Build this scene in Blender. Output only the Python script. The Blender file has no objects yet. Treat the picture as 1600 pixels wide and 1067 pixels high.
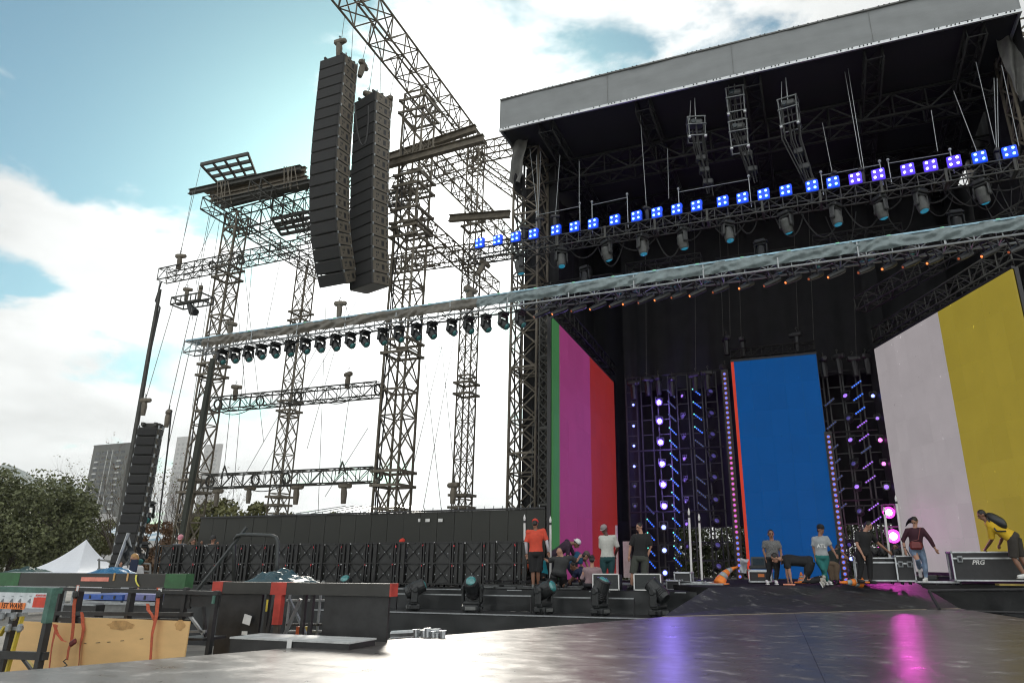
import bpy, bmesh, math, random
from mathutils import Vector, Matrix, noise
random.seed(7)
R_ = math.radians
sc = bpy.context.scene
col = sc.collection

# ---------------------------------------------------------------- camera
F, CX, CY, YH = 1080.0, 868.0, 533.0, 880.0
EYE = Vector((0, 0, 2.45))
_z = Vector((0, F * F / (YH - CY), -F)).normalized()
_x = -Vector((-2170 - CX, -(YH - CY), -F))
_x = (_x - _z * _x.dot(_z)).normalized()
_y = _z.cross(_x)
ROT = Matrix((_x, _y, _z))
cam_data = bpy.data.cameras.new('camera')
cam = bpy.data.objects.new('camera', cam_data)
col.objects.link(cam)
cam.matrix_world = Matrix.Translation(EYE) @ ROT.to_4x4()
cam_data.sensor_width = 36
cam_data.lens = F / 1600 * 36
cam_data.shift_x = -(CX - 800) / 1600
cam_data.clip_start = 0.05
cam_data.clip_end = 20000
cam_data.dof.use_dof = True
cam_data.dof.focus_distance = 21
cam_data.dof.aperture_fstop = 1.8
sc.camera = cam

# ---------------------------------------------------------------- exposure, sky and sun
sc.view_settings.view_transform = 'Standard'
sc.view_settings.look = 'None'
sc.view_settings.exposure = 1.22
sc.view_settings.gamma = 1
sc.view_settings.use_curve_mapping = False
sc.cycles.use_denoising = True
sc.cycles.filter_width = 1.1
sc.cycles.max_bounces = 6
sc.cycles.transparent_max_bounces = 12
sc.cycles.sample_clamp_indirect = 4
SUN_EL, SUN_AZ = R_(26), R_(-31.5)
SD = Vector((math.sin(SUN_AZ) * math.cos(SUN_EL), math.cos(SUN_AZ) * math.cos(SUN_EL), math.sin(SUN_EL)))
w = bpy.data.worlds.new('World')
sc.world = w
w.use_nodes = True
nt = w.node_tree
nt.nodes.clear()


def N(tree, typ, **kw):
    n = tree.nodes.new(typ)
    for k, v in kw.items():
        if k.startswith('i_'):
            n.inputs[k[2:].replace('_', ' ')].default_value = v
        else:
            setattr(n, k, v)
    return n


def math_n(tree, op, a, b=None, clamp=False):
    n = tree.nodes.new('ShaderNodeMath')
    n.operation = op
    n.use_clamp = clamp
    for i, v in enumerate((a, b)):
        if v is None:
            continue
        if isinstance(v, (int, float)):
            n.inputs[i].default_value = v
        else:
            tree.links.new(v, n.inputs[i])
    return n.outputs[0]


L = nt.links.new
out = N(nt, 'ShaderNodeOutputWorld')
bg = N(nt, 'ShaderNodeBackground')
bg.inputs['Strength'].default_value = 0.085
sky = N(nt, 'ShaderNodeTexSky', sky_type='NISHITA', sun_disc=False, sun_elevation=SUN_EL, sun_rotation=SUN_AZ)
sky.air_density = 1.0
sky.dust_density = 1.5
sky.ozone_density = 1.0
tint = N(nt, 'ShaderNodeMix', data_type='RGBA', blend_type='MULTIPLY')
tint.inputs[0].default_value = 1
L(sky.outputs[0], tint.inputs[6])
tint.inputs[7].default_value = (0.26, 0.46, 0.49, 1)
tc = N(nt, 'ShaderNodeTexCoord')
sep = N(nt, 'ShaderNodeSeparateXYZ')
L(tc.outputs['Generated'], sep.inputs[0])
zz = math_n(nt, 'ADD', math_n(nt, 'MAXIMUM', sep.outputs[2], 0), 0.22)
px_ = math_n(nt, 'DIVIDE', sep.outputs[0], zz)
py_ = math_n(nt, 'DIVIDE', sep.outputs[1], zz)
cmb = N(nt, 'ShaderNodeCombineXYZ')
L(px_, cmb.inputs[0]); L(py_, cmb.inputs[1]); L(sep.outputs[2], cmb.inputs[2])
ns = N(nt, 'ShaderNodeTexNoise', noise_dimensions='3D')
ns.inputs['Scale'].default_value = 2.6
ns.inputs['Detail'].default_value = 9
ns.inputs['Roughness'].default_value = 0.56
ns.inputs['Distortion'].default_value = 0.25
mp = N(nt, 'ShaderNodeMapping')
mp.inputs['Location'].default_value = (3.1, 1.7, 0.4)
L(cmb.outputs[0], mp.inputs[0]); L(mp.outputs[0], ns.inputs['Vector'])
dot = N(nt, 'ShaderNodeVectorMath', operation='DOT_PRODUCT')
L(tc.outputs['Generated'], dot.inputs[0])
dot.inputs[1].default_value = SD
dp = math_n(nt, 'MAXIMUM', dot.outputs['Value'], 0)
near = math_n(nt, 'POWER', dp, 14)
glow = math_n(nt, 'POWER', dp, 60)
# one wide opening in the cloud deck, at the upper left of the view, with puffs in it
GD = Vector((math.sin(R_(-63)) * math.cos(R_(38)), math.cos(R_(-63)) * math.cos(R_(38)), math.sin(R_(38))))
dg_ = N(nt, 'ShaderNodeVectorMath', operation='DOT_PRODUCT')
L(tc.outputs['Generated'], dg_.inputs[0]); dg_.inputs[1].default_value = GD
def smooth(v, a, b):
    r = N(nt, 'ShaderNodeMapRange', interpolation_type='SMOOTHSTEP')
    L(v, r.inputs[0]); r.inputs[1].default_value = a; r.inputs[2].default_value = b
    return r.outputs[0]
gap = math_n(nt, 'MULTIPLY', smooth(dg_.outputs['Value'], .90, .975), smooth(sep.outputs[2], .33, .45))
m = math_n(nt, 'ADD', ns.outputs[0], .225)
m = math_n(nt, 'SUBTRACT', m, math_n(nt, 'MULTIPLY', gap, .245))
mask = N(nt, 'ShaderNodeMapRange', interpolation_type='SMOOTHSTEP')
L(m, mask.inputs[0])
mask.inputs[1].default_value = 0.55
mask.inputs[2].default_value = 0.66
# cloud shade: thick cores greyer, the sun side brighter
ns2 = N(nt, 'ShaderNodeTexNoise')
ns2.inputs['Scale'].default_value = 2.2
ns2.inputs['Detail'].default_value = 7
ns2.inputs['Roughness'].default_value = .6
L(mp.outputs[0], ns2.inputs['Vector'])
shade = math_n(nt, 'ADD', 1.2, math_n(nt, 'MULTIPLY', ns2.outputs[0], 5.6))
shade = math_n(nt, 'ADD', shade, math_n(nt, 'MULTIPLY', near, 5.5))
shade = math_n(nt, 'ADD', shade, math_n(nt, 'MULTIPLY', glow, 6))
# clouds opposite the sun brightened, added as fill for camera-facing sides
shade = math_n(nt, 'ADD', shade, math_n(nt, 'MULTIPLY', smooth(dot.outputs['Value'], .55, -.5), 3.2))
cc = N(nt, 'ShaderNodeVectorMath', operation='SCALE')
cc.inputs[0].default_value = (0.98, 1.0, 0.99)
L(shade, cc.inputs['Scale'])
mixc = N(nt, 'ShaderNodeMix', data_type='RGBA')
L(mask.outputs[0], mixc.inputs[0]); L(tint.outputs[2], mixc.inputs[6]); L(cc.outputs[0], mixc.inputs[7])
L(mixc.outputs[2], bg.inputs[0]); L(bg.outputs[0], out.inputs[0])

sun_d = bpy.data.lights.new('sun', 'SUN')
sun_d.energy = 1.3
sun_d.angle = R_(9)
sun_d.color = (1, 0.93, 0.82)
sun = bpy.data.objects.new('sun', sun_d)
col.objects.link(sun)
sun.rotation_euler = SD.to_track_quat('Z', 'Y').to_euler()


# ---------------------------------------------------------------- where a point of the photograph lies in the place
def ray(px, py):
    return ROT @ Vector((px - CX, CY - py, -F))


def aY(px, py, y):
    d = ray(px, py)
    return EYE + d * (y / d.y)


def aZ(px, py, z):
    d = ray(px, py)
    return EYE + d * ((z - EYE.z) / d.z)


def aX(px, py, x):
    d = ray(px, py)
    return EYE + d * (x / d.x)


# ---------------------------------------------------------------- materials
MATS = {}


def mat(name, c, rough=0.6, metal=0.0, var=0.25, scale=6.0, bump=0.15, emit=None, estr=0.0, stretch=None, spec=0.5, alpha=1, coat=0, obj_rand=0.0, bscale=None):
    if name in MATS:
        return MATS[name]
    m = bpy.data.materials.new(name)
    m.use_nodes = True
    t = m.node_tree
    p = t.nodes['Principled BSDF']
    p.inputs['Roughness'].default_value = rough
    p.inputs['Metallic'].default_value = metal
    p.inputs['Specular IOR Level'].default_value = spec
    if coat:
        p.inputs['Coat Weight'].default_value = coat
    tcn = t.nodes.new('ShaderNodeTexCoord')
    mpn = t.nodes.new('ShaderNodeMapping')
    if stretch:
        mpn.inputs['Scale'].default_value = stretch
    t.links.new(tcn.outputs['Object'], mpn.inputs[0])
    nz = t.nodes.new('ShaderNodeTexNoise')
    nz.inputs['Scale'].default_value = scale
    nz.inputs['Detail'].default_value = 6
    nz.inputs['Roughness'].default_value = 0.6
    t.links.new(mpn.outputs[0], nz.inputs['Vector'])
    cr = t.nodes.new('ShaderNodeMapRange')
    cr.inputs[1].default_value = 0.3
    cr.inputs[2].default_value = 0.7
    cr.inputs[3].default_value = 1 - var
    cr.inputs[4].default_value = 1 + var
    t.links.new(nz.outputs[0], cr.inputs[0])
    f = cr.outputs[0]
    if obj_rand:
        oi = t.nodes.new('ShaderNodeObjectInfo')
        r = math_n(t, 'ADD', math_n(t, 'MULTIPLY', oi.outputs['Random'], 2 * obj_rand), 1 - obj_rand)
        f = math_n(t, 'MULTIPLY', f, r)
    vm = t.nodes.new('ShaderNodeVectorMath')
    vm.operation = 'SCALE'
    vm.inputs[0].default_value = c[:3]
    t.links.new(f, vm.inputs['Scale'])
    t.links.new(vm.outputs[0], p.inputs['Base Color'])
    rr = t.nodes.new('ShaderNodeMapRange')
    rr.inputs[3].default_value = max(0.02, rough - 0.1)
    rr.inputs[4].default_value = min(1, rough + 0.1)
    t.links.new(nz.outputs[0], rr.inputs[0])
    t.links.new(rr.outputs[0], p.inputs['Roughness'])
    if bump:
        b = t.nodes.new('ShaderNodeBump')
        b.inputs['Strength'].default_value = bump
        b.inputs['Distance'].default_value = 0.02
        if bscale:
            nb = t.nodes.new('ShaderNodeTexNoise')
            nb.inputs['Scale'].default_value = bscale
            nb.inputs['Detail'].default_value = 4
            t.links.new(mpn.outputs[0], nb.inputs['Vector'])
            t.links.new(nb.outputs[0], b.inputs['Height'])
        else:
            t.links.new(nz.outputs[0], b.inputs['Height'])
        t.links.new(b.outputs[0], p.inputs['Normal'])
    if emit:
        p.inputs['Emission Color'].default_value = (*emit, 1)
        p.inputs['Emission Strength'].default_value = estr
    if alpha < 1:
        p.inputs['Alpha'].default_value = alpha
    MATS[name] = m
    return m


def lamp_mat(name, c, s):
    if name in MATS:
        return MATS[name]
    m = bpy.data.materials.new(name)
    m.use_nodes = True
    p = m.node_tree.nodes['Principled BSDF']
    p.inputs['Base Color'].default_value = (0.05, 0.05, 0.06, 1)
    p.inputs['Roughness'].default_value = 0.15
    p.inputs['Emission Color'].default_value = (*c, 1)
    p.inputs['Emission Strength'].default_value = s
    MATS[name] = m
    return m


def led_mat(name, c, s):
    """a lit LED screen: small dead or bright pixels, module to module tone"""
    m = bpy.data.materials.new(name)
    m.use_nodes = True
    t = m.node_tree
    p = t.nodes['Principled BSDF']
    p.inputs['Base Color'].default_value = (0.008, 0.008, 0.008, 1)
    p.inputs['Specular IOR Level'].default_value = 0.12
    p.inputs['Roughness'].default_value = 0.7
    oi = t.nodes.new('ShaderNodeObjectInfo')
    tcn = t.nodes.new('ShaderNodeTexCoord')
    gm = t.nodes.new('ShaderNodeNewGeometry')
    nz = t.nodes.new('ShaderNodeTexNoise')
    nz.inputs['Scale'].default_value = 1.3
    nz.inputs['Detail'].default_value = 5
    t.links.new(gm.outputs['Position'], nz.inputs['Vector'])
    mp3 = t.nodes.new('ShaderNodeMapping')
    mp3.inputs['Scale'].default_value = (16, 16, 3.5)
    t.links.new(gm.outputs['Position'], mp3.inputs[0])
    n3 = t.nodes.new('ShaderNodeTexNoise')
    n3.inputs['Scale'].default_value = 1.1
    n3.inputs['Detail'].default_value = 1
    t.links.new(mp3.outputs[0], n3.inputs['Vector'])
    lit = math_n(t, 'MULTIPLY', math_n(t, 'GREATER_THAN', n3.outputs[0], 0.79), math_n(t, 'GREATER_THAN', nz.outputs[0], 0.52))
    mp2 = t.nodes.new('ShaderNodeMapping')
    mp2.inputs['Scale'].default_value = (9, 9, 2.0)
    t.links.new(gm.outputs['Position'], mp2.inputs[0])
    n2 = t.nodes.new('ShaderNodeTexNoise')
    n2.inputs['Scale'].default_value = 1.6
    n2.inputs['Detail'].default_value = 3
    t.links.new(mp2.outputs[0], n2.inputs['Vector'])
    dead = math_n(t, 'GREATER_THAN', n2.outputs[0], 0.755)
    f = math_n(t, 'ADD', math_n(t, 'MULTIPLY', nz.outputs[0], 0.22), 0.86)
    f = math_n(t, 'MULTIPLY', f, math_n(t, 'ADD', math_n(t, 'MULTIPLY', oi.outputs['Random'], 0.07), 0.96))
    f = math_n(t, 'MULTIPLY', f, math_n(t, 'SUBTRACT', 1, math_n(t, 'MULTIPLY', dead, 0.45)))
    f = math_n(t, 'MULTIPLY', f, math_n(t, 'ADD', 1, math_n(t, 'MULTIPLY', lit, 1.6)))
    p.inputs['Emission Color'].default_value = (*c, 1)
    t.links.new(math_n(t, 'MULTIPLY', f, s), p.inputs['Emission Strength'])
    MATS[name] = m
    return m


STEEL = mat('dark steel', (0.06, 0.06, 0.054), 0.65, 0.1, 0.35, 5)
STEELB = mat('glare brown steel', (0.15, 0.13, 0.10), 0.65, 0.1, 0.35, 4)  # lighter brown stands in for the sun's glare on the steel
BLACKM = mat('black powder coat', (0.018, 0.018, 0.02), 0.5, 0, 0.3, 9)
BLACKP = mat('black plastic', (0.022, 0.024, 0.025), 0.38, 0, 0.3, 14, 0.1)
GREYP = mat('grey plastic', (0.16, 0.165, 0.16), 0.45, 0, 0.2, 8)
ALU = mat('aluminium', (0.55, 0.57, 0.58), 0.35, 0.8, 0.2, 12)
ALUM = mat('dull aluminium', (0.33, 0.35, 0.36), 0.45, 0.5, 0.2, 12)
DRAPE = mat('black cloth', (0.012, 0.012, 0.013), 0.9, 0, 0.4, 2, 0.5, bscale=3)
SKIRT = mat('black skirt vinyl', (0.017, 0.019, 0.02), 0.42, 0, 0.3, 2, 0.9, bscale=1.8)
CABLE = mat('black cable', (0.02, 0.02, 0.02), 0.6)
WIRE = mat('steel wire', (0.12, 0.12, 0.115), 0.5, 0.5)
GLASS = mat('dark lens glass', (0.02, 0.03, 0.035), 0.08, 0, 0.2, 9, 0)
TEALG = mat('teal coated lens', (0.05, 0.22, 0.22), 0.12, 0, 0.5, 20, 0, coat=1)
WHITE = mat('white paint', (0.72, 0.72, 0.70), 0.5, 0, 0.1, 8)
ORANGE = mat('orange webbing', (0.50, 0.10, 0.045), 0.7, 0, 0.25, 30)


# ---------------------------------------------------------------- mesh building
class MB:
    def __init__(s):
        s.v = []; s.f = []; s.mi = []; s.m = 0

    def add(s, vs, fs):
        b = len(s.v)
        s.v += [Vector(x) for x in vs]
        s.f += [tuple(b + i for i in f) for f in fs]
        s.mi += [s.m] * len(fs)
        return s

    def box(s, c, d, rot=None):
        hx, hy, hz = d[0] / 2, d[1] / 2, d[2] / 2
        P = [Vector((x, y, z)) for x in (-hx, hx) for y in (-hy, hy) for z in (-hz, hz)]
        if rot is not None:
            P = [rot @ p for p in P]
        c = Vector(c)
        return s.add([p + c for p in P], [(0, 1, 3, 2), (4, 6, 7, 5), (0, 4, 5, 1), (2, 3, 7, 6), (0, 2, 6, 4), (1, 5, 7, 3)])

    def bb(s, a, b):
        a, b = Vector(a), Vector(b)
        return s.box((a + b) / 2, [abs(t) for t in (b - a)])

    def bev(s, c, d, r=0.02, rot=None):
        """box with its four vertical edges and its top and bottom rims chamfered"""
        hx, hy, hz = d[0] / 2, d[1] / 2, d[2] / 2
        r = min(r, hx * .9, hy * .9, hz * .9)
        def ring(z, k):
            a, b = hx - k, hy - k
            return [(-a, -b + r, z), (-a + r, -b, z), (a - r, -b, z), (a, -b + r, z), (a, b - r, z), (a - r, b, z), (-a + r, b, z), (-a, b - r, z)]
        V = ring(-hz, r * .7) + ring(-hz + r, 0) + ring(hz - r, 0) + ring(hz, r * .7)
        Fs = [tuple(range(7, -1, -1)), tuple(range(24, 32))]
        for k in range(3):
            for i in range(8):
                j = (i + 1) % 8
                Fs.append((k * 8 + i, k * 8 + j, k * 8 + 8 + j, k * 8 + 8 + i))
        V = [Vector(v) for v in V]
        if rot is not None:
            V = [rot @ v for v in V]
        c = Vector(c)
        return s.add([v + c for v in V], Fs)

    def bar(s, p, q, w_, h_=None):
        h_ = h_ or w_
        p, q = Vector(p), Vector(q)
        d = q - p
        if d.length < 1e-6:
            return s
        rot = d.to_track_quat('X', 'Z').to_matrix()
        return s.box((p + q) / 2, (d.length, w_, h_), rot)

    def tube(s, pts, r, n=6, cap=True):
        pts = [Vector(p) for p in pts]
        rs = r if isinstance(r, (list, tuple)) else [r] * len(pts)
        V = []; Fs = []
        up = Vector((0.123, 0.2, 1)).normalized()
        for i, p in enumerate(pts):
            d = (pts[min(i + 1, len(pts) - 1)] - pts[max(i - 1, 0)]).normalized()
            a = d.cross(up)
            if a.length < 1e-3:
                a = d.cross(Vector((1, 0, 0)))
            a.normalize()
            b = d.cross(a)
            for k in range(n):
                t = 2 * math.pi * k / n
                V.append(p + (a * math.cos(t) + b * math.sin(t)) * rs[i])
        for i in range(len(pts) - 1):
            for k in range(n):
                j = (k + 1) % n
                Fs.append((i * n + k, i * n + j, i * n + n + j, i * n + n + k))
        if cap:
            Fs.append(tuple(range(n - 1, -1, -1)))
            o = (len(pts) - 1) * n
            Fs.append(tuple(range(o, o + n)))
        return s.add(V, Fs)

    def lathe(s, prof, n=16, M=None):
        """profile of (radius, z), turned about z, then placed by M"""
        V = []; Fs = []
        for r, z in prof:
            for k in range(n):
                t = 2 * math.pi * k / n
                V.append(Vector((r * math.cos(t), r * math.sin(t), z)))
        for i in range(len(prof) - 1):
            for k in range(n):
                j = (k + 1) % n
                Fs.append((i * n + k, i * n + j, i * n + n + j, i * n + n + k))
        Fs.append(tuple(range(n - 1, -1, -1)))
        o = (len(prof) - 1) * n
        Fs.append(tuple(range(o, o + n)))
        if M is not None:
            V = [M @ v for v in V]
        return s.add(V, Fs)

    def ball(s, c, r, n=10, M=None):
        r = (r, r, r) if isinstance(r, (int, float)) else r
        V = []; Fs = []
        h = n // 2 + 1
        for i in range(h + 1):
            a = math.pi * i / h
            for k in range(n):
                t = 2 * math.pi * k / n
                v = Vector((r[0] * math.sin(a) * math.cos(t), r[1] * math.sin(a) * math.sin(t), r[2] * math.cos(a)))
                if M is not None:
                    v = M @ v
                V.append(v + Vector(c))
        for i in range(h):
            for k in range(n):
                j = (k + 1) % n
                Fs.append((i * n + k, i * n + n + k, i * n + n + j, i * n + j))
        return s.add(V, Fs)

    def grid(s, nu, nv, fn):
        V = [fn(u / nu, v / nv) for v in range(nv + 1) for u in range(nu + 1)]
        Fs = [(v * (nu + 1) + u, v * (nu + 1) + u + 1, (v + 1) * (nu + 1) + u + 1, (v + 1) * (nu + 1) + u) for v in range(nv) for u in range(nu)]
        return s.add(V, Fs)

    def prism(s, poly, z0, z1):
        n = len(poly)
        V = [(x, y, z0) for x, y in poly] + [(x, y, z1) for x, y in poly]
        Fs = [tuple(range(n - 1, -1, -1)), tuple(range(n, 2 * n))]
        for i in range(n):
            j = (i + 1) % n
            Fs.append((i, j, n + j, n + i))
        return s.add(V, Fs)

    def mesh(s, name, m, off=(0, 0, 0), smooth=False):
        me = bpy.data.meshes.new(name)
        o = Vector(off)
        me.from_pydata([v - o for v in s.v], [], s.f)
        ms = m if isinstance(m, (list, tuple)) else [m]
        for x in ms:
            me.materials.append(x)
        if len(ms) > 1:
            for p, i in zip(me.polygons, s.mi):
                p.material_index = i
        if smooth:
            me.shade_smooth() if hasattr(me, 'shade_smooth') else [setattr(p, 'use_smooth', True) for p in me.polygons]
        me.update()
        return me

    def build(s, name, m, parent=None, off=None, smooth=False, **kw):
        if off is None:
            root = parent
            while root is not None and root.parent is not None:
                root = root.parent
            off = root.location.copy() if root is not None and root.get('_world') else (0, 0, 0)
        return inst(s.mesh(name, m, off, smooth), name, parent, **kw)


def inst(me, name, parent=None, loc=None, rot=None, mw=None, **kw):
    o = bpy.data.objects.new(name, me)
    col.objects.link(o)
    if parent is not None:
        o.parent = parent
    if mw is not None:
        o.matrix_local = mw
    if loc is not None:
        o.location = loc
    if rot is not None:
        o.rotation_euler = rot
    for k, v in kw.items():
        o[k] = v
    return o


def thing(name, label, cat, loc=(0, 0, 0), rz=0.0, group=None, world=False, M=None):
    o = bpy.data.objects.new(name, None)
    o.empty_display_size = 0.1
    col.objects.link(o)
    if M is not None:
        o.matrix_world = M
    else:
        o.location = loc
        o.rotation_euler = (0, 0, rz)
    o['label'] = label
    o['category'] = cat
    if group:
        o['group'] = group
    if world:
        o['_world'] = 1
    return o


def tag(o, label, cat, group=None):
    o['label'] = label
    o['category'] = cat
    if group:
        o['group'] = group
    return o


def copy_tree(o, parent=None):
    c = o.copy()
    col.objects.link(c)
    c.parent = parent
    for ch in list(o.children):
        copy_tree(ch, c)
    return c


ORD = ['first', 'second', 'third', 'fourth', 'fifth', 'sixth', 'seventh', 'eighth', 'ninth', 'tenth', 'eleventh', 'twelfth', 'thirteenth',
       'fourteenth', 'fifteenth', 'sixteenth', 'seventeenth', 'eighteenth', 'nineteenth', 'twentieth', 'twenty-first', 'twenty-second',
       'twenty-third', 'twenty-fourth', 'twenty-fifth', 'twenty-sixth', 'twenty-seventh', 'twenty-eighth', 'twenty-ninth', 'thirtieth']


def frame_M(p, q, up=(0, 0, 1)):
    """matrix with local x from p to q"""
    p, q = Vector(p), Vector(q)
    x = (q - p).normalized()
    u = Vector(up)
    y = u.cross(x)
    if y.length < 1e-4:
        y = Vector((0, 1, 0)).cross(x)
    y.normalize()
    z = x.cross(y)
    M = Matrix((x, y, z)).transposed().to_4x4()
    M.translation = p
    return M


def truss(name, label, cat, p, q, w_=0.5, h_=0.5, bay=0.5, rc=0.026, rl=0.014, m=None, up=(0, 0, 1), group=None, plates=0, pattern='zig', square=False):
    m = m or STEEL
    rc *= 1.0; rl *= 1.05
    M = frame_M(p, q, up)
    Ln = (Vector(q) - Vector(p)).length
    t = thing(name, label, cat, M=M, group=group)
    n = max(2, round(Ln / bay))
    bl = Ln / n
    if square:
        cm = MB().box((Ln / 2, 0, 0), (Ln, rc * 2, rc * 2)).mesh('chord', m)
    else:
        cm = MB().tube([(0, 0, 0), (Ln, 0, 0)], rc, 8).mesh('chord', m, smooth=True)
    cs = [(sy * w_ / 2, sz * h_ / 2) for sy, sz in ((-1, -1), (1, -1), (1, 1), (-1, 1))]
    for y, z in cs:
        inst(cm, 'chord', t, loc=(0, y, z))
    g = MB()
    def seg(a, b):
        if square:
            g.bar(a, b, rl * 2)
        else:
            g.tube([a, b], rl, 5, False)
    for k in range(4):
        a, b = cs[k], cs[(k + 1) % 4]
        for i in range(n):
            x0, x1 = i * bl, (i + 1) * bl
            if pattern == 'x':
                seg((x0, *a), (x1, *b)); seg((x0, *b), (x1, *a))
                if i % 2 == 0:
                    seg((x0, *a), (x0, *b))
            else:
                if i % 2:
                    seg((x0, *a), (x1, *b))
                else:
                    seg((x0, *b), (x1, *a))
                seg((x0, *a), (x0, *b))
        seg((Ln, *a), (Ln, *b))
    g.build('lacing', m, t, kind='stuff')
    if plates:
        pm = MB()
        for s_ in (-1, 1):
            pm.box((0, s_ * w_ / 2, 0), (0.07, 0.05, h_ + .06)); pm.box((0, 0, s_ * h_ / 2), (0.07, w_ + .06, 0.05))
        me = pm.mesh('joint_frame', m)
        k = plates
        while k < Ln - 0.3:
            inst(me, 'joint_frame', t, loc=(k, 0, 0))
            k += plates
    return t

# ================================================================ SETTING: ground, hills, stage floors
GROUND = mat('dusty concrete ground', (0.20, 0.19, 0.17), 0.9, 0, 0.4, 0.6, 0.5)
g = MB().add([(-7000, -3000, 0), (7000, -3000, 0), (7000, 9000, 0), (-7000, 9000, 0)], [(0, 1, 2, 3)]).build('ground', GROUND, kind='structure')

HILL = mat('hazy hill', (0.10, 0.13, 0.12), 1, 0, 0.15, 0.002, 0)
bx = MB().bb((-4600, -60, -1), (2500, 2300, 420))
HZ = bpy.data.materials.new('pale air')
HZ.use_nodes = True
HZ.node_tree.nodes.clear()
_o = HZ.node_tree.nodes.new('ShaderNodeOutputMaterial'); _v = HZ.node_tree.nodes.new('ShaderNodeVolumePrincipled')
_v.inputs['Color'].default_value = (.93, .98, 1, 1); _v.inputs['Density'].default_value = 0.00014; _v.inputs['Anisotropy'].default_value = 0.15
HZ.node_tree.links.new(_v.outputs[0], _o.inputs['Volume'])
bx.build('haze', HZ, kind='stuff')
def hill(pts, Y0, dep):
    mb = MB()
    P = [aY(x, y, Y0) for x, y in pts]
    n = len(P)
    V = [Vector((p.x, Y0 - dep, -5)) for p in P] + [p for p in P] + [Vector((p.x, Y0 + dep, -5)) for p in P]
    Fs = []
    for i in range(n - 1):
        Fs += [(i, i + 1, n + i + 1, n + i), (n + i, n + i + 1, 2 * n + i + 1, 2 * n + i)]
    mb.add(V, Fs)
    return mb.build('hill', HILL, smooth=True, kind='structure')
hpts = []
for i in range(61):
    x = -200 + i * 12
    y = 772 - 46 * math.exp(-((x - 5) / 60) ** 2) - 14 * math.exp(-((x - 100) / 26) ** 2) - 4 * math.sin(x * .02) + 90 * max(0, (x - 130) / 220) + 3 * noise.noise(Vector((x * .05, 1, 2)))
    hpts.append((x, y))
hill(hpts, 1500, 500)


def phenolic(name, base, r0, r1, scuff, jx=1.22, jy=2.44):
    """worn phenolic stage plywood: long pale scuffs, dust, uneven gloss"""
    m = bpy.data.materials.new(name)
    m.use_nodes = True
    t = m.node_tree
    p = t.nodes['Principled BSDF']
    p.inputs['Specular IOR Level'].default_value = 1.0
    tcn = t.nodes.new('ShaderNodeTexCoord')
    def nz(sc_, st, det=7, rot=(0, 0, 0), ro=0.62):
        mpn = t.nodes.new('ShaderNodeMapping')
        mpn.inputs['Scale'].default_value = st
        mpn.inputs['Rotation'].default_value = rot
        t.links.new(tcn.outputs['Object'], mpn.inputs[0])
        n = t.nodes.new('ShaderNodeTexNoise')
        n.inputs['Scale'].default_value = sc_
        n.inputs['Detail'].default_value = det
        n.inputs['Roughness'].default_value = ro
        t.links.new(mpn.outputs[0], n.inputs['Vector'])
        return n.outputs[0]
    def mr(s_, a, b, c, d):
        r = t.nodes.new('ShaderNodeMapRange')
        for i, v in enumerate((a, b, c, d)):
            r.inputs[i + 1].default_value = v
        t.links.new(s_, r.inputs[0])
        return r.outputs[0]
    big = nz(0.5, (1, 1, 1), 4)
    sc1 = nz(2.2, (1.0, 1.35, 1), 10, (0, 0, 0.5), 0.72)
    sc2 = nz(6, (0.8, 1.7, 1), 8, (0, 0, -0.9), 0.7)
    fine = nz(40, (1, 1, 1), 3)
    sc = math_n(t, 'MAXIMUM', mr(sc1, .56, .72, 0, 1), math_n(t, 'MULTIPLY', mr(sc2, .60, .72, 0, 1), .9))
    mx = t.nodes.new('ShaderNodeMix')
    mx.data_type = 'RGBA'
    mx.inputs[6].default_value = (*base, 1)
    mx.inputs[7].default_value = (*scuff, 1)
    t.links.new(math_n(t, 'MULTIPLY', sc, mr(fine, .35, .6, .25, 1)), mx.inputs[0])
    vm = t.nodes.new('ShaderNodeVectorMath')
    vm.operation = 'SCALE'
    t.links.new(mx.outputs[2], vm.inputs[0])
    t.links.new(mr(big, .3, .7, .7, 1.3), vm.inputs['Scale'])
    t.links.new(vm.outputs[0], p.inputs['Base Color'])
    rg = math_n(t, 'ADD', mr(sc1, .35, .7, r0, r1), math_n(t, 'MULTIPLY', sc, .12))
    t.links.new(rg, p.inputs['Roughness'])
    b = t.nodes.new('ShaderNodeBump')
    b.inputs['Strength'].default_value = 0.22
    b.inputs['Distance'].default_value = 0.01
    t.links.new(math_n(t, 'ADD', math_n(t, 'MULTIPLY', sc1, .7), math_n(t, 'MULTIPLY', sc2, .35)), b.inputs['Height'])
    t.links.new(b.outputs[0], p.inputs['Normal'])
    return m


DECKM = phenolic('worn phenolic deck', (0.075, 0.067, 0.062), 0.27, 0.44, (0.50, 0.47, 0.44))
DECK2 = phenolic('worn black ramp', (0.024, 0.024, 0.025), 0.55, 0.7, (0.26, 0.26, 0.25))
DECK2.node_tree.nodes['Principled BSDF'].inputs['Specular IOR Level'].default_value = .4
STAGEM = mat('matt black stage boards', (0.022, 0.022, 0.023), 0.85, 0, 0.4, 2.5, 0.2, spec=.05)
EDGE = mat('bare deck edge', (0.25, 0.21, 0.16), 0.7, 0, 0.4, 3, 0.3)

# catwalk in the foreground (plan corners), its far edge, the ramp and the platform behind it
cA = aZ(0, 1049, 1.45); cB = aZ(1035, 963, 1.45); cC = aZ(1500, 950, 1.45); cD = aZ(1604, 966, 1.45)
d0 = (cA - cB).normalized(); d1 = (cD - cC).normalized()
cA2 = cA + d0 * 9; cD2 = cD + d1 * 22
cat_poly = [(cA2.x, cA2.y), (cD2.x, cD2.y), (cC.x, cC.y), (cB.x, cB.y)]
t = MB().prism(cat_poly, 1.27, 1.45)
t.build('catwalk', DECKM, kind='structure')
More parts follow.
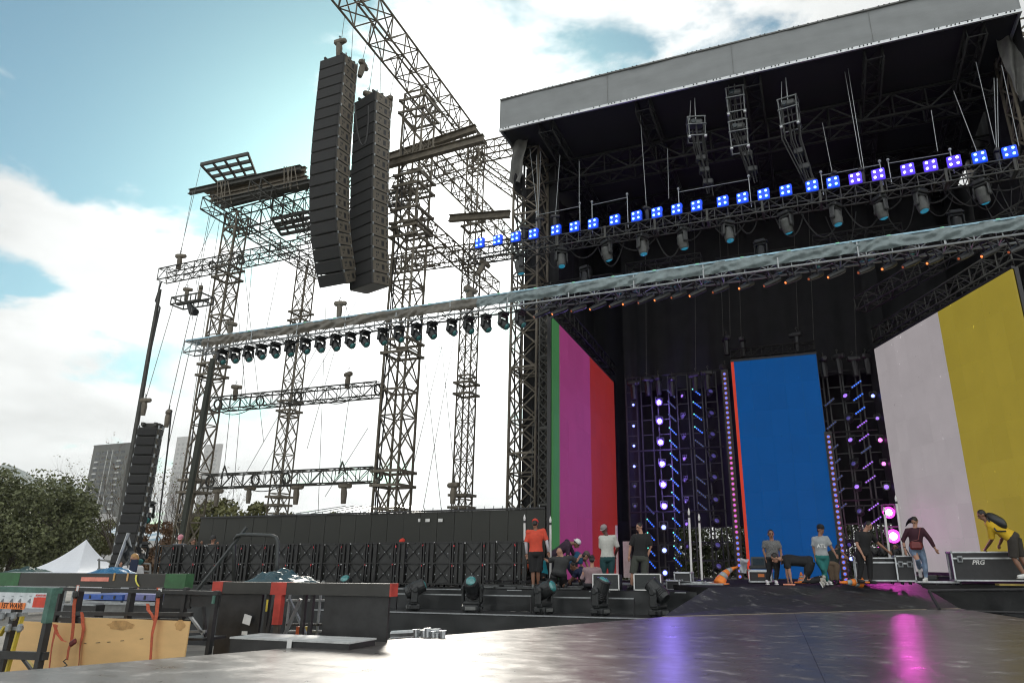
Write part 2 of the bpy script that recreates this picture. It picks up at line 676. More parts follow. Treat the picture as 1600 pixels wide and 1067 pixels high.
# panels' seams: thin recess battens of bare edge standing 1 mm proud, where the photograph shows them
sm = MB()
for (x0, y0, x1, y1) in ((1240, 955, 1290, 1067),):
    a, b = aZ(x0, y0, 1.452), aZ(x1, y1, 1.452)
    sm.bar(a, b, .006, .003)
sm.build('deck_seam', BLACKM, kind='structure')
rT0 = aZ(1108, 917, 1.92); rT1 = aZ(1432, 909.5, 1.92)
ramp = MB()
b0 = Vector((cB.x, cB.y, 1.454)); b1 = Vector((cC.x, cC.y, 1.454))
V = [b0, b1, rT1, rT0]
ramp.add([*V, *[v - Vector((0, 0, .1)) for v in V]], [(0, 1, 2, 3), (7, 6, 5, 4), (0, 4, 5, 1), (1, 5, 6, 2), (2, 6, 7, 3), (3, 7, 4, 0)])
ramp.build('ramp', DECK2, kind='structure')
sk = MB()
sk.add([b0, rT0, (rT0.x, rT0.y, 0), (b0.x, b0.y, 0)], [(0, 1, 2, 3)]); sk.add([b1, rT1, (rT1.x, rT1.y, 0), (b1.x, b1.y, 0)], [(3, 2, 1, 0)])
sk.build('ramp_skirt', SKIRT, kind='structure')
lip = MB()
lip.bar(b0 + Vector((0, 0, .004)), b1 + Vector((0, 0, .004)), .03, .012)
lip.build('ramp_joint', EDGE, kind='structure')
# main stage
plat = [(rT0.x, rT0.y), (rT1.x, rT1.y), (3.4, 23.4), (9, 23.0), (9, 30.5), (-5.2, 30.5), (-5.2, 21.5)]
MB().prism(plat, 1.2, 1.919).build('upper_stage_floor', STAGEM, kind='structure')
MB().prism([(-9.4, 18.1), (-2.9, 18.1), (rT0.x - .01, rT0.y), (-5.22, 21.5), (-5.22, 30.5), (-9.4, 30.5)], 1.62, 1.8).build('stage_floor', STAGEM, kind='structure')
MB().prism([(-23.6, 18.3), (-9.42, 18.3), (-9.42, 20.0), (-23.6, 20.0)], 1.6, 1.8).build('wing_floor', DECK2, kind='structure')
MB().prism([(-13.5, 16.95), (-3.05, 16.95), (-3.05, 18.05), (-13.5, 18.05)], 1.19, 1.25).build('light_step', DECK2, kind='structure')


def cloth(name, x0, x1, y, z0, z1, m, amp=0.05, freq=3.0, seed=0, axis='x', sag=0.0, kind='structure', label=None, cat=None, group=None, parent=None, nu=None, nv=8):
    rnd = random.Random(seed)
    ph = [rnd.uniform(0, 6.3) for _ in range(6)]
    W = abs(x1 - x0)
    nu = nu or int(W * 9) + 4
    def fn(u, v):
        s_ = x0 + (x1 - x0) * u
        q = s_ * freq
        dd = amp * (math.sin(q + ph[0] + .5 * math.sin(q * .37 + ph[1])) + .6 * math.sin(q * 2.3 + ph[2]) + .7 * noise.noise(Vector((s_ * .8, v * 2.2, seed))))
        dd *= (0.35 + 0.65 * v)
        z = z1 + (z0 - z1) * v - sag * math.sin(math.pi * u) * (1 - v)
        dd += amp * 1.2 * noise.noise(Vector((s_ * 1.7, z * 1.7, seed + 9)))
        return (s_, y + dd, z) if axis == 'x' else (y + dd, s_, z)
    o = MB().grid(nu, nv, fn).build(name, m, parent, smooth=True)
    if label:
        tag(o, label, cat, group)
    elif parent is None:
        o['kind'] = kind
    return o


# skirts in front of stage and step
cloth('stage_skirt', -23.6, -9.6, 18.28, 0, 1.79, SKIRT, .03, 4, 1)
cloth('stage_skirt', -9.4, -2.95, 18.06, 1.25, 1.79, SKIRT, .03, 3, 2, nu=90)
cloth('step_skirt', -13.5, -3.0, 16.92, 0.0, 1.20, SKIRT, .04, 2.2, 3, nu=110, nv=14)
tr = MB()
tr.bar((-13.5, 16.93, 1.235), (-3.05, 16.93, 1.235), .02, .03)
tr.bar((-13.5, 18.08, 1.775), (-2.92, 18.08, 1.775), .02, .025)
tr.build('deck_edge_trim', ALUM, kind='structure')
# black framed gate sections against the riser face
def riser_frame(x0, x1, z0, z1, y, lab):
    t = thing('riser_frame', lab, 'deck frame', ((x0 + x1) / 2, y, z0), world=True)
    m = MB().bar((x0, y, z1), (x1, y, z1), .04, .03); m.build('top_rail', ALUM, t)
    for x in (x0, x1):
        MB().bar((x, y, z0), (x, y, z1 - .016), .04).build('post', BLACKM, t)
p0 = aY(668, 925, 17.6); p1 = aY(830, 925, 17.6)
riser_frame(aY(620, 925, 17.6).x, p1.x, 1.25, 1.66, 17.6, 'grey topped black deck frame under the left end of the stage edge')
riser_frame(aY(845, 928, 17.6).x, aY(990, 928, 17.6).x, 1.25, 1.64, 17.6, 'grey topped black deck frame behind the moving lights below the monitors')
# right riser beside the ramp
cloth('right_riser_skirt', 2.45, 9, 22.95, 0.2, 1.9, SKIRT, .05, 2.4, 5, nu=90, nv=14)
q0, q1 = aY(1450, 925, 19), aY(1466, 952, 19)
rf = thing('steel_gate', 'thin black steel frame standing on the skirt right of the ramp', 'frame', aY(1466, 955, 19), world=True)
MB().tube([aY(1450, 922, 19.3), aY(1610, 920, 19.3)], .035, 8).build('top_tube', BLACKM, rf)
MB().tube([aY(1452, 923, 19.3), aY(1468, 951, 18.9)], .035, 8).build('leg', BLACKM, rf)
MB().tube([aY(1436, 952, 18.9), aY(1620, 957, 18.9)], .03, 8).build('bottom_tube', BLACKM, rf)
low = MB().prism([(4.0, 17.6), (9, 17.2), (9, 22.9), (3.2, 22.9)], .9, 1.0).build('lower_right_floor', SKIRT, kind='structure')

# ================================================================ ROOF
ROOFB = thing('stage_roof', 'big covered stage roof with a grey fascia band along its front', 'stage roof', (-1.4, 20, 17.8), world=True)
FASC = mat('grey fascia tarpaulin', (0.235, 0.25, 0.255), 0.55, 0, 0.10, 0.8, 0.25, stretch=(1, 1, 3), bscale=1.3)
UNDER = mat('black roof lining', (0.012, 0.012, 0.013), 0.9, 0, 0.3, 1, 0.4)
xL, xR = -9.66, 7.02
fz0, fz1 = 17.78, 19.13
def fas(u, v):
    x = xL + (xR - xL) * u
    z = fz1 + (fz0 - fz1) * v
    d = .045 * noise.noise(Vector((x * .7, z * 2.6, 3))) + .02 * noise.noise(Vector((x * 3.1, z * 1.3, 8)))
    return (x, 20.0 + d, z)
MB().grid(240, 10, fas).build('fascia', FASC, ROOFB, smooth=True)
m = MB()
m.bb((xL, 20.03, fz1 - .02), (xR, 31, fz1 + .04)); m.bb((xR + .0, 20.02, fz0), (xR + .05, 23.0, fz1 + .04)); m.bb((xL - .05, 20.02, fz0), (xL, 31, fz1 + .04))
m.build('roof_cover', FASC, ROOFB)
MB().bb((xL, 20.03, fz0 + .12), (xR, 31, fz0 + .16)).build('ceiling_lining', UNDER, ROOFB)
m = MB()
m.bar((xL - .03, 19.95, fz0), (xR + .03, 19.95, fz0), .07, .1)
m.build('bottom_trim', ALU, ROOFB)
MB().bar((xL - .03, 19.97, fz1), (xR + .03, 19.97, fz1), .05, .05).build('top_trim', GREYP, ROOFB)
seam = MB()
for fx in (.25, .51, .765):
    x = xL + (xR - xL) * fx
    seam.bar((x, 19.975, fz0 + .1), (x, 19.975, fz1 - .05), .012, .01)
seam.build('fascia_seam', GREYP, ROOFB)
bm_ = MB().ball((0, 0, 0), .022, 6).mesh('bolt', BLACKM)
rr = random.Random(3)
for i in range(150):
    x = xL + .15 + i * (xR - xL - .3) / 149
    if rr.random() < .55:
        inst(bm_, 'bolt', ROOFB, loc=(x - ROOFB.location.x, 19.905 - 20, fz0 - 17.8 + .02))
for i in range(110):
    x = xL + .15 + i * (xR - xL - .3) / 109
    if rr.random() < .5:
        inst(bm_, 'bolt', ROOFB, loc=(x - ROOFB.location.x, 19.94 - 20, fz1 - 17.8 + .02))

DST = mat('shade-darkened roof steel', (0.018, 0.018, 0.017), 0.55, 0.4, 0.3, 5)  # steel darkened, the gloom under the roof is put into its colour
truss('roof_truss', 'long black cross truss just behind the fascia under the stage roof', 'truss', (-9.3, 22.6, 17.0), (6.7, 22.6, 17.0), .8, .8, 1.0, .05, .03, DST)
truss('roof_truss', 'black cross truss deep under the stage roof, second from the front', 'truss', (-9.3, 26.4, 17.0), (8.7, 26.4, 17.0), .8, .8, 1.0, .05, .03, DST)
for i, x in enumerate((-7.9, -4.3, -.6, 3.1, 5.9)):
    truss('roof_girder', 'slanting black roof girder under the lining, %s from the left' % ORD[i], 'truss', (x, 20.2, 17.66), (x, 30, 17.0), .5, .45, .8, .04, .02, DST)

# roof masts
def mast(name, lab, x, y, z0, z1, w_, rc, rl, bay=.9, plates=3.0, m=None, pat='x'):
    return truss(name, lab, 'tower', (x, y, z0), (x, y, z1), w_, w_, bay, rc, rl, m or STEELB, (0, 1, 0), plates=plates, pattern=pat)
mast('roof_mast', 'lattice mast wrapped in black cloth under the left end of the stage roof', -9.2, 21.9, 0, 17.8, 1.0, .05, .028)
mast('roof_mast', 'lattice mast at the right end of the stage roof', 7.35, 21.9, 0, 18.6, 1.0, .05, .03, pat='x')
mast('thin_mast', 'thin pale lattice mast showing daylight beside the striped LED screen', -8.05, 20.6, 1.8, 11.3, .3, .03, .022, bay=.3, plates=2.4, m=STEEL)
mast('thin_mast', 'thin lattice mast showing daylight beside the yellow LED screen', 6.6, 21.0, 1.8, 13.3, .35, .03, .02, bay=.35, plates=2.4, m=STEEL)

# drapes round the stage house
DK = dict(kind='structure')
def drape(lab, *a, **k):
    return cloth('drape', *a, DRAPE, label=lab, cat='drape', **k)
drape('tall black back drape behind the blue LED screen', -9.6, 9.6, 30.2, 3.9, 17.7, amp=.09, freq=3.2, seed=11, nu=240, nv=24)
drape('black side drape inside the left roof mast', 22.4, 30.2, -9.3, 1.8, 17.7, amp=.06, freq=3.5, seed=12, axis='y', nv=16)
drape('narrow black cloth wrapped round the left roof mast', -9.65, -8.25, 22.45, 1.8, 17.6, amp=.04, freq=7, seed=14, nv=16)
drape('black side drape on the right of the stage', 22.5, 30.2, 7.3, 1.9, 19.0, amp=.06, freq=3.5, seed=13, axis='y', nv=16)
drape('black drape hanging between the striped LED screen and the light towers', -7.35, -6.75, 28.2, 3.9, 17.0, amp=.05, freq=6, seed=15, nv=16)
drape('upper black border drape above the light towers', -7.0, 5.6, 28.9, 9.6, 17.5, amp=.09, freq=3.0, seed=16, nu=170, nv=18)
drape('black drape between the blue and the white LED screens', 2.5, 3.1, 28.4, 1.92, 17.0, amp=.05, freq=6, seed=17, nv=16)
drape('black cloth closing the right side under the roof corner', 20.6, 22.7, 7.15, 13.6, 19.0, amp=.05, freq=5, seed=19, axis='y', nv=16)
drape('lower back drape left of the bright lamp column', -9.6, -5.9, 30.0, 1.9, 4.2, amp=.05, freq=5, seed=20, nv=8)
drape('black return drape behind the right roof mast', 6.95, 8.1, 22.75, 1.9, 17.85, amp=.04, freq=5, seed=23, nv=16)
# loose torn cloth at the roof corners
def rag(lab, pts, y, m, seed):
    P = [aY(a, b, y) for a, b in pts]
    n = len(P) // 2
    def fn(u, v):
        i = u * (n - 1); k = min(int(i), n - 2); f = i - k
        a = P[k].lerp(P[k + 1], f); b = P[2 * n - 1 - k].lerp(P[2 * n - 2 - k], f)
        q = a.lerp(b, v)
        return q + Vector((0, .25 * noise.noise(q * 1.6 + Vector((seed, 0, 0))) + .1 * math.sin(v * 9 + u * 4), 0))
    o = MB().grid(14, 14, fn).build('loose_tarpaulin', m, smooth=True)
    tag(o, lab, 'tarpaulin')
RAGM = mat('grey torn tarpaulin', (0.16, 0.16, 0.15), 0.8, 0, 0.3, 3, 0.4)
rag('grey torn tarpaulin flapping under the left roof corner', [(794, 208), (800, 240), (794, 285), (812, 285), (822, 240), (830, 212)], 21.0, RAGM, 2)
rag('grey torn tarpaulin hanging under the right roof corner', [(1556, 60), (1568, 95), (1590, 150), (1602, 165), (1600, 90), (1592, 45)], 21.2, RAGM, 5)
rag('dark torn cloth with daylight gaps at the top of the left roof mast', [(806, 215), (803, 250), (806, 300), (822, 310), (818, 262), (834, 218)], 21.3, DRAPE, 8)

# ================================================================ LED SCREENS
def led(lab, a, b, z0, z1, cols, nrow, mw, black_left=0, seedv=1):
    """a, b: plan ends; cols: list of (fraction end, material)"""
    a = Vector((*a, 0)); b = Vector((*b, 0))
    Ln = (b - a).length
    d = (b - a) / Ln
    ang = math.atan2(d.y, d.x)
    t = thing('led_screen', lab, 'LED screen', (a.x, a.y, z0), ang)
    rnd = random.Random(seedv)
    mh = (z1 - z0) / nrow
    x = 0
    for (xe, mt) in cols:
        n = max(1, round((xe - x) / mw))
        ww = (xe - x) / n
        me = MB().box((0, -.03, 0), (ww - .004, .06, mh - .004)).mesh('led_panel', mt)
        for i in range(n):
            for k in range(nrow):
                inst(me, 'led_panel', t, loc=(x + ww * (i + .5), rnd.uniform(-.003, .003), mh * (k + .5)))
        x = xe
    fr = MB()
    fr.bb((-.02 - black_left, .02, -.1), (Ln + .02, .14, z1 - z0 + .06))
    fr.bb((-.02 - black_left, -.055, -.1), (Ln + .02, .02, -.004)); fr.bb((-.02 - black_left, -.055, z1 - z0 + .004), (Ln + .02, .02, z1 - z0 + .09))
    if black_left:
        fr.bb((-black_left, -.05, 0), (-.01, .02, z1 - z0))
    fr.build('back_frame', BLACKM, t)
    return t
LS = 0.35
PUR = led_mat('led purple', (0.27, 0.038, 0.15), LS)
RED = led_mat('led red', (0.265, 0.020, 0.017), LS)
GRN = led_mat('led green', (0.045, 0.17, 0.055), LS)
BLU = led_mat('led blue', (0.0, 0.072, 0.27), LS)
ORD_ = led_mat('led orange red', (0.62, 0.055, 0.03), LS)
WHT = led_mat('led warm white', (0.41, 0.375, 0.385), LS)
YEL = led_mat('led yellow', (0.34, 0.265, 0.032), LS)
a_, b_ = aZ(862, 497, 10), aZ(957, 597, 10)
# plan length shares of the stripes, taken where the stripe borders meet the top edge plane
def share(px_):
    o = Vector((a_.x, a_.y, 0)); e = Vector((b_.x, b_.y, 0)) - o
    r = ray(px_, 700); r.z = 0
    # EYE + r*s = o + e*u
    det = r.x * (-e.y) + e.x * r.y
    s_ = (o.x * (-e.y) + e.x * o.y) / det
    p = r * s_
    return (p - o).length
Lw = (Vector((b_.x, b_.y)) - Vector((a_.x, a_.y))).length
led('tall angled LED screen with green, purple and red stripes', (a_.x, a_.y), (b_.x, b_.y), 1.95, 10, [(share(871.5), GRN), (share(921), PUR), (Lw, RED)], 8, .9)
c0, c1 = aY(1142, 565, 27), aY(1275, 552, 27)
led('blue LED screen with a thin red left edge at centre stage', (c0.x, 27), (c1.x, 27), 1.95, c0.z - .02, [(.11, ORD_), (c1.x - c0.x, BLU)], 8, .62)
r0, r1 = aZ(1368, 545, 10), aZ(1583, 420, 10)
# carry on past the frame edge, the stripe border is where it meets the top edge
bd = aZ(1465, 487, 10)
Lb = (Vector((bd.x, bd.y)) - Vector((r0.x, r0.y))).length
Lr = (Vector((r1.x, r1.y)) - Vector((r0.x, r0.y))).length
led('huge angled LED screen with a pale and a yellow half', (r0.x, r0.y), (r1.x, r1.y), 2.2, 10, [(Lb, WHT), (Lr, YEL)], 8, .62, black_left=.5)
MB().prism([(r0.x, r0.y), (r1.x, r1.y), (r1.x + .4, r1.y + .3), (r0.x + .4, r0.y + .3)], 1.93, 2.08).build('led_base_plinth', BLACKM, kind='structure')
# trusses that carry the screens
truss('screen_truss', 'dark truss that carries the top of the white and yellow LED screen', 'truss', (r0.x + .2, r0.y + .3, 10.6), (r1.x + .3, r1.y + .3, 10.6), .5, .5, .55, .03, .018, STEEL)
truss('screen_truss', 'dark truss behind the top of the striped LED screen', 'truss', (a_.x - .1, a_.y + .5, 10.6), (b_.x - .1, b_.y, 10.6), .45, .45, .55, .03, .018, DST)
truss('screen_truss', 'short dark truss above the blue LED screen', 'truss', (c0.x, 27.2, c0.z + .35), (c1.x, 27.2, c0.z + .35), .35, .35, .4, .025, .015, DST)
truss('screen_truss', 'black truss hung high above the right end of the white LED screen', 'truss', (2.2, 26.5, 11.6), (7.3, 21.2, 12.4), .5, .5, .55, .03, .018, STEEL)

# ================================================================ SCAFFOLD TOWERS AND RIGGING (left of the stage)
X3 = -14.3
mast('lattice_tower', 'thickest lattice tower, standing right of the two hanging speaker columns', X3, 21.6, 0, 21.6, .95, .047, .028, bay=1.3, plates=4.3)
mast('lattice_tower', 'thin lattice tower between the thickest tower and the stage roof mast', -14.15, 26.6, 0, 22.6, .62, .036, .02, bay=.85, plates=5.2)
mast('lattice_tower', 'leftmost lattice tower, standing left of the black wall', -24.8, 22.6, 0, 18.4, .72, .042, .024, bay=1.0, plates=4.4)
mast('lattice_tower', 'slim lattice tower behind the left end of the covered light truss', -25.0, 27.9, 0, 18.2, .68, .038, .022, bay=.95, plates=4.8)
# box frames that ring the towers
def ring_frame(lab, x, y, z, w_, h_=.28):
    t = thing('tower_collar', lab, 'tower collar', (x, y, z))
    for s_ in (-1, 1):
        for zz_ in (-h_ / 2, h_ / 2):
            MB().box((0, s_ * w_ / 2, zz_), (w_ + .12, .06, .1)).build('rail', STEELB, t)
            MB().box((s_ * w_ / 2, 0, zz_), (.06, w_ + .12, .1)).build('rail', STEELB, t)
    return t
ring_frame('steel collar low on the thickest tower, just above the black wall', X3, 21.6, aY(618, 748, 21.6).z, 1.1, .5)
ring_frame('steel collar half way up the thickest tower, under the covered light truss', X3, 21.6, aY(628, 545, 21.6).z, 1.1, .5)
ring_frame('steel collar on the thickest tower level with the lower half of the speaker columns', X3, 21.6, aY(645, 345, 21.6).z, 1.2, .6)
ring_frame('steel collar on the thickest tower near the blue lamps', X3, 21.6, aY(640, 370, 21.6).z, 1.2, .4)
ring_frame('steel collar on the thickest tower, upper part', X3, 21.6, aY(648, 290, 21.6).z, 1.2, .5)
ring_frame('highest steel collar on the thickest tower', X3, 21.6, aY(655, 175, 21.6).z, 1.2, .6)
ring_frame('steel collar on the leftmost tower behind the end of the high side truss', -24.8, 22.6, aY(345, 430, 22.6).z, .9, .5)
ring_frame('steel collar on the leftmost tower under the covered light truss', -24.8, 22.6, aY(325, 580, 22.6).z, .9, .5)
ring_frame('steel collar on the leftmost tower by the lowest side truss', -24.8, 22.6, aY(300, 760, 22.6).z, .9, .5)
ring_frame('steel collar on the slim tower above the covered light truss', -25.0, 27.9, aY(474, 495, 27.9).z, .85, .5)
ring_frame('steel collar on the slim tower below the covered light truss', -25.0, 27.9, aY(455, 635, 27.9).z, .85, .5)
ring_frame('steel collar low on the thin tower beside the roof mast', -14.15, 26.6, aY(728, 608, 26.6).z, .8, .5)
ring_frame('steel collar at the foot of the thin tower beside the roof mast', -14.15, 26.6, aY(722, 783, 26.6).z, .8, .5)
ring_frame('steel collar on the thin tower level with the blue lamps', -14.15, 26.6, aY(735, 350, 26.6).z, .8, .5)
ring_frame('steel collar at the foot of the slim tower left', -25.0, 27.9, aY(447, 782, 27.9).z, .85, .4)

B = STEELB
truss('cantilever_truss', 'huge truss reaching over the thickest tower out above the speaker columns', 'truss', (-14.15, 14.5, 22.6), (-14.4, 27.2, 22.2), 1.0, 1.15, .95, .047, .027, B)
truss('bracing_truss', 'upper truss running back from the thickest tower to the roof mast', 'truss', (-14.3, 22.0, 19.3), (-14.3, 33.0, 19.2), .6, .7, .8, .04, .024, B)
truss('bracing_truss', 'lower truss running back from the thickest tower', 'truss', (-14.6, 22.0, 16.2), (-14.6, 30.0, 16.0), .6, .6, .8, .04, .024, B)
truss('bracing_truss', 'truss slanting from the top of the thin tower back to the roof mast', 'truss', (-14.3, 26.8, 21.7), (-11.0, 30.0, 19.3), .6, .7, .8, .04, .024, B)
truss('bracing_truss', 'short cross truss high between the thin tower and the stage roof mast', 'truss', (-14.6, 27.2, 22.3), (-12.0, 27.2, 22.3), .6, .8, .7, .04, .024, B)
truss('bracing_truss', 'cross truss running left from the top of the thin tower', 'truss', (-19.0, 26.6, 20.9), (-13.8, 26.6, 21.5), .5, .9, .6, .035, .022, B)
truss('bracing_truss', 'cross truss behind the speaker columns joining the thin tower', 'truss', (-20.2, 26.6, 16.6), (-11.6, 26.6, 16.3), .5, .8, .75, .035, .022, B)
truss('bracing_truss', 'truss running back along the top of the leftmost tower to the slim tower', 'truss', (-24.8, 20.8, 18.2), (-24.9, 29.0, 18.0), .62, .62, .72, .035, .02, STEEL)
truss('bracing_truss', 'parallel truss behind the bundle of beams on the left scaffold', 'truss', (-22.2, 20.9, 18.6), (-22.2, 31.0, 18.0), .62, .62, .72, .035, .02, STEEL)
truss('bracing_truss', 'tall cross truss under the bundle of beams on the left scaffold', 'truss', (-25.2, 22.9, 18.2), (-17.6, 22.9, 18.6), .6, 1.2, .62, .035, .02, STEEL)
truss('bracing_truss', 'cross truss behind the big left speaker column', 'truss', (-21.5, 23.4, 17.2), (-14.8, 22.4, 17.4), .5, .6, .62, .035, .02, STEEL)
truss('bracing_truss', 'truss behind the right speaker column running down to the thickest tower', 'truss', (-18.3, 24.5, 19.0), (-14.9, 22.2, 17.2), .5, .6, .62, .035, .02, B)
truss('bracing_truss', 'low cross truss between the slim tower and the thickest tower behind the speakers', 'truss', (-22.5, 27.9, 17.0), (-15.2, 25.2, 15.8), .5, .6, .62, .035, .02, B)

def pxtruss(lab, a, b, Y, w_, h_, bay, rc, rl, m, **k):
    return truss(k.pop('name', 'side_truss'), lab, 'truss', aY(*a, Y), aY(*b, Y), w_, h_, bay, rc, rl, m, **k)
t1 = pxtruss('high side truss ending at the far left with a hoist on it', (254, 431), (492, 382), 21.3, .5, .55, .55, .028, .016, STEEL)
t2 = pxtruss('middle of the side trusses hanging between the towers', (335, 632), (594, 608), 21.5, .5, .52, .55, .028, .016, STEEL)
t3_ = pxtruss('lowest of the side trusses hanging above the black wall', (322, 752), (588, 741), 21.5, .5, .52, .55, .028, .016, STEEL)
# round gussets inside those trusses
def gusset(par, xs, r=.2):
    m_ = MB()
    for q in range(16):
        a0, a1 = q * math.pi / 8, (q + 1) * math.pi / 8
        m_.bar((0, math.cos(a0) * r, math.sin(a0) * r), (0, math.cos(a1) * r, math.sin(a1) * r), .03, .07)
    me = m_.mesh('round_gusset', STEEL)
    for x in xs:
        inst(me, 'round_gusset', par, loc=(x, 0, 0))
gusset(t1, (3.0, 4.6)); gusset(t2, (.2, 2.4, 4.3, 8.0)); gusset(t3_, (.2, 2.5, 4.0, 8.2))

# beams
def ibeam(lab, p, q, h_=.3, w_=.2, m=None, name='steel_beam', group=None):
    M = frame_M(p, q)
    Ln = (Vector(q) - Vector(p)).length
    g_ = MB()
    g_.bb((0, -w_ / 2, h_ / 2 - .03), (Ln, w_ / 2, h_ / 2)); g_.bb((0, -w_ / 2, -h_ / 2), (Ln, w_ / 2, -h_ / 2 + .03)); g_.bb((0, -.015, -h_ / 2 + .03), (Ln, .015, h_ / 2 - .03))
    o = g_.build(name, m or B)
    o.matrix_world = M
    return tag(o, lab, 'steel beam', group)
zb = 20.5
ibeam('longest steel beam, jutting out at the left of the bundle on the scaffold', aY(296, 300, 22.2), aY(470, 262, 22.2), .26, .2, STEEL)
for i, (a, b, Y, l) in enumerate((((322, 299), (478, 264), 22.6, 'second beam of the bundle on the left scaffold, behind the longest'), ((328, 305), (476, 271), 22.5, 'middle beam of the bundle on the left scaffold'),
                               ((330, 311), (480, 278), 22.3, 'low beam of the bundle on the left scaffold'), ((336, 316), (484, 284), 22.0, 'lowest beam under the bundle on the left scaffold'))):
    ibeam(l, aY(*a, Y), aY(*b, Y), .24, .22, B if i < 3 else STEEL)
ibeam('dark beam running from the bundle behind the speaker columns', aY(345, 322, 22.4), aY(600, 258, 22.4), .26, .2, STEEL)
ibeam('upper beam crossing the thickest tower to the end of the cantilever truss', aY(560, 262, 22.9), aY(744, 200, 22.9), .34, .22, B)
ibeam('lower beam crossing the thickest tower', aY(600, 258, 21.0), aY(756, 216, 21.0), .34, .22, B)
ibeam('short beam resting on the thin tower left of the roof mast', aY(702, 341, 25.5), aY(797, 334, 25.5), .34, .22, B)
# straps lashing the bundle
for i, (px, Yb) in enumerate(((348, 22.3), (452, 22.3))):
    m_ = MB()
    for k in range(5):
        dx = (k - 2) * 4
        m_.tube([aY(px + dx, 283 - (px - 348) * .22, Yb - .35), aY(px + dx + 6 * math.sin(k * 2), 318 - (px - 348) * .22, Yb - .35)], .025, 5)
    o = m_.build('lashing_rope', B)
    tag(o, 'rope lashing round the %s end of the bundled beams' % ('left', 'right')[i], 'rope')
# ladder-like platform frames
def ladder_frame(lab, pts, Ys, n, m):
    a, b = aY(*pts[0], Ys[0]), aY(*pts[1], Ys[0])
    c, d = aY(*pts[2], Ys[1]), aY(*pts[3], Ys[1])
    c.z = a.z; d.z = b.z
    t = thing('platform_frame', lab, 'platform frame', a, world=True)
    for f in (0, .33, .66, 1):
        MB().bar(a.lerp(c, f), b.lerp(d, f), .1, .16).build('rail', m, t)
    for k in range(n + 1):
        f = k / n
        MB().bar(a.lerp(b, f) + Vector((0, 0, -.02)), c.lerp(d, f) + Vector((0, 0, -.02)), .08, .1).build('rung', m, t)
    return t
ladder_frame('ladder-like platform frame on top of the leftmost tower', ((314, 257), (388, 240), (342, 276), (402, 262)), (21.6, 23.2), 4, STEEL)
ladder_frame('ladder-like frame between the leftmost tower and the speaker columns', ((425, 342), (485, 330), (440, 362), (490, 350)), (23.5, 25), 4, STEEL)

# ================================================================ SPEAKER COLUMNS
SPK = mat('speaker cabinet paint', (0.045, 0.045, 0.042), 0.55, 0, 0.2, 3, 0.15, obj_rand=0.12)
SPKG = mat('speaker grille', (0.018, 0.018, 0.018), 0.7, 0, 0.2, 60, 0.6, obj_rand=0.15)
SPKS = mat('sun-lightened speaker side', (0.13, 0.112, 0.085), 0.6, 0, 0.2, 6, 0.2, obj_rand=0.1)  # lighter than the cabinet: sun and haze on the sides put into colour
def speaker_box(w_, d_, h_):
    """shared meshes of one cabinet; local: front face to -y, right side +x, hung from top edge"""
    cab = MB().bev((0, 0, 0), (w_, d_, h_ - .012), .015)
    gr = MB().bev((0, -d_ / 2 - .012, 0), (w_ - .03, .03, h_ - .05), .01)
    side = MB()
    side.box((w_ / 2 + .006, .02, 0), (.012, d_ - .06, h_ - .05))
    hole = MB()
    for (y, z, a, b) in ((-.16, .05, .05, .07), (-.09, .05, .05, .07), (-.16, -.06, .05, .05), (.1, .0, .12, .2), (.26, .05, .04, .09), (.26, -.07, .04, .07)):
        hole.box((w_ / 2 + .014, y * d_ / .7, z * h_ / .42), (.006, a, b))
    lug = MB()
    for s_ in (-1, 1):
        lug.box((s_ * (w_ / 2 + .012), -d_ / 2 + .06, h_ / 2), (.03, .05, .1)); lug.box((s_ * (w_ / 2 + .012), d_ / 2 - .06, h_ / 2), (.03, .05, .1))
    return (cab.mesh('speaker_cabinet', SPK), gr.mesh('grille', SPKG), side.mesh('side_plate', SPKS), hole.mesh('handle_recess', BLACKM), lug.mesh('rigging_pin', ALUM))
def line_array(lab, top, yaw, n, w_, d_, h_, tilt0, tilt1, ex=2.2):
    """top: point of the top cabinet's centre; tilts in degrees (the column curves)"""
    t = thing('line_array', lab, 'speaker column', top, yaw)
    ms = speaker_box(w_, d_, h_)
    p = Vector((0, 0, 0))
    for i in range(n):
        f = i / (n - 1)
        tl = R_(tilt0 + (tilt1 - tilt0) * f ** ex)
        rot = Matrix.Rotation(tl, 4, 'X')
        dn = rot @ Vector((0, 0, -1))
        M = Matrix.Translation(p + dn * h_ / 2) @ rot
        o = inst(ms[0], 'speaker_box', t, mw=M)
        inst(ms[1], 'grille', o); inst(ms[2], 'side_plate', o); inst(ms[3], 'handle_recess', o, kind='stuff'); inst(ms[4], 'rigging_pin', o, kind='stuff')
        p += dn * h_
    m_ = MB()
    for s_ in (-1, 1):
        m_.bar((s_ * w_ * .33, -d_ / 2, .08), (s_ * w_ * .33, d_ / 2 + .1, .08), .07, .1)
    m_.bar((-w_ * .45, 0, .08), (w_ * .45, 0, .08), .08, .1)
    m_.bar((-w_ * .45, d_ / 3, .08), (w_ * .45, d_ / 3, .08), .08, .1)
    m_.build('bumper_frame', STEEL, t)
    return t
# yaw: fronts turn away to the left, the narrow sides show on the right
paY = R_(-14)
p = aY(530, 99, 18.4)
pa1 = line_array('left and taller of the two big hanging speaker columns, curving at its foot', p, R_(-2), 20, 1.2, .8, .46, 1.0, 29, 3)
p = aY(583, 158, 19.6)
pa2 = line_array('right and shorter of the two big hanging speaker columns', p, R_(-16), 17, 1.3, .8, .47, 3, 8)
p = aY(236, 668, 14)
pa3 = line_array('slanted speaker column at the far left in front of the tower block', p, R_(24), 16, .52, .34, .262, 0, -11)

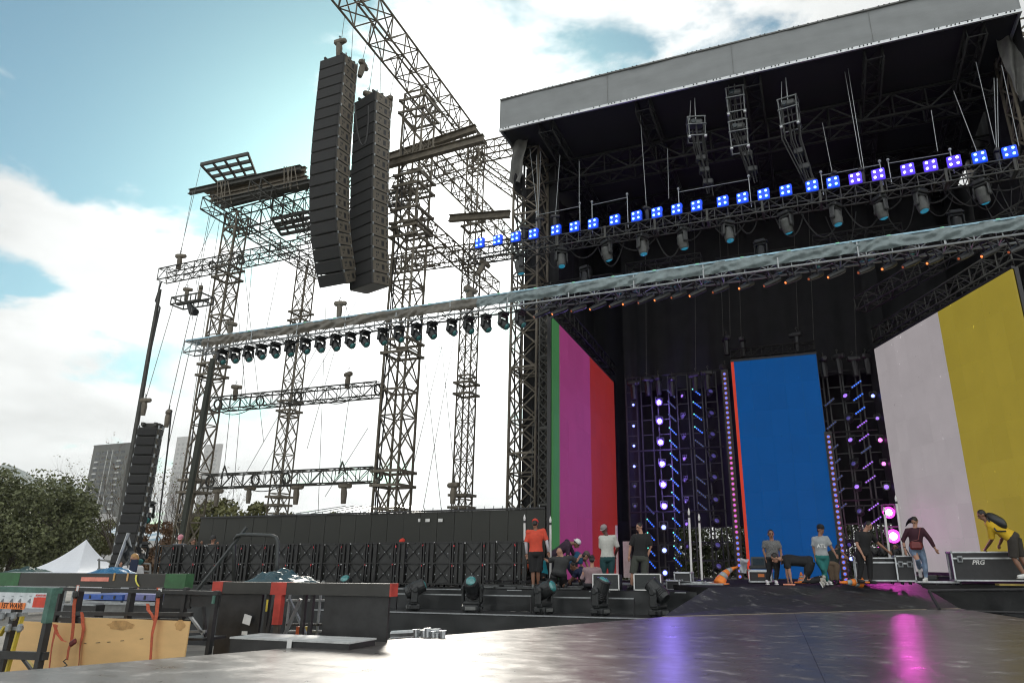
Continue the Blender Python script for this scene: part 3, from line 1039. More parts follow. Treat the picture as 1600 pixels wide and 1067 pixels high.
# chain hoists
hb = MB().bev((0, 0, 0), (.42, .24, .2), .05)
hb.lathe([(.09, -.18), (.11, -.1), (.11, .15), (.08, .2)], 10, Matrix.Translation((.12, 0, 0)) @ Matrix.Rotation(math.pi / 2, 4, 'Y'))
HB = hb.mesh('hoist_motor', B)
hs = MB().tube([(.02, 0, -.1), (.04, 0, -.3), (.05, 0, -.72)], [.11, .13, .1], 8)
HS = hs.mesh('chain_bag', B)
hk = MB().tube([(0, 0, .1), (0, 0, .2), (.05, 0, .26), (0, 0, .31), (-.04, 0, .27)], .018, 6)
HK = hk.mesh('hook', STEEL)
HOISTS = []
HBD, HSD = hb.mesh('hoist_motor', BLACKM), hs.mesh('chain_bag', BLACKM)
def hoist(lab, px, py, Y, sc_=1.0, rz=0.0, tilt=0.0, pos=None, dark=False):
    P = pos or aY(px, py, Y)
    t = thing('chain_hoist', lab, 'chain hoist', P, rz)
    t.rotation_euler = (0, tilt, rz)
    t.scale = (sc_, sc_, sc_)
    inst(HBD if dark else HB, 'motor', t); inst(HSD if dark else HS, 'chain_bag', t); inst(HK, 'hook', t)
    return t
def wire(lab, pts, r=.012, m=None, name='steel_cable', group=None, cat='cable', sag=0):
    if sag and len(pts) == 2:
        a, b = Vector(pts[0]), Vector(pts[1])
        pts = [a.lerp(b, i / 12) - Vector((0, 0, sag * 4 * (i / 12) * (1 - i / 12))) for i in range(13)]
    o = MB().tube(pts, r, 5).build(name, m or WIRE)
    return tag(o, lab, cat, group)

HO = [('hoist over the left corner of the taller speaker column', 530, 66, 18.4, 1.0, 0, 0),
      ('hoist beside the right top corner of the taller speaker column', 567, 100, 18.6, .95, 1.6, .25),
      ('hoist on the left top corner of the shorter speaker column', 575, 147, 19.4, .95, .8, 0),
      ('hoist leaning at the right top corner of the shorter speaker column', 610, 154, 19.8, .9, 2.2, -.3),
      ('hoist on the free end of the high side truss', 281, 400, 21.2, .9, .3, 0),
      ('left hoist on the small hanging ring truss', 292, 452, 18.5, .65, .5, 0),
      ('right hoist on the small hanging ring truss', 314, 449, 18.5, .65, 2.4, 0),
      ('hoist on the covered light truss near its left end', 360, 505, 18.2, .75, 1.2, 0),
      ('hoist on the covered light truss right of the slim tower', 530, 474, 18.2, .8, .2, 0),
      ('hoist on the middle side truss near its left end', 368, 604, 21.5, .8, .6, 0),
      ('hoist on the middle side truss near its right end', 545, 584, 21.5, .8, 2.8, 0),
      ('hoist above the left end of the slanted speaker column', 226, 625, 14, .6, .2, 0),
      ('hoist above the right end of the slanted speaker column', 264, 643, 14.2, .6, 2.6, 0),
      ('leftmost hoist under the lowest side truss', 339, 767, 21.4, .8, .2, 0),
      ('second hoist from the left under the lowest side truss', 389, 762, 21.4, .8, .4, 0),
      ('third hoist from the left under the lowest side truss', 463, 760, 21.4, .9, .1, 0),
      ('rightmost hoist under the lowest side truss', 537, 758, 21.4, .9, .4, 0),
      ('hoist on the covered light truss before the thin tower', 733, 452, 18.0, .9, 1.2, 0),
      ('hoist at the foot of the thin tower above the black wall', 710, 757, 22, .9, 2.9, 0),
      ('hoist under the left end of the blue lamp truss', 757, 410, 20.5, .8, 1, .5)]
for h in HO:
    HOISTS.append(hoist(*h))
# cables, given by their two ends and depths
CB = [((539, 22), (533, 66), 18.4, 'cable holding the hoist over the taller speaker column'), ((552, 38), (549, 92), 18.4, 'cable down to the top of the taller speaker column'),
      ((582, 30), (566, 96), 18.6, 'cable down to the hoist beside the taller speaker column'), ((587, 70), (577, 140), 19.4, 'cable above the left hoist of the shorter speaker column'),
      ((618, 106), (610, 148), 19.8, 'cable above the leaning hoist of the shorter column'), ((595, 60), (594, 152), 19.6, 'thin cable with a turnbuckle behind the speaker columns'),
      ((301, 300), (282, 398), 21.3, 'left cable from the beams down to the side truss hoist'), ((313, 262), (281, 398), 21.4, 'cable from the platform frame down to the side truss hoist'),
      ((330, 318), (306, 446), 20, 'first cable down to the small hanging ring truss'), ((345, 322), (288, 452), 20, 'slanting cable behind the small ring truss'),
      ((281, 440), (228, 622), 18, 'long cable down the far left to the speaker hoist'), ((309, 490), (262, 700), 16, 'cable from the ring truss down past the speaker column'),
      ((300, 480), (254, 680), 16.4, 'second cable from the ring truss down past the speaker column'),
      ((330, 330), (300, 500), 22, 'thin cable left of the leftmost tower'), ((345, 330), (300, 640), 22.4, 'thin cable slanting across the leftmost tower'),
      ((250, 436), (216, 640), 18, 'cable beside the leaning black pole'), ((394, 410), (363, 790), 24, 'left bracing cable between the towers'),
      ((380, 405), (412, 690), 24, 'bracing cable slanting right between the towers'), ((366, 420), (386, 640), 24, 'bracing cable just right of the leftmost tower'),
      ((438, 405), (415, 520), 24, 'short cable from the high side truss'), ((553, 440), (480, 700), 24, 'bracing cable from under the taller speaker column'),
      ((560, 465), (390, 770), 24, 'long diagonal bracing cable behind the middle side truss'), ((520, 500), (372, 760), 24, 'long diagonal bracing cable near the slim tower'),
      ((510, 450), (497, 800), 24, 'upright cable right of the slim tower'), ((535, 462), (560, 540), 24, 'short cable below the taller column foot'),
      ((547, 610), (530, 735), 21.5, 'cable from the middle side truss to the lowest side truss'), ((575, 668), (508, 775), 21.5, 'slanting cable with turnbuckle right of the lowest side truss'),
      ((362, 615), (350, 735), 21.5, 'cable over the left bridle of the lowest side truss'),
      ((659, 520), (690, 800), 25, 'first of the crossing bracing cables right of the thickest tower'), ((720, 470), (660, 800), 25, 'second of the crossing bracing cables right of the thickest tower'),
      ((690, 540), (712, 760), 25, 'third of the crossing bracing cables right of the thickest tower'), ((700, 500), (645, 730), 25, 'fourth of the crossing bracing cables right of the thickest tower'),
      ((680, 440), (688, 560), 25, 'short bracing cable under the covered truss right of the thickest tower'), ((833, 660), (829, 795), 21, 'thin cable on the black drape above the red shirted worker'),
      ((860, 440), (835, 670), 21, 'thin cable on the left roof mast')]
for a, b, Y, l in CB:
    wire(l, [aY(*a, Y), aY(*b, Y)], .011)
# leaning black poles at the left
wire('thick black leaning pole at the far left of the scaffold', [aY(250, 452, 17), aY(232, 555, 17), aY(172, 905, 17)], [.06, .075, .09], STEEL, 'leaning_pole', cat='pole')
wire('black cable bundle hanging from the far left truss end', [aY(252, 440, 17), aY(243, 470, 17), aY(250, 480, 17), aY(215, 640, 17)], .03, CABLE, 'cable_bundle')
wire('dark pole leaning against the leftmost tower', [aY(332, 560, 20.5), aY(310, 690, 20.5), aY(279, 860, 20.5)], [.1, .14, .11], mat('green black pole', (.03, .035, .025), .6), 'leaning_pole', cat='pole')
wire('black cable bundle hanging over the right speaker column', [aY(567 - 12 * math.cos(math.pi * q / 14) * (1 - .3 * q / 14), 165 + 62 * math.sin(math.pi * q / 14), 18.5) for q in range(15)], .03, CABLE, 'cable_bundle')
wire('black signal cable beside the slanted speaker column', [aY(268, 640, 14), aY(262, 700, 14), aY(250, 800, 14), aY(240, 905, 14)], .022, CABLE, 'signal_cable')
# bridles of the lowest truss
for px_b, py_b, l in ((351, 735, 'left'), (535, 728, 'right')):
    m_ = MB()
    m_.tube([aY(px_b - 6, py_b + 12, 21.5), aY(px_b, py_b - 8, 21.5)], .03, 6); m_.tube([aY(px_b + 6, py_b + 12, 21.5), aY(px_b, py_b - 8, 21.5)], .03, 6)
    tag(m_.build('lifting_bridle', STEEL), 'triangular lifting bridle on the %s part of the lowest side truss' % l, 'bridle')
# small hanging ring truss with a light
cR = aY(300, 470, 18.5)
rt = thing('ring_truss', 'small hanging truss platform at the upper left with a lamp under it', 'truss', cR, world=True)
m_ = MB()
for dz in (-.14, .14):
    for sx in (-1, 1):
        m_.bar(cR + Vector((-.75, sx * .3, dz)), cR + Vector((.75, sx * .3, dz)), .045); m_.bar(cR + Vector((sx * .75, -.3, dz)), cR + Vector((sx * .75, .3, dz)), .045)
m_.build('rail', STEEL, rt)
m_ = MB()
for k in range(7):
    x = -.75 + k * .25
    for sx in (-1, 1):
        m_.bar(cR + Vector((x, sx * .3, -.14)), cR + Vector((x, sx * .3, .14)), .03)
m_.bar(cR + Vector((-.75, 0, -.05)), cR + Vector((.75, 0, -.05)), .12, .06)
m_.build('strut', STEEL, rt)
MB().tube([cR + Vector((-.1, 0, -.15)), cR + Vector((.15, 0, -.45)), cR + Vector((.3, 0, -.5))], [.1, .17, .14], 10).build('lamp_housing', BLACKP, rt)

# ================================================================ MOVING LIGHTS (shared meshes)
bs = MB().bev((0, 0, .07), (.42, .36, .14), .03)
bs.box((-.24, 0, .07), (.06, .16, .06)); bs.box((.24, 0, .07), (.06, .16, .06))
ML_BASE = bs.mesh('base', BLACKP)
ML_FEET = MB()
for sx in (-1, 1):
    for sy in (-1, 1):
        ML_FEET.lathe([(.03, -.03), (.035, .01)], 8, Matrix.Translation((sx * .15, sy * .13, 0)))
ML_FEET = ML_FEET.mesh('foot', BLACKM)
ML_PLATE = MB().box((0, -.184, .07), (.26, .006, .08)).lathe([(.02, 0), (.02, .01)], 8, Matrix.Translation((-.07, -.19, .075)) @ Matrix.Rotation(math.pi / 2, 4, 'X')).mesh('display_panel', GREYP)
yk = MB()
yk.bev((0, 0, .18), (.46, .2, .09), .03)
for s_ in (-1, 1):
    yk.bev((s_ * .225, 0, .39), (.07, .19, .42), .03)
    yk.lathe([(.09, -.04), (.1, 0), (.06, .03)], 12, Matrix.Translation((s_ * .25, 0, .52)) @ Matrix.Rotation(s_ * math.pi / 2, 4, 'Y'))
ML_YOKE = yk.mesh('yoke', BLACKP)
hd = MB().lathe([(.05, -.26), (.14, -.25), (.17, -.18), (.175, -.05), (.185, .05), (.17, .2), (.165, .27), (.15, .30), (.135, .295)], 18, Matrix.Diagonal((1, 1.08, 1, 1)))
ML_HEAD = hd.mesh('head', BLACKP, smooth=False)
ML_VENT = MB()
for k in range(4):
    ML_VENT.lathe([(.178, -.16 + k * .045), (.186, -.15 + k * .045), (.178, -.135 + k * .045)], 18, Matrix.Diagonal((1, 1.08, 1, 1)))
ML_VENT = ML_VENT.mesh('cooling_fin', BLACKM)
ML_LENS = MB().lathe([(.135, .28), (.12, .31), (.08, .335), (.02, .342)], 18, Matrix.Diagonal((1, 1.08, 1, 1)))
LENS_TEAL = ML_LENS.mesh('lens', TEALG, smooth=True)
LENS_BLUE = ML_LENS.mesh('lens', lamp_mat('faint cyan lens', (.005, .09, .14), .7), smooth=True)
ML_RING = MB().lathe([(.168, .25), (.175, .265), (.168, .285)], 18, Matrix.Diagonal((1, 1.08, 1, 1))).mesh('bezel', BLACKM)
GBODY = mat('dusty grey lamp body', (0.065, 0.068, 0.065), 0.5, 0, 0.25, 7, 0.1)
G_HEAD = hd.mesh('head', GBODY); G_YOKE = yk.mesh('yoke', mat('dark lamp yoke', (.03, .032, .033), .5)); G_BASE = bs.mesh('base', mat('dark lamp yoke', (.03, .032, .033), .5))
def moving_light(lab, loc, pan, tilt, sc_=1.0, hang=False, lens=None, body='b', group=None, cat='moving light', lite=False):
    t = thing('moving_light', lab, cat, loc, 0, group)
    t.rotation_euler = (math.pi if hang else 0, 0, pan)
    t.scale = (sc_,) * 3
    inst(ML_BASE if body == 'b' else G_BASE, 'base', t)
    if not lite:
        inst(ML_PLATE, 'display_panel', t)
        inst(ML_FEET, 'feet', t, kind='stuff')
    inst(ML_YOKE if body == 'b' else G_YOKE, 'yoke', t)
    h_ = inst(ML_HEAD if body == 'b' else G_HEAD, 'head', t, loc=(0, 0, .52), rot=(tilt, 0, 0))
    inst(lens or LENS_TEAL, 'lens', h_)
    if not lite:
        inst(ML_VENT, 'cooling_fin', h_); inst(ML_RING, 'bezel', h_)
    return t
st = [(645, 954, .98, -.9, -1.15, 'leftmost moving light on the black step, its head turned to the left'),
      (737, 955, 1.05, .25, .85, 'second moving light from the left on the black step, glass facing up'),
      (850, 958, 1.02, 1.25, 1.2, 'third moving light from the left on the black step, head tipped left'),
      (938, 959, 1.02, 1.3, .45, 'moving light on the black step in front of the left monitor box'),
      (1030, 961, 1.02, 1.2, -.85, 'rightmost moving light on the black step, beside the ramp')]
for px, py, s_, pan, tl, lb in st:
    P = aY(px, py, 17.35); P.z = 1.28
    moving_light(lb, P, pan, tl, s_)
P = aY(541, 925, 18.2); P.z = 1.3
moving_light('moving light with a green glass poking up behind the long black table', P, .2, .7, 1.0)

# ================================================================ BLUE LAMP TRUSS
by = 20.5
L0, L1 = aY(738, 400, by), aY(1640, 251, by)
BT = truss('lamp_truss', 'long truss that carries the row of blue lamp panels under the roof', 'truss', (L0.x, by, 13.05), (L1.x, by, 13.05), .5, .38, .42, .024, .014, STEEL, plates=1.7)
for i in range(5):
    x = -8.6 + i * 3.1
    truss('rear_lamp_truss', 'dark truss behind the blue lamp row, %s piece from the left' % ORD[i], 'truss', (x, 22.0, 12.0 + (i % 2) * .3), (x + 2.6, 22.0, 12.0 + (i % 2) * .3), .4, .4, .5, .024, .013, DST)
xs = [750, 778, 806, 834, 869, 898, 927, 961, 995, 1027, 1058, 1089, 1130, 1161, 1194, 1229, 1270, 1303, 1338, 1374, 1420, 1456, 1493, 1533, 1580]
ys = [383, 378, 373, 368, 362, 356, 352, 349, 342, 337, 332, 327, 321, 316, 311, 306, 299, 294, 288, 283, 275, 270, 264, 258, 248]
BLH = mat('blue glowing lamp housing', (0.02, 0.03, 0.08), 0.4, 0, .2, 9, 0, emit=(0.0, 0.028, 0.42), estr=1.0)  # emission on the housings stands in for the glow around the lamps
BLH2 = mat('violet glowing lamp housing', (0.03, 0.02, 0.08), 0.4, 0, .2, 9, 0, emit=(0.04, 0.015, 0.40), estr=1.0)
hm = MB().bev((0, 0, 0), (.36, .14, .36), .02)
HM1, HM2 = hm.mesh('housing', BLH), hm.mesh('housing', BLH2)
lm = MB().lathe([(.037, 0), (.037, .012), (.02, .025)], 10, Matrix.Rotation(math.pi / 2, 4, 'X'))
LM1, LM2 = lm.mesh('lamp', lamp_mat('cold blue lamp', (.10, .38, 1), 6)), lm.mesh('lamp', lamp_mat('violet blue lamp', (.34, .34, 1), 6))
yb = MB().bar((-.18, 0, -.2), (.18, 0, -.2), .03).bar((-.18, 0, -.2), (-.18, 0, .02), .03, .02).bar((.18, 0, -.2), (.18, 0, .02), .03, .02).mesh('bracket', BLACKM)
for i, (x, y) in enumerate(zip(xs, ys)):
    P = aY(x, y, by - .25)
    P.z = 13.43
    vio = x in (1338, 1374, 1456, 1493, 1420)
    lb = ('blue lamp panel, %s from the left end of the lit row under the roof' % ORD[i]) if not vio else ('violet blue lamp panel, %s from the left end of the lit row' % ORD[i])
    t = thing('blinder_light', lb, 'stage light', P, R_(-10), 'stage lights in a row on the truss under the roof')
    inst(HM2 if vio else HM1, 'housing', t)
    inst(yb, 'bracket', t)
    for dx in (-.09, .09):
        for dz in (-.09, .09):
            inst(LM2 if vio else LM1, 'lamp', t, loc=(dx, -.075, dz))
# spots hanging below it: large ones (px, py of the lamp centre), then the smaller dark row behind
big = [(812, 405, 0), (877, 398, 0), (948, 385, 1), (1004, 378, 1), (1066, 368, 1), (1138, 358, 1), (1228, 345, 1), (1306, 335, 1), (1377, 328, 1), (1440, 318, 1), (1535, 303, 1)]
for i, (x, y, k) in enumerate(big):
    P = aY(x, y, by); P.z = 12.84
    moving_light('grey pointed moving light hanging under the blue lamp row, %s from the left' % ORD[i], P, R_((-50, 40, -35, 55)[i % 4]), R_((14, -12, 20, -8)[i % 4]), .86, True, LENS_BLUE, 'g', 'moving lights hanging under the blue lamps', lite=True)
small = [(914, 392), (1185, 348), (1486, 302), (965, 395), (992, 396), (1025, 390), (1048, 388), (1150, 382), (1212, 374), (1352, 345), (1413, 338), (1340, 352), (1268, 345), (1100, 385)]
for i, (x, y) in enumerate(small):
    P = aY(x, y, 21.8); P.z = 12.0 + (.62 if i < 3 else 0.1)
    moving_light('small dark moving light behind the blue lamp row, %s from the left' % ORD[sorted(small, key=lambda q: q[0]).index((x, y))], P, R_(10 * (i % 5) - 20), 0.05 * (i % 3), .85, True, LENS_TEAL, 'b', 'small dark moving lights behind the blue lamp row', lite=True)
# uprights and hooks over the lamp row
for i, (xa, xb, ya, yb_) in enumerate(((838, 906, 336, 322), (925, 980, 320, 308), (1060, 1170, 300, 280), (1283, 1375, 274, 257), (1388, 1485, 255, 239))):
    A, Bp = aY(xa, ya, by), aY(xb, yb_, by)
    t = thing('cable_bridge', 'thin wire bridge above the blue lamps, %s from the left' % ORD[i], 'wire bridge', A, world=True)
    MB().tube([A, Bp], .014, 5).build('wire', ALUM, t)
    for Q in (A, Bp):
        MB().bar(Q + Vector((0, 0, .1)), (Q.x, Q.y, 13.2), .022).build('post', ALUM, t)
        MB().ball(Q + Vector((0, 0, .12)), .05, 8).build('clamp', ALUM, t)
# rods and chains from the roof to the truss
rods = [(828, 240, 840, 337), (845, 245, 841, 337), (838, 250, 842, 340), (875, 250, 868, 336), (905, 260, 905, 325), (1000, 180, 1010, 322), (1043, 240, 1045, 310), (1320, 120, 1346, 262), (1325, 115, 1350, 264), (1285, 200, 1300, 268), (1525, 105, 1555, 226), (1553, 130, 1557, 232), (1490, 150, 1527, 238), (1455, 180, 1465, 236), (1565, 110, 1592, 228), (1558, 130, 1560, 232)]
for i, (x0, y0, x1, y1) in enumerate(rods):
    wire('hanging rod between the roof and the blue lamp truss, %s from the left' % ORD[i], [aY(x0, y0 - 8, 20.9), aY(x1, y1, 20.5)], .011, ALUM, 'hanging_rod', cat='rod')
for i, (x, y) in enumerate(((842, 342), (866, 338), (818, 356), (1010, 325), (1346, 266), (1557, 236), (1530, 240), (1302, 271))):
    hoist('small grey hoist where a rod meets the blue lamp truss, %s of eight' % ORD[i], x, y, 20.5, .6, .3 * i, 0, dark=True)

# ================================================================ COVERED FRONT TRUSS
FOIL = mat('clear wrinkled truss wrap', (0.17, 0.215, 0.22), 0.2, 0.1, 0.35, 3, 1.0, bscale=5)
FOILD = mat('dusty brown truss wrap', (0.13, 0.12, 0.10), 0.3, 0.05, 0.45, 3, 1.0, bscale=5)
sy = 18.0
S0, S1 = aY(297, 540, sy), aY(1650, 343, sy)
FT = truss('covered_truss', 'long front light truss wrapped in crinkled silver plastic across the whole stage', 'truss', (S0.x, sy, 9.95), (S1.x, sy, 10.1), .5, .42, .6, .03, .015, ALUM)
def wrap(u, v, y0=sy - .29):
    x = S0.x + .9 + (S1.x - S0.x - .9) * u
    z = 10.17 - .33 * v + .15 * u
    q = Vector((x * 2.1, z * 3, 1))
    k = (x * .55) % 1
    fold = .05 * math.sin(18 * (x * .4 + .5 * v + .6 * noise.noise(Vector((x * .7, 0, 4)))))
    return (x, y0 + .05 * noise.noise(q) + .03 * noise.noise(q * 3.1) + fold * .4 - .03 * math.sin(math.pi * v), z)
nsp = 3
def wrap_part(u0, u1, m_, n):
    MB().grid(n, 9, lambda u, v: FT.matrix_world.inverted() @ Vector(wrap(u0 + (u1 - u0) * u, v))).build('plastic_wrap', m_, FT, smooth=True)
bpy.context.view_layer.update()
wrap_part(0, .42, FOILD, 260); wrap_part(.42, 1, FOIL, 420)
MB().bb((.1, -.30, .20), ((S1 - S0).length, .24, .245)).build('top_cover', mat('blue silver cover sheet', (.30, .48, .58), .3, .2, .3, 2, .6), FT)
tb = MB().box((0, -.3, -.02), (.035, .02, .42)).mesh('wrap_strap', ALUM)
tp = MB().box((0, -.26, .235), (.09, .1, .03)).mesh('green_tape', mat('pale green tape', (.3, .75, .5), .5))
for k in range(15):
    inst(tb, 'wrap_strap', FT, loc=(1.2 + k * 1.95, 0, 0))
for k in range(24):
    inst(tp, 'green_tape', FT, loc=(3.0 + k * 1.2, 0, 0))
# black moving heads under its left part
dk = [(350, 545), (370, 543), (391, 541), (411, 536), (433, 532), (456, 528), (480, 524), (503, 521), (527, 516), (550, 512), (572, 514), (600, 508), (625, 505), (652, 503), (676, 500), (707, 494), (733, 491), (760, 487), (787, 482), (813, 478)]
for i, (x, y) in enumerate(dk):
    P = aY(x, y - 8, sy); P.z = 9.74
    moving_light('black moving light hanging under the covered truss, %s from the left' % ORD[i], P, R_(70), R_(-52 + 6 * (i % 3)), .70, True, LENS_TEAL, 'b', 'black moving lights under the covered truss', lite=True)
# orange glowing profile spots under the right part
OR1 = lamp_mat('dim orange filament', (1, .23, .05), .8)
pf = MB().tube([(-.28, 0, 0), (-.1, 0, 0), (.05, 0, 0), (.22, 0, 0)], [.06, .075, .09, .085], 10)
PF = pf.mesh('barrel', BLACKP)
PFY = MB().bar((0, -.11, .02), (0, -.11, .3), .03).bar((0, .11, .02), (0, .11, .3), .03).bar((0, -.12, .3), (0, .12, .3), .04).mesh('yoke', BLACKM)
PFL = MB().lathe([(.032, 0), (.03, .012)], 10, Matrix.Translation((-.285, 0, 0)) @ Matrix.Rotation(-math.pi / 2, 4, 'Y')).mesh('glowing_lens', OR1)
PFD = PFL.copy(); PFD.materials.clear(); PFD.materials.append(lamp_mat('faint orange filament', (.5, .1, .02), .25))
pxs = [848, 876, 905, 935, 965, 985, 1010, 1035, 1060, 1090, 1125, 1165, 1205, 1238, 1272, 1305, 1350, 1386, 1420, 1457, 1503, 1543, 1582]
for i, x in enumerate(pxs):
    P = aY(x, 468 - (x - 848) * .148 + 5 * (i % 2), sy); P.z = 9.5 + .15 * (x - 297) / 1350
    t = thing('profile_spot', 'black spot lamp with a small orange glow under the covered truss, %s from the left' % ORD[i], 'spot lamp', P, R_(25), 'orange glowing spot lamps under the covered truss')
    t.rotation_euler = (0, R_(-28), R_(25 + 8 * (i % 3)))
    inst(PF, 'barrel', t); inst(PFY, 'yoke', t); inst(PFL if i % 2 else PFD, 'glowing_lens', t)

# drooping cable looms
rr = random.Random(77)
for i in range(16):
    x = -9.2 + i * .98 + rr.uniform(-.2, .2); wd = rr.uniform(.5, 1.3); sg = rr.uniform(.25, .9)
    wire('drooping black cable loop under the blue lamp truss, %s from the left' % ORD[i], [(x, 20.8, 12.85), (x + wd, 20.85, 12.85)], .022, CABLE, 'cable_loop', sag=sg)
for i in range(8):
    a = aY((1475, 1440, 1510, 1380, 1545, 1290, 1530, 1560)[i], (300, 312, 296, 325, 290, 338, 300, 290)[i], 21); b = a + Vector((.9, .3, .15))
    wire('hanging black cable loop near the right end of the lamp truss, %s of eight' % ORD[i], [a, b], .016, CABLE, 'cable_loop', sag=.5 + .12 * i)
for i, (x0, x1, y0, y1, Y) in enumerate(((262, 330, 425, 412, 21), (340, 420, 410, 392, 21), (600, 650, 505, 497, 18), (690, 740, 490, 480, 18), (420, 480, 530, 520, 18), (340, 400, 640, 632, 21.3), (500, 560, 622, 615, 21.3), (380, 450, 758, 752, 21.3), (640, 700, 150, 210, 21.2), (610, 640, 90, 130, 19))):
    wire('thin drooping cable on the left scaffold trusses, %s of ten' % ORD[i], [aY(x0, y0, Y - .4), aY(x1, y1, Y - .4)], .018, CABLE, 'cable_loop', sag=.28)
# tower cable runs
for i, (px, X_, Y_, z1_) in enumerate(((632, -14.7, 21.15, 20), (640, -14.55, 21.12, 18), (330, -25.05, 22.3, 14), (800, -9.5, 21.4, 16.5), (806, -9.3, 21.4, 17))):
    wire('black cable run climbing a lattice mast, %s of five' % ORD[i], [(X_ + .04 * math.sin(k * 1.3 + i), Y_, 1.9 + (z1_ - 1.9) * k / 12) for k in range(13)], .028, CABLE, 'cable_run')

# ================================================================ LIGHT TOWERS ON STAGE
ty = 27.3
def PX(px, py, Y=ty):
    return aY(px, py, Y)
LAD = mat('black ladder truss', (0.03, 0.03, 0.03), 0.5, 0.2, 0.3, 6)
def ladder(lab, px_top, py_top, px_bot, py_bot, Y=ty + .25, w_=.45):
    a, b = PX(px_bot, py_bot, Y), PX(px_top, py_top, Y)
    a.x = b.x = (a.x + b.x) / 2
    a.z = 1.93
    t = thing('light_tower', lab, 'light tower', (a.x, Y, 1.93))
    H_ = b.z - 1.93
    r_ = MB().box((0, 0, H_ / 2), (.05, .05, H_)).mesh('rail', LAD)
    inst(r_, 'rail', t, loc=(-w_ / 2, 0, 0)); inst(r_, 'rail', t, loc=(w_ / 2, 0, 0))
    n = int(H_ / .6)
    rg = MB().box((0, 0, 0), (w_, .035, .035)).mesh('rung', LAD)
    for k in range(n + 1):
        inst(rg, 'rung', t, loc=(0, 0, k * H_ / n))
    return t
lads = [(989, 590, 992, 890, 'left group'), (1012, 588, 1018, 895, 'left group'), (1040, 586, 1044, 895, 'left group'), (1069, 585, 1077, 895, 'left group'), (1090, 583, 1102, 895, 'left group'), (1113, 581, 1126, 895, 'left group'),
        (1284, 582, 1302, 900, 'right group'), (1312, 579, 1330, 905, 'right group'), (1336, 577, 1356, 905, 'right group'), (1360, 575, 1390, 905, 'right group')]
for i, (a, b, c, d, gname) in enumerate(lads):
    k = i if i < 6 else i - 6
    ladder('black ladder light tower %s of the blue screen, %s from the left' % ('left' if i < 6 else 'right', ORD[k]), a, b, c, d)
for i, (x0, x1, y) in enumerate(((985, 1132, 705), (985, 1135, 800), (1282, 1372, 676), (1290, 1380, 782), (1275, 1366, 582), (985, 1130, 590))):
    a, b = PX(x0, y, ty + .2), PX(x1, y, ty + .2)
    b.z = a.z
    wire('black cross bar tying the light towers, %s of six' % ORD[i], [a, b], .03, LAD, 'cross_bar', cat='bar')
# spotlights: round ones
RB = MB().lathe([(.05, -.22), (.09, -.2), (.11, -.05), (.125, 0), (.13, .02)], 12, Matrix.Rotation(math.pi / 2, 4, 'X')).mesh('housing', BLACKP)
RL = MB().lathe([(.085, .012), (.075, .03), (.03, .045)], 12, Matrix.Rotation(math.pi / 2, 4, 'X'))
RY = MB().bar((-.15, 0, 0), (-.15, 0, .2), .025, .04).bar((.15, 0, 0), (.15, 0, .2), .025, .04).bar((-.16, 0, .2), (.16, 0, .2), .03).mesh('yoke', BLACKM)
def lens_mesh(name, c, s):
    return RL.mesh('lens', lamp_mat(name, c, s))
LM = {'hot': lens_mesh('white violet beam lamp', (.36, .28, 1), 26), 'blue': lens_mesh('small blue lamp', (.14, .17, 1), 2.6), 'vio': lens_mesh('small violet lamp', (.30, .14, .9), .7),
      'dim': lens_mesh('dim violet lamp', (.12, .09, .55), .14), 'mag': lens_mesh('hot magenta beam lamp', (1, .10, .70), 60), 'pink': lens_mesh('magenta lamp', (.8, .1, .7), 2.2), 'off': RL.mesh('lens', GLASS)}
_halo = MB().lathe([(.10, .0), (.10, .02), (.135, .035), (.15, .02), (.145, -.02)], 18, Matrix.Rotation(math.pi / 2, 4, 'X'))  # added glowing ring that imitates the halo round the hottest lamps
HALO = {'hot': _halo.mesh('halo_ring', lamp_mat('violet halo glow', (.14, .06, .9), .55)), 'mag': _halo.mesh('halo_ring', lamp_mat('magenta halo glow', (1, .05, .75), .8))}
def spot(lab, px, py, kind, s_=1.0, yaw=0.0, tl=0.0, Y=ty - .05):
    P = PX(px, py, Y)
    t = thing('spotlight', lab, 'spotlight', P, 0)
    t.rotation_euler = (tl, 0, yaw)
    t.scale = (s_,) * 3
    inst(RB, 'housing', t); inst(RY, 'yoke', t); inst(LM[kind], 'lens', t)
    if kind in HALO:
        inst(HALO[kind], 'halo_ring', t)
    return t
BBm = MB().box((0, 0, 0), (.46, .08, .07)).mesh('housing', BLACKP)
BLm = MB().lathe([(.027, 0), (.024, .012)], 8, Matrix.Rotation(math.pi / 2, 4, 'X'))
BL = {k: BLm.mesh('lens', lamp_mat('bar lens ' + k, c, s)) for k, c, s in (('blue', (.01, .13, 1), .9), ('dark', (.01, .08, .5), .18), ('vio', (.4, .12, 1), .6), ('green', (.1, .75, .6), .9))}
def led_bar(lab, px, py, kind, slope, Y=ty - .05):
    t = thing('led_bar', lab, 'LED bar', PX(px, py, Y), 0)
    t.rotation_euler = (0, slope, 0)
    inst(BBm, 'housing', t)
    for k in range(5):
        inst(BL['green'] if (kind == 'blue' and k == 0 and slope > 0) else BL[kind], 'lens', t, loc=(-.18 + k * .09, -.042, 0))
def pos(i, n):
    return 'topmost' if i == 0 else ('lowest' if i == n - 1 else ORD[i] + ' from the top')
for i, y in enumerate((632, 665, 696, 728, 759, 790)):
    spot('small violet blue spotlight, leftmost column of lights, %s' % pos(i, 6), 989.5 + i * .5, y, 'blue' if i < 4 else 'dim', .6, .2)
hot = [(1029.5, 628), (1030.5, 657.5), (1032, 690.5), (1034.5, 724), (1036, 756.5), (1037.5, 790)]
for i, (x, y) in enumerate(hot):
    spot('dazzling white violet spotlight in the bright column, %s' % pos(i, 6), x, y, 'hot', .95 - .04 * (i == 5), .55)
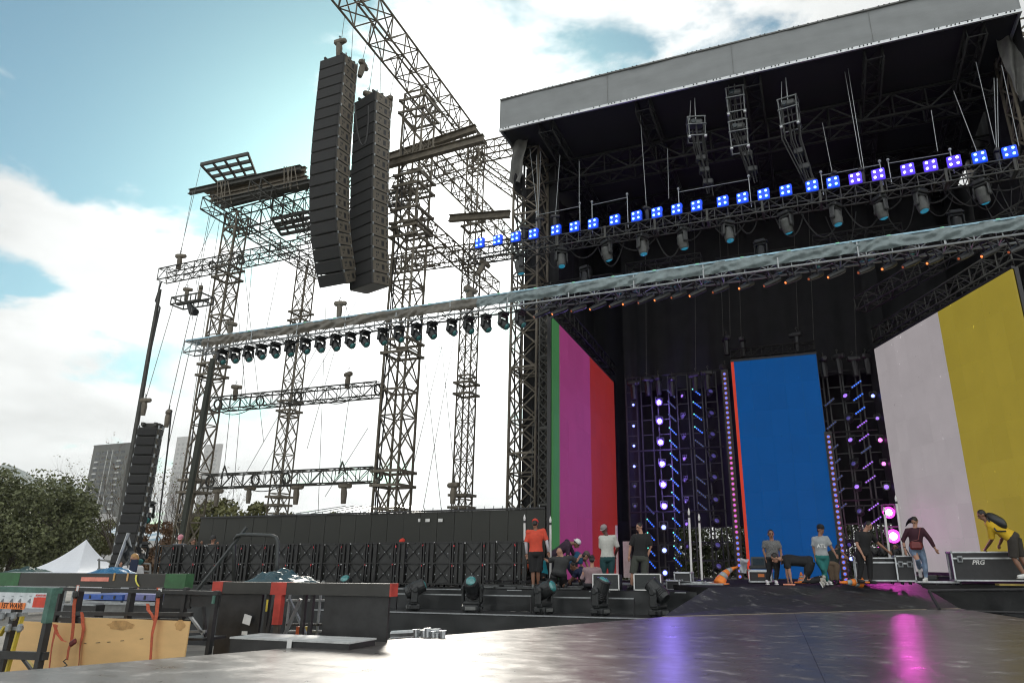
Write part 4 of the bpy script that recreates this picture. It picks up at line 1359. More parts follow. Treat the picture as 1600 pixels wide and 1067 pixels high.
for i, (x, y) in enumerate(((1037, 823), (1038, 859), (1039, 894))):
    spot('blue spotlight below the bright column, %s' % pos(i, 3), x, y, 'blue', 1.05, .3)
ysb = [615, 632, 652, 673, 693, 713, 733, 753, 774, 794, 815, 837, 858, 877]
for i, y in enumerate(ysb):
    led_bar('slanted blue LED bar right of the bright column, %s' % pos(i, len(ysb)), 1049 + i * .8, y, 'dark' if i in (0, 1, 2) else 'blue', R_(48))
for i, y in enumerate((612, 632, 651, 671, 692, 716, 750, 771, 790)):
    led_bar('slanted blue LED bar, third column from the blue screen, %s' % pos(i, 9), 1088 + i * 1.2, y, 'blue' if i < 4 else 'dark', R_(42))
for i, y in enumerate((796, 816, 837, 861, 880)):
    led_bar('slanted blue LED bar left of the bright column, %s' % pos(i, 5), 1016 + i * .6, y, 'dark' if i == 0 else 'blue', R_(48))
for i, y in enumerate((618, 650, 683, 716, 749, 782, 818, 853)):
    spot('dark spotlight with a violet glint, fourth column of the left group, %s' % pos(i, 8), 1066 + i * 1.2, y, 'dim' if i % 3 else 'vio', .75, -.6, -.2)
for i, y in enumerate((611, 645, 678, 712, 745, 780, 813, 851, 884)):
    spot('dark spotlight with a faint glint beside the lamp strip, %s' % pos(i, 9), 1110 + i * 1.6, y, 'dim', 1.15, .6, -.5)
for i, (x, y) in enumerate(((1321, 618), (1326, 653), (1329, 687), (1334, 724), (1339, 760), (1343, 798), (1347, 836))):
    spot('dark spotlight with a blue glint, middle of the right group, %s' % pos(i, 7), x, y, 'dim' if i % 2 else 'vio', 1.0, -.5, -.4)
for i, (x, y) in enumerate(((1338, 600), (1341, 620), (1344, 641), (1347, 662), (1350, 683), (1353, 702), (1356, 726), (1360, 748), (1365, 791), (1369, 812))):
    led_bar('slanted LED bar in the right group, %s' % pos(i, 10), x, y, 'blue' if i < 3 else ('dark' if i == 5 else 'vio'), R_(-34))
for i, y in enumerate((628, 664, 700, 722, 748, 768, 792)):
    led_bar('dark slanted LED bar just right of the blue screen, %s' % pos(i, 7), 1296 + i * 3.2, y, 'dark', R_(-38))
for i, (x, y, k, s_) in enumerate(((1364, 618, 'blue', .75), (1371, 653, 'vio', .7), (1375.5, 687, 'pink', .85), (1381, 724, 'pink', .8), (1385, 760, 'vio', 1.0))):
    spot('small glowing spotlight beside the pale LED screen, %s' % pos(i, 5), x, y, k, s_, -.15)
spot('upper of the two dazzling magenta spotlights', 1389, 800, 'mag', 1.3, -.2, Y=26.4)
spot('lower of the two dazzling magenta spotlights', 1396, 837, 'mag', 1.5, -.2, Y=26.2)
for i, (x, y) in enumerate(((1345, 842), (1327, 850), (1330, 872), (1324, 890), (1340, 880))):
    spot('blue glinting spotlight low down right of the blue screen, %s of five' % ORD[i], x, y, 'blue' if i in (0, 2) else 'dim', .8, .4 * i - .8, .2)
# the lit lamps' own light, just in front of their glass
def glow_lamp(px, py, c, e, Y):
    P = PX(px, py, Y)
    l = bpy.data.lights.new('lamp_light', 'POINT'); l.energy = e; l.color = c; l.shadow_soft_size = .08
    o = bpy.data.objects.new('lamp_light', l); col.objects.link(o); o.location = P
for x, y in hot:
    glow_lamp(x, y, (.30, .20, 1), 18, ty - .35)
glow_lamp(1389, 800, (1, .06, .75), 16, 26.05)
glow_lamp(1396, 837, (1, .06, .75), 16, 25.85)
# vertical strips of round lamps
SR = MB().lathe([(.066, 0), (.07, .03), (.055, .04)], 12, Matrix.Rotation(math.pi / 2, 4, 'X')).mesh('ring', lamp_mat('orange rim', (.7, .2, .1), .14))
SLs = {k: MB().lathe([(.046, .03), (.04, .055), (.02, .06)], 10, Matrix.Rotation(math.pi / 2, 4, 'X')).mesh('lamp', lamp_mat('strip lamp ' + k, c, s)) for k, c, s in (('b', (.05, .13, .8), .7), ('m', (.6, .08, .7), .5), ('w', (.6, .5, .9), .8))}
def strip(lab, x0, y0, x1, y1, n, magenta, Y):
    a, b = PX(x0, y0, Y), PX(x1, y1, Y)
    t = thing('lamp_strip', lab, 'lamp strip', ((a.x + b.x) / 2, Y, b.z))
    H_ = a.z - b.z
    MB().bb((-.13, .03, -.2), (.13, .1, H_ + .2)).build('backing_board', BLACKM, t)
    for k in range(n):
        z = H_ * (1 - k / (n - 1))
        inst(SR, 'ring', t, loc=(0, 0, z))
        inst(SLs['m' if magenta(k / n) else 'b'], 'lamp', t, loc=(0, 0, z))
strip('tall strip of small round purple and blue lamps left of the blue LED screen', 1132.5, 584, 1156, 900, 40, lambda f: .4 < f < .78, 26.7)
strip('strip of small round blue lamps right of the blue LED screen', 1292, 682, 1324, 905, 27, lambda f: False, 26.7)
# dark hoists over the light towers
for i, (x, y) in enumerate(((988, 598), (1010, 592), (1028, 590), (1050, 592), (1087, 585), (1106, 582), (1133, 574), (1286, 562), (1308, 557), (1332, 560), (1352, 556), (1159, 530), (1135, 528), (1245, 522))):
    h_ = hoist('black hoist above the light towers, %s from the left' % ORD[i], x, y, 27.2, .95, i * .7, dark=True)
for i, (x0, x1, y1) in enumerate(((1122, 1130, 525), (1135, 1141, 525), (1151, 1158, 522), (1238, 1247, 515), (1330, 1338, 560), (1262, 1272, 545), (1008, 1010, 590), (1085, 1087, 585))):
    wire('thin black chain hanging in front of the back drape, %s of eight' % ORD[i], [PX(x0, 300, 27.2), PX(x1, y1, 27.2)], .014, STEEL, 'chain', cat='chain')

# three hanging lamp pods under the roof
PODM = mat('worn pod steel', (.14, .15, .15), .45, .4, .4, 9)
for i, (px, y0, y1, dx) in enumerate(((1087, 188, 262, 10), (1148, 142, 240, 0), (1231, 158, 262, 2))):
    top = aY(px, y0, 20.5); bot = aY(px, y1, 20.5)
    t = thing('lamp_pod', 'hanging silver and black lamp pod under the roof, %s' % ('leftmost of three', 'middle of three', 'rightmost of three')[i], 'lamp pod', top, R_(15 - 12 * i))
    H_ = top.z - bot.z
    for k in range(2 if i == 1 else 1):
        z = -k * H_ * .55
        for sx in (-1, 1):
            for sy in (-1, 1):
                MB().tube([(sx * .28, sy * .22, z), (sx * .26, sy * .2, z - H_ * .42)], .022, 6).build('post', PODM, t)
        for dz in (0, -H_ * .16, -H_ * .4):
            fr = MB()
            for sy in (-1, 1):
                fr.bar((-.3, sy * .23, z + dz), (.3, sy * .23, z + dz), .035)
            for sx in (-1, 1):
                fr.bar((sx * .3, -.23, z + dz), (sx * .3, .23, z + dz), .035)
            fr.build('ring_frame', PODM, t)
        MB().bev((0, 0, z - .14), (.44, .34, .2), .04).build('lamp_housing', mat('dark grey lamp housing', (.06, .065, .065), .4, 0, .3, 9), t)
        MB().lathe([(.09, 0), (.08, .02)], 12, Matrix.Translation((-.1, -.18, z - .14)) @ Matrix.Rotation(math.pi / 2, 4, 'X')).build('lens', GLASS, t)
        for sx in (-1, 1):
            MB().ball((sx * .26, -.2, z - H_ * .42), .06, 8).build('foot_ball', ALU, t)
    MB().tube([(0, 0, .05), (.02, 0, .9)], .02, 6).build('hanging_rod', ALUM, t)
    MB().tube([(-.2, 0, 0), (-.12, 0, .8)], .012, 6).build('hanging_rod', ALUM, t)
    rnd = random.Random(i)
    for k in range(8):
        x = rnd.uniform(-.3, .3); yv = rnd.uniform(-.2, .2)
        o = MB().tube([(x, yv, -.3), (x + rnd.uniform(-.1, .1), yv, -H_ * .6), (x * .6 + .25, yv + .3, -H_ * 1.1), (.35 + x * .5, .5, -H_ * 1.25 - rnd.random() * .4)], .022, 6).build('cable', CABLE, t)
    for k in range(3):
        MB().bev((.12 + .1 * k, .25 + .1 * k, -H_ * (.75 + .22 * k)), (.34, .3, .22), .04).build('lamp_housing', BLACKP, t)

# slim white tipped tubes standing on the stage
def tube_light(lab, xb, yb_, xt, yt, Y):
    a, b = aY(xb, yb_, Y), aY(xt, yt, Y)
    t = thing('white_tube', lab, 'tube', a, world=True)
    d = b - a
    MB().tube([a, a + d * .86], .032, 10).build('tube_body', WHITE, t)
    MB().tube([a + d * .86, a + d * .94, b], [.015, .036, .01], 8).build('tip', WHITE, t)
    MB().tube([a + d * .86, a + d * .9], .034, 8).build('collar', BLACKM, t)
    MB().lathe([(.16, 0), (.16, .03), (.05, .05)], 12, Matrix.Translation(a)).build('foot_plate', BLACKM, t)
tube_light('slim white tube standing left of the red shirted worker', 820, 902, 819.5, 803, 18.9)
tube_light('slim white tube just right of the red shirted worker', 860, 905, 860, 806, 19.0)
tube_light('left of the two slim white tubes between the monitors and the orange cone', 1081, 905, 1076, 793, 20.5)
tube_light('right of the two slim white tubes between the monitors and the orange cone', 1097, 908, 1092, 802, 20.6)
tube_light('left white tube before the magenta spotlights', 1391, 875, 1381, 791, 21.6)
tube_light('right white tube before the magenta spotlights', 1412, 870, 1399, 773, 21.7)

# ================================================================ BLACK WALL AND SCREEN CARTS (left)
WL0, WL1 = aY(316, 803, 20.1), aY(853, 797, 20.1)
t = thing('black_wall', 'long black fence wall of flat boards behind the row of screen carts', 'wall', (WL0.x, 20.1, 1.8), world=True)
WALLM = mat('black wall board', (0.024, 0.025, 0.02), 0.6, 0, 0.15, 1.2, 0.15, obj_rand=.12)
n = 22
ww = (WL1.x - WL0.x) / n
me = MB().box((0, 0, 1.12), (ww - .012, .05, 2.24)).mesh('board', WALLM)
for k in range(n):
    inst(me, 'board', t, loc=(ww * (k + .5), random.uniform(-.006, .006), 0))
MB().bar((WL0.x, 20.07, 4.07), (WL1.x, 20.07, 4.07), .08, .05).build('top_rail', BLACKM, t)
MB().bar((WL0.x, 20.16, 3.0), (WL1.x, 20.16, 3.0), .05, .05).build('back_rail', BLACKM, t)
pgm = MB().bar((0, 0, 0), (0, 0, .09), .02).mesh('peg', ALUM)
for k in range(44):
    inst(pgm, 'peg', t, loc=(.2 + k * (WL1.x - WL0.x - .4) / 43, -.03, 2.28))
WLB = mat('white label', (.7, .7, .68), .6)
for px in (655, 668, 688):
    P = aY(px, 812, 20.04)
    o = MB().box(P, (.16 if px > 660 else .08, .004, .1)).build('label', WLB, t)

CARTM = mat('black cart steel', (0.022, 0.022, 0.022), 0.4, 0.2, 0.3, 8)
TAGS = [mat('tag red', (.6, .05, .06), .6), mat('tag white', (.7, .7, .7), .6), mat('tag orange', (.8, .25, .08), .6), mat('tag cyan', (.1, .5, .6), .6)]
cz = 1.86
cw = 1.02
def make_cart(lab):
    t = thing('screen_cart', lab, 'screen cart', (0, 0, 0), 0, 'row of carts holding LED screen frames in front of the black wall')
    H_ = 1.22
    post = MB().box((0, 0, H_ / 2), (.045, .045, H_)).mesh('post', CARTM)
    for x in (0, .58, .66, .80, .98):
        inst(post, 'post', t, loc=(x, 0, 0))
    for x in (.02, .96):
        inst(post, 'post', t, loc=(x, .6, 0))
    rl = MB().box((.49, 0, 0), (.98, .035, .035)).mesh('rail', CARTM)
    for z in (.04, H_ * .5, H_ - .02):
        inst(rl, 'rail', t, loc=(0, -.01, z)); inst(rl, 'rail', t, loc=(0, .6, z))
    d = MB().bar((.03, .01, .06), (.56, .01, H_ * .48), .02).mesh('brace', CARTM)
    d2 = MB().bar((.03, .01, H_ * .48), (.56, .01, .06), .02).mesh('brace', CARTM)
    for z in (0, H_ * .5):
        inst(d, 'brace', t, loc=(0, 0, z)); inst(d2, 'brace', t, loc=(0, 0, z))
    pn = MB().bev((.3, .05, H_ / 2), (.5, .05, H_ - .1), .02).mesh('screen_panel', mat('screen panel back', (.03, .031, .03), .5, 0, .3, 5))
    for k in range(5):
        inst(pn, 'screen_panel', t, loc=(0, .02 + k * .11, 0))
    pn2 = MB().bev((.73, .05, H_ / 2), (.12, .05, H_ - .1), .02).bev((.89, .05, H_ / 2), (.12, .05, H_ - .1), .02).mesh('narrow_panel', mat('screen panel back', (.03, .031, .03), .5))
    inst(pn2, 'narrow_panel', t, kind='stuff')
    cs = MB().lathe([(.05, -.02), (.06, 0), (.05, .02)], 10, Matrix.Translation((0, 0, -.0)) @ Matrix.Rotation(math.pi / 2, 4, 'Y')).mesh('castor', BLACKM)
    for x in (.1, .88):
        for y in (.03, .57):
            inst(cs, 'castor', t, loc=(x, y, 0))
    tg = MB().box((0, -.035, 0), (.022, .01, .055)).mesh('tag', TAGS[0])
    for (x, z, k) in ((.02, H_ - .03, 1), (.62, H_ - .1, 0), (.68, H_ * .5 - .02, 1), (.62, H_ * .47, 0)):
        o = inst(tg if k == 0 else MB().box((0, -.03, 0), (.03, .01, .025)).mesh('tag', TAGS[1]), 'tag', t, loc=(x, 0, z))
    dots = MB()
    for (x, z) in ((.1, .3), (.3, .32), (.5, .28), (.1, .9), (.3, .93), (.5, .88), (.72, .25), (.72, .9), (.9, .5)):
        dots.box((x, -.02, z), (.028, .012, .028))
    dots.build('latch', ALUM, t, kind='stuff')
    return t
base_x = aY(250, 850, 18.7).x
end_x = aY(822, 850, 18.7).x
nc = int(round((end_x - base_x) / cw))
cw2 = (end_x - base_x) / nc
cart0 = make_cart('screen cart at the far left end of the row before the black wall')
for i in range(nc):
    o = cart0 if i == 0 else copy_tree(cart0)
    o.location = (base_x + i * cw2, 18.72 + .02 * math.sin(i * 2.1), cz)
    o.rotation_euler[2] = R_(.6 * math.sin(i * 1.7))
    if i:
        o['label'] = 'black screen cart with crossed braces, %s from the left' % ORD[i]
    for c in o.children:
        if c.name.startswith('tag'):
            c.location.x += random.uniform(-.03, .05); c.location.z += random.uniform(-.03, .02)
            c.scale = (random.uniform(.6, 1.3), 1, random.uniform(.5, 1.3)); c.rotation_euler = (0, random.uniform(-.6, .6), 0)

# ================================================================ THINGS ON THE STAGE
CASEM = mat('black laminated case', (0.028, 0.028, 0.03), 0.45, 0, 0.2, 6, 0.1)
def text(s_, size, m, parent=None, name='lettering', mw=None, loc=None, rot=None, shear=0.0, depth=0.002, bold=0.0):
    cu = bpy.data.curves.new(name, 'FONT')
    cu.body = s_
    cu.size = size
    cu.extrude = depth
    cu.shear = shear
    cu.offset = bold
    cu.align_x = 'CENTER'
    cu.align_y = 'CENTER'
    tmp = bpy.data.objects.new('tmp', cu)
    col.objects.link(tmp)
    dg = bpy.context.evaluated_depsgraph_get()
    me = bpy.data.meshes.new_from_object(tmp.evaluated_get(dg))
    bpy.data.objects.remove(tmp)
    me.materials.clear()
    me.materials.append(m)
    return inst(me, name, parent, mw=mw, loc=loc, rot=rot, kind='stuff')
def flight_case(lab, a, b, dep, rz=0.0, castor=.1, lid=.35, latches=1, txt=None, label_m=None, label_at=(.5, .5), split=None):
    """a, b: lower left and upper right corners of the front (world)"""
    W, H_ = (Vector((b.x - a.x, b.y - a.y)).length), b.z - a.z - castor
    t = thing('flight_case', lab, 'flight case', (a.x, a.y, a.z), rz)
    MB().bb((.02, .02, castor), (W - .02, dep - .02, castor + H_)).build('body', CASEM, t)
    e = .035
    def edge(p, q):
        MB().bar(p, q, e).build('edge_profile', ALU, t)
    zs = (castor, castor + H_)
    for z in zs:
        edge((0, 0, z), (W, 0, z)); edge((0, dep, z), (W, dep, z)); edge((0, 0, z), (0, dep, z)); edge((W, 0, z), (W, dep, z))
    for x in (0, W):
        for y in (0, dep):
            edge((x, y, castor), (x, y, castor + H_))
    zl = castor + H_ * (1 - lid)
    if lid:
        MB().bb((0, -.022, zl - .018), (W, .0, zl + .022)).build('lid_edge', ALU, t)
        MB().bb((W, 0, zl - .018), (W + .022, dep, zl + .022)).build('lid_edge', ALU, t)
    if split:
        MB().bb((W * split - .02, -.024, castor), (W * split + .02, 0, castor + H_)).build('divider_edge', ALU, t)
    bc = MB().ball((0, 0, 0), .035, 8).mesh('ball_corner', ALUM)
    for x in (0, W):
        for y in (0, dep):
            for z in zs:
                inst(bc, 'ball_corner', t, loc=(x, y, z))
    if latches:
        lt = MB().bev((0, -.03, 0), (.13, .03, .16), .02).mesh('latch', ALUM)
        lt2 = MB().box((0, -.05, 0), (.07, .015, .09)).mesh('latch_bow', BLACKM)
        for k in range(latches):
            x = W * (k + .5) / latches if latches > 1 else .17
            o = inst(lt, 'latch', t, loc=(x, 0, zl - .02)); inst(lt2, 'latch_bow', o)
    cs = MB().lathe([(.04, -.02), (.05, 0), (.04, .02)], 10, Matrix.Rotation(math.pi / 2, 4, 'Y')).mesh('castor', BLACKM)
    if castor > .05:
        for x in (.12, W - .12):
            for y in (.1, dep - .1):
                inst(cs, 'castor', t, loc=(x, y, .05))
                MB().box((x, y, castor - .02), (.09, .09, .02)).build('castor_plate', ALUM, t)
    if txt:
        text(txt, .15, WHITE, t, loc=(W * .30, -.008 + .02, zl - .1), rot=(math.pi / 2, 0, 0), shear=.3, bold=.004)
    if label_m:
        MB().box((W * label_at[0], .017, castor + H_ * label_at[1]), (.18, .006, .09)).build('paper_label', label_m, t)
    return t
fs = 1.922
def CP(px, Y, z):
    p = aY(px, 880, Y)
    return Vector((p.x, Y, z))
def topz(px, py, Y):
    return aY(px, py, Y).z
flight_case('long black flight case with a white three letter logo pushed by the man in yellow', CP(1489, 20.9, fs), CP(1625, 20.9, topz(1489, 862, 20.9)), .7, R_(1), .13, .22, 1, 'PRG')
flight_case('closed black and silver flight case behind the man bending in black', CP(1336, 21.5, fs), CP(1400, 21.5, topz(1380, 871, 21.5)), .7, R_(1), .1, .2, 0)
flight_case('smaller flight case with two butterfly latches under the woman in torn jeans', CP(1400, 21.3, fs), CP(1428, 21.3, topz(1410, 868, 21.3)), .6, R_(1), .1, .3, 2)
flight_case('black case with an orange paper label beside the standing woman in a patterned top', CP(1169, 21.8, fs), CP(1203, 21.8, topz(1180, 890, 21.8)), .6, 0, .04, .1, 0, None, mat('orange paper', (.75, .22, .06), .6), (.55, .55))
flight_case('small black case with white edges behind the right monitor box', CP(1053, 19.8, 1.98), CP(1078, 19.8, 2.22), .4, 0, .0, 0, 0)
flight_case('flat black case with white edges behind the monitor boxes', CP(1040, 19.4, 1.8), CP(1060, 19.4, 2.02), .4, 0, .0, 0, 0)
flight_case('low flat case with pale edges under the small case near the white tubes', CP(1050, 19.8, 1.8), CP(1096, 19.8, 1.97), .5, 0, .0, 0, 0)
flight_case('low black case at the left foot of the bent orange cone', CP(1093, 20.3, 1.8), CP(1112, 20.3, 1.96), .4, 0, .0, 0, 0)
# console on the case
t = thing('mixing_console', 'open black console with a dark screen on the case by the blue LED screen', 'console', CP(1172, 21.9, topz(1180, 888, 21.8)))
MB().bev((.36, .25, .05), (.8, .5, .1), .02).build('desk', BLACKP, t)
MB().box((.36, .45, .2), (.74, .05, .28), Matrix.Rotation(-.3, 3, 'X')).build('screen_hood', BLACKP, t)
MB().box((.2, .415, .2), (.32, .01, .2), Matrix.Rotation(-.3, 3, 'X')).build('screen', GLASS, t)
MB().box((.54, .415, .2), (.32, .01, .2), Matrix.Rotation(-.3, 3, 'X')).build('screen', GLASS, t)
# equipment clutter on the double case
t = thing('cable_heap', 'heap of black lamps and cables lying on the flight case before the magenta lights', 'equipment', CP(1365, 21.7, topz(1380, 871, 21.5)))
rr = random.Random(5)
for k in range(7):
    MB().lathe([(.05, -.12), (.09, -.08), (.1, .08), (.07, .12)], 10, Matrix.Translation((k * .12 + .05, .2 + .1 * rr.random(), .12 + .08 * rr.random())) @ Matrix.Rotation(rr.uniform(0, 3), 4, 'Y')).build('lamp_housing', BLACKP, t)
for k in range(5):
    MB().tube([(k * .18, .1, .02), (k * .18 + .1, .0, .12), (k * .18 + .16, .15, .22), (k * .18 + .22, .1, .05)], .018, 6).build('cable', CABLE, t)
# monitor boxes with white edges
for lb, x0, x1, Y in (('left of the two black monitor boxes with thin white edges at the stage front', 926, 966, 18.35), ('right of the two black monitor boxes with thin white edges at the stage front', 990, 1031, 18.4)):
    A = CP(x0, Y, 1.80); Bq = CP(x1, Y, topz(x0, 896, Y))
    W, H_ = Bq.x - A.x, Bq.z - A.z
    t = thing('monitor_box', lb, 'monitor box', A)
    MB().bb((.01, .01, 0), (W - .01, .38, H_ - .01)).build('cabinet', CASEM, t)
    MB().bb((.03, .0, .03), (W - .03, .012, H_ - .03)).build('grille', mat('dark grey grille', (.04, .045, .045), .7, 0, .2, 70, .5), t)
    for p, q in (((0, 0, .012), (W, 0, .012)), ((0, 0, H_), (W, 0, H_)), ((.0, 0, 0), (.0, 0, H_)), ((W, 0, 0), (W, 0, H_))):
        MB().bar(p, q, .03).build('white_edge', WHITE, t)
# deck plates lying on the left of the stage
PLM = mat('grey worn deck plate', (0.10, 0.105, 0.105), 0.5, 0, 0.45, 3, 0.3, obj_rand=.3)
rr = random.Random(21)
t = thing('deck_plates', 'stack of worn grey deck plates spread on the stage floor by the workers', 'deck plates', (-8.6, 18.2, 1.8), world=True)
for r_ in range(4):
    for c_ in range(5):
        x = -9.2 + c_ * .62 + rr.uniform(-.05, .05); y = 18.25 + r_ * .45
        MB().box((x + .3, y + .2, 1.825 + .035 * r_ + rr.uniform(0, .012)), (.58, .42, .03), Matrix.Rotation(rr.uniform(-.12, .12), 3, 'Z')).build('plate', PLM, t)
for k in range(4):
    MB().bar((-8.9 + k * .55, 18.2, 1.99), (-8.3 + k * .6, 19.7, 2.02), .05, .05).build('batten', BLACKM, t)
for i, (x0, x1, y, Y) in enumerate(((895, 950, 903, 19.3), (965, 1000, 902, 19.2), (1030, 1130, 905, 19.6))):
    A, Bq = aY(x0, y, Y), aY(x1, y, Y)
    A.z = Bq.z = 1.93
    t = thing('low_rolling_frame', 'low black and aluminium frame on the stage floor behind the monitors, %s from the left' % ORD[i], 'frame', A, world=True)
    MB().bar(A, Bq, .12, .05).build('rail', ALUM, t)
    MB().bar(A + Vector((0, .5, 0)), Bq + Vector((0, .5, 0)), .12, .05).build('rail', ALUM, t)
    n = max(2, int((Bq - A).length / .5))
    for k in range(n + 1):
        q = A.lerp(Bq, k / n)
        MB().bar(q + Vector((0, -.02, -.03)), q + Vector((0, .52, -.03)), .05).build('cross_bar', BLACKM, t)
        MB().lathe([(.035, -.02), (.045, 0), (.035, .02)], 8, Matrix.Translation((q.x, q.y, 1.845)) @ Matrix.Rotation(math.pi / 2, 4, 'Y')).build('castor', BLACKM, t)
A, Bq = CP(1425, 21.4, 2.0), CP(1495, 21.4, 2.0)
t = thing('low_rolling_frame', 'low silver rail frame between the flight cases on the right', 'frame', A, world=True)
MB().bar(A, Bq, .2, .05).build('rail', ALU, t)
for k in range(3):
    q = A.lerp(Bq, .15 + k * .35); MB().bar(q, q - Vector((0, 0, .08)), .06).build('foot', BLACKM, t)
MB().bev(CP(1442, 21.6, 2.1) + Vector((.0, 0, 0)), (.6, .4, .14), .04).build('black_pad', BLACKP, t)
A = CP(1550, 20.4, 1.97)
t = thing('wooden_board', 'yellow stained board lying under the long flight case', 'board', A, world=True)
MB().box(A + Vector((.6, .1, 0)), (1.1, .5, .04)).build('plank', mat('yellow stained wood', (.32, .24, .06), .7, 0, .3, 4), t)
# cones
CONE = mat('orange cone plastic', (0.85, 0.23, 0.03), 0.5, 0, .12, 6)
CBAND = mat('grey reflective band', (0.32, 0.36, 0.36), 0.4, 0, .2, 9)
def cone(lab, base, top, r, bands=True, bend=.0):
    base, top = Vector(base), Vector(top)
    t = thing('traffic_cone', lab, 'traffic cone', base, world=True)
    mid = base.lerp(top, .28) + Vector((0, 0, bend))
    pts = []
    for i in range(13):
        u = i / 12
        pts.append(base * (1 - u) ** 2 + mid * 2 * u * (1 - u) + top * u * u)
    rad = [r * (1 - .86 * i / 12) for i in range(13)]
    segs = ((0, 3, CONE), (3, 5, CBAND), (5, 7, CONE), (7, 9, CBAND), (9, 12, CONE))
    for a, b, m_ in segs:
        MB().tube(pts[a:b + 1], rad[a:b + 1], 14).build('cone_band' if m_ is CBAND else 'cone_body', m_, t, smooth=True)
    MB().bev(base + Vector((0, 0, .0)), (r * 2.9, r * 2.6, .04), .015).build('base_plate', CONE, t)
cone('bent orange traffic cone with grey bands at the left end of the ramp top', CP(1122, 20.2, 1.93), aY(1152, 885, 20.6), .17, bend=.22)
cone('traffic cone half hidden behind the crawling man', CP(1250, 22.3, 1.94), CP(1250, 22.3, topz(1250, 893, 22.3)), .14)
cone('traffic cone lying on its side between the women and the bending man', CP(1341, 20.9, 1.99), aY(1312, 909, 20.5), .15)
t = thing('orange_pad', 'small orange pad under the hands of the crawling man', 'pad', CP(1231, 19.9, 1.925), world=True)
MB().bev(CP(1230, 19.9, 1.94), (.3, .2, .035), .01).build('pad_body', mat('salmon pad', (.7, .28, .18), .7), t)
t = thing('crumpled_sheet', 'crumpled clear plastic sheet by the lamp strip above the orange cone', 'plastic sheet', CP(1158, 22.0, 2.0), world=True)
def shf(u, v):
    p = aY(1158 + 12 * u - 4 * v, 872 + 22 * v, 22.0)
    return p + Vector((.05 * noise.noise(p * 7), .2 * noise.noise(p * 5), .05 * noise.noise(p * 6)))
MB().grid(12, 12, shf).build('sheet', mat('milky plastic sheet', (.45, .47, .5), .3), t, smooth=True)
# pale banner boards behind the lamp towers
for i, (x0, x1, y0, y1) in enumerate(((958, 966, 820, 890), (973, 985, 845, 890))):
    a, b = aY(x0, y0, 27.9), aY(x1, y1, 27.9)
    t = thing('white_board', 'white board at the foot of the back drape, %s' % ('left one' if i == 0 else 'behind the man in black'), 'board', (a.x, 27.9, 1.93), world=True)
    MB().bb((a.x, 27.9, 1.93), (b.x, 27.96, a.z)).build('board_face', WHITE, t)
# fence rails behind the light towers at the open foot of the back drape
t = thing('back_guard_rail', 'black guard rail at the back edge of the stage under the drape', 'guard rail', (-7, 30.0, 1.9), world=True)
rmesh = None
for k in range(34):
    x = -7.5 + k * .45
    MB().bar((x, 30.0, 1.9), (x, 30.0, 3.9), .05).build('upright', BLACKM, t)
for z in (2.6, 3.3):
    MB().bar((-7.5, 30.0, z), (7.5, 30.0, z), .05).build('rail', BLACKM, t)

# ================================================================ FOREGROUND CARTS (bottom left)
WOOD = mat('pale plywood', (0.72, 0.46, 0.20), 0.6, 0, 0.10, 1.3, 0.1, stretch=(1, 1, 3))
GRNP = mat('worn green paint', (0.035, 0.12, 0.045), 0.55, 0, 0.3, 5, .2)
GRNT = mat('chipped teal green paint', (0.06, 0.14, 0.11), 0.5, 0, 0.5, 6, .2)
REDP = mat('worn red paint', (0.42, 0.045, 0.03), 0.55, 0, 0.3, 5, .2)
BEAM = mat('black deck beam', (0.035, 0.034, 0.03), 0.5, 0, 0.3, 2, 0.2)
FBL = mat('scuffed black frame', (0.022, 0.022, 0.022), 0.45, 0, 0.5, 4, .2)
def slab(mb, x0, y0, x1, y1, Y, dep):
    a, b = aY(x0, y0, Y), aY(x1, y1, Y)
    return mb.bb((a.x, Y, b.z), (b.x, Y + dep, a.z))
def hbar(mb, x0, y0, x1, y1, Y, w_, h_):
    return mb.bar(aY(x0, y0, Y), aY(x1, y1, Y), w_, h_)
# long beam deck
Y = 8.9
t = thing('deck_beam', 'long black deck beam with green painted ends lying on the carts at the lower left', 'deck beam', aY(0, 915, Y), world=True)
zt, zb_ = aY(150, 895, Y).z, aY(150, 916, Y).z
def xs_(px, Yq=Y):
    return aY(px, 905, Yq).x
MB().bb((xs_(30), Y, zb_), (xs_(258), Y + .16, zt)).build('beam', BEAM, t)
MB().bb((xs_(-60), Y - .004, zb_ - .003), (xs_(30), Y + .16, zt + .003)).build('green_end', GRNP, t)
MB().bb((xs_(258), Y - .004, zb_ - .003), (xs_(290), Y + .16, zt + .003)).build('green_end', GRNP, t)
o = MB().bb((xs_(127), Y - .008, zb_ + .09), (xs_(170), Y - .001, zb_ + .155)).build('pink_tape', mat('salmon tape', (.75, .26, .20), .6), t)
for px, c in ((177, ORANGE), (198, ORANGE)):
    MB().bb((xs_(px), Y - .012, zb_ + .10), (xs_(px + 2.2), Y - .002, zt + .01)).build('ribbon', mat('tan ribbon', (.5, .3, .12), .7), t)
YEL_T = mat('yellow ribbon', (.75, .7, .12), .6)
MB().grid(2, 10, lambda u, v: aY(212 + 2.6 * u + 4 * v ** 2 - 2 * math.sin(3 * v), 897 + 18 * v, Y - .02)).build('ribbon', YEL_T, t)

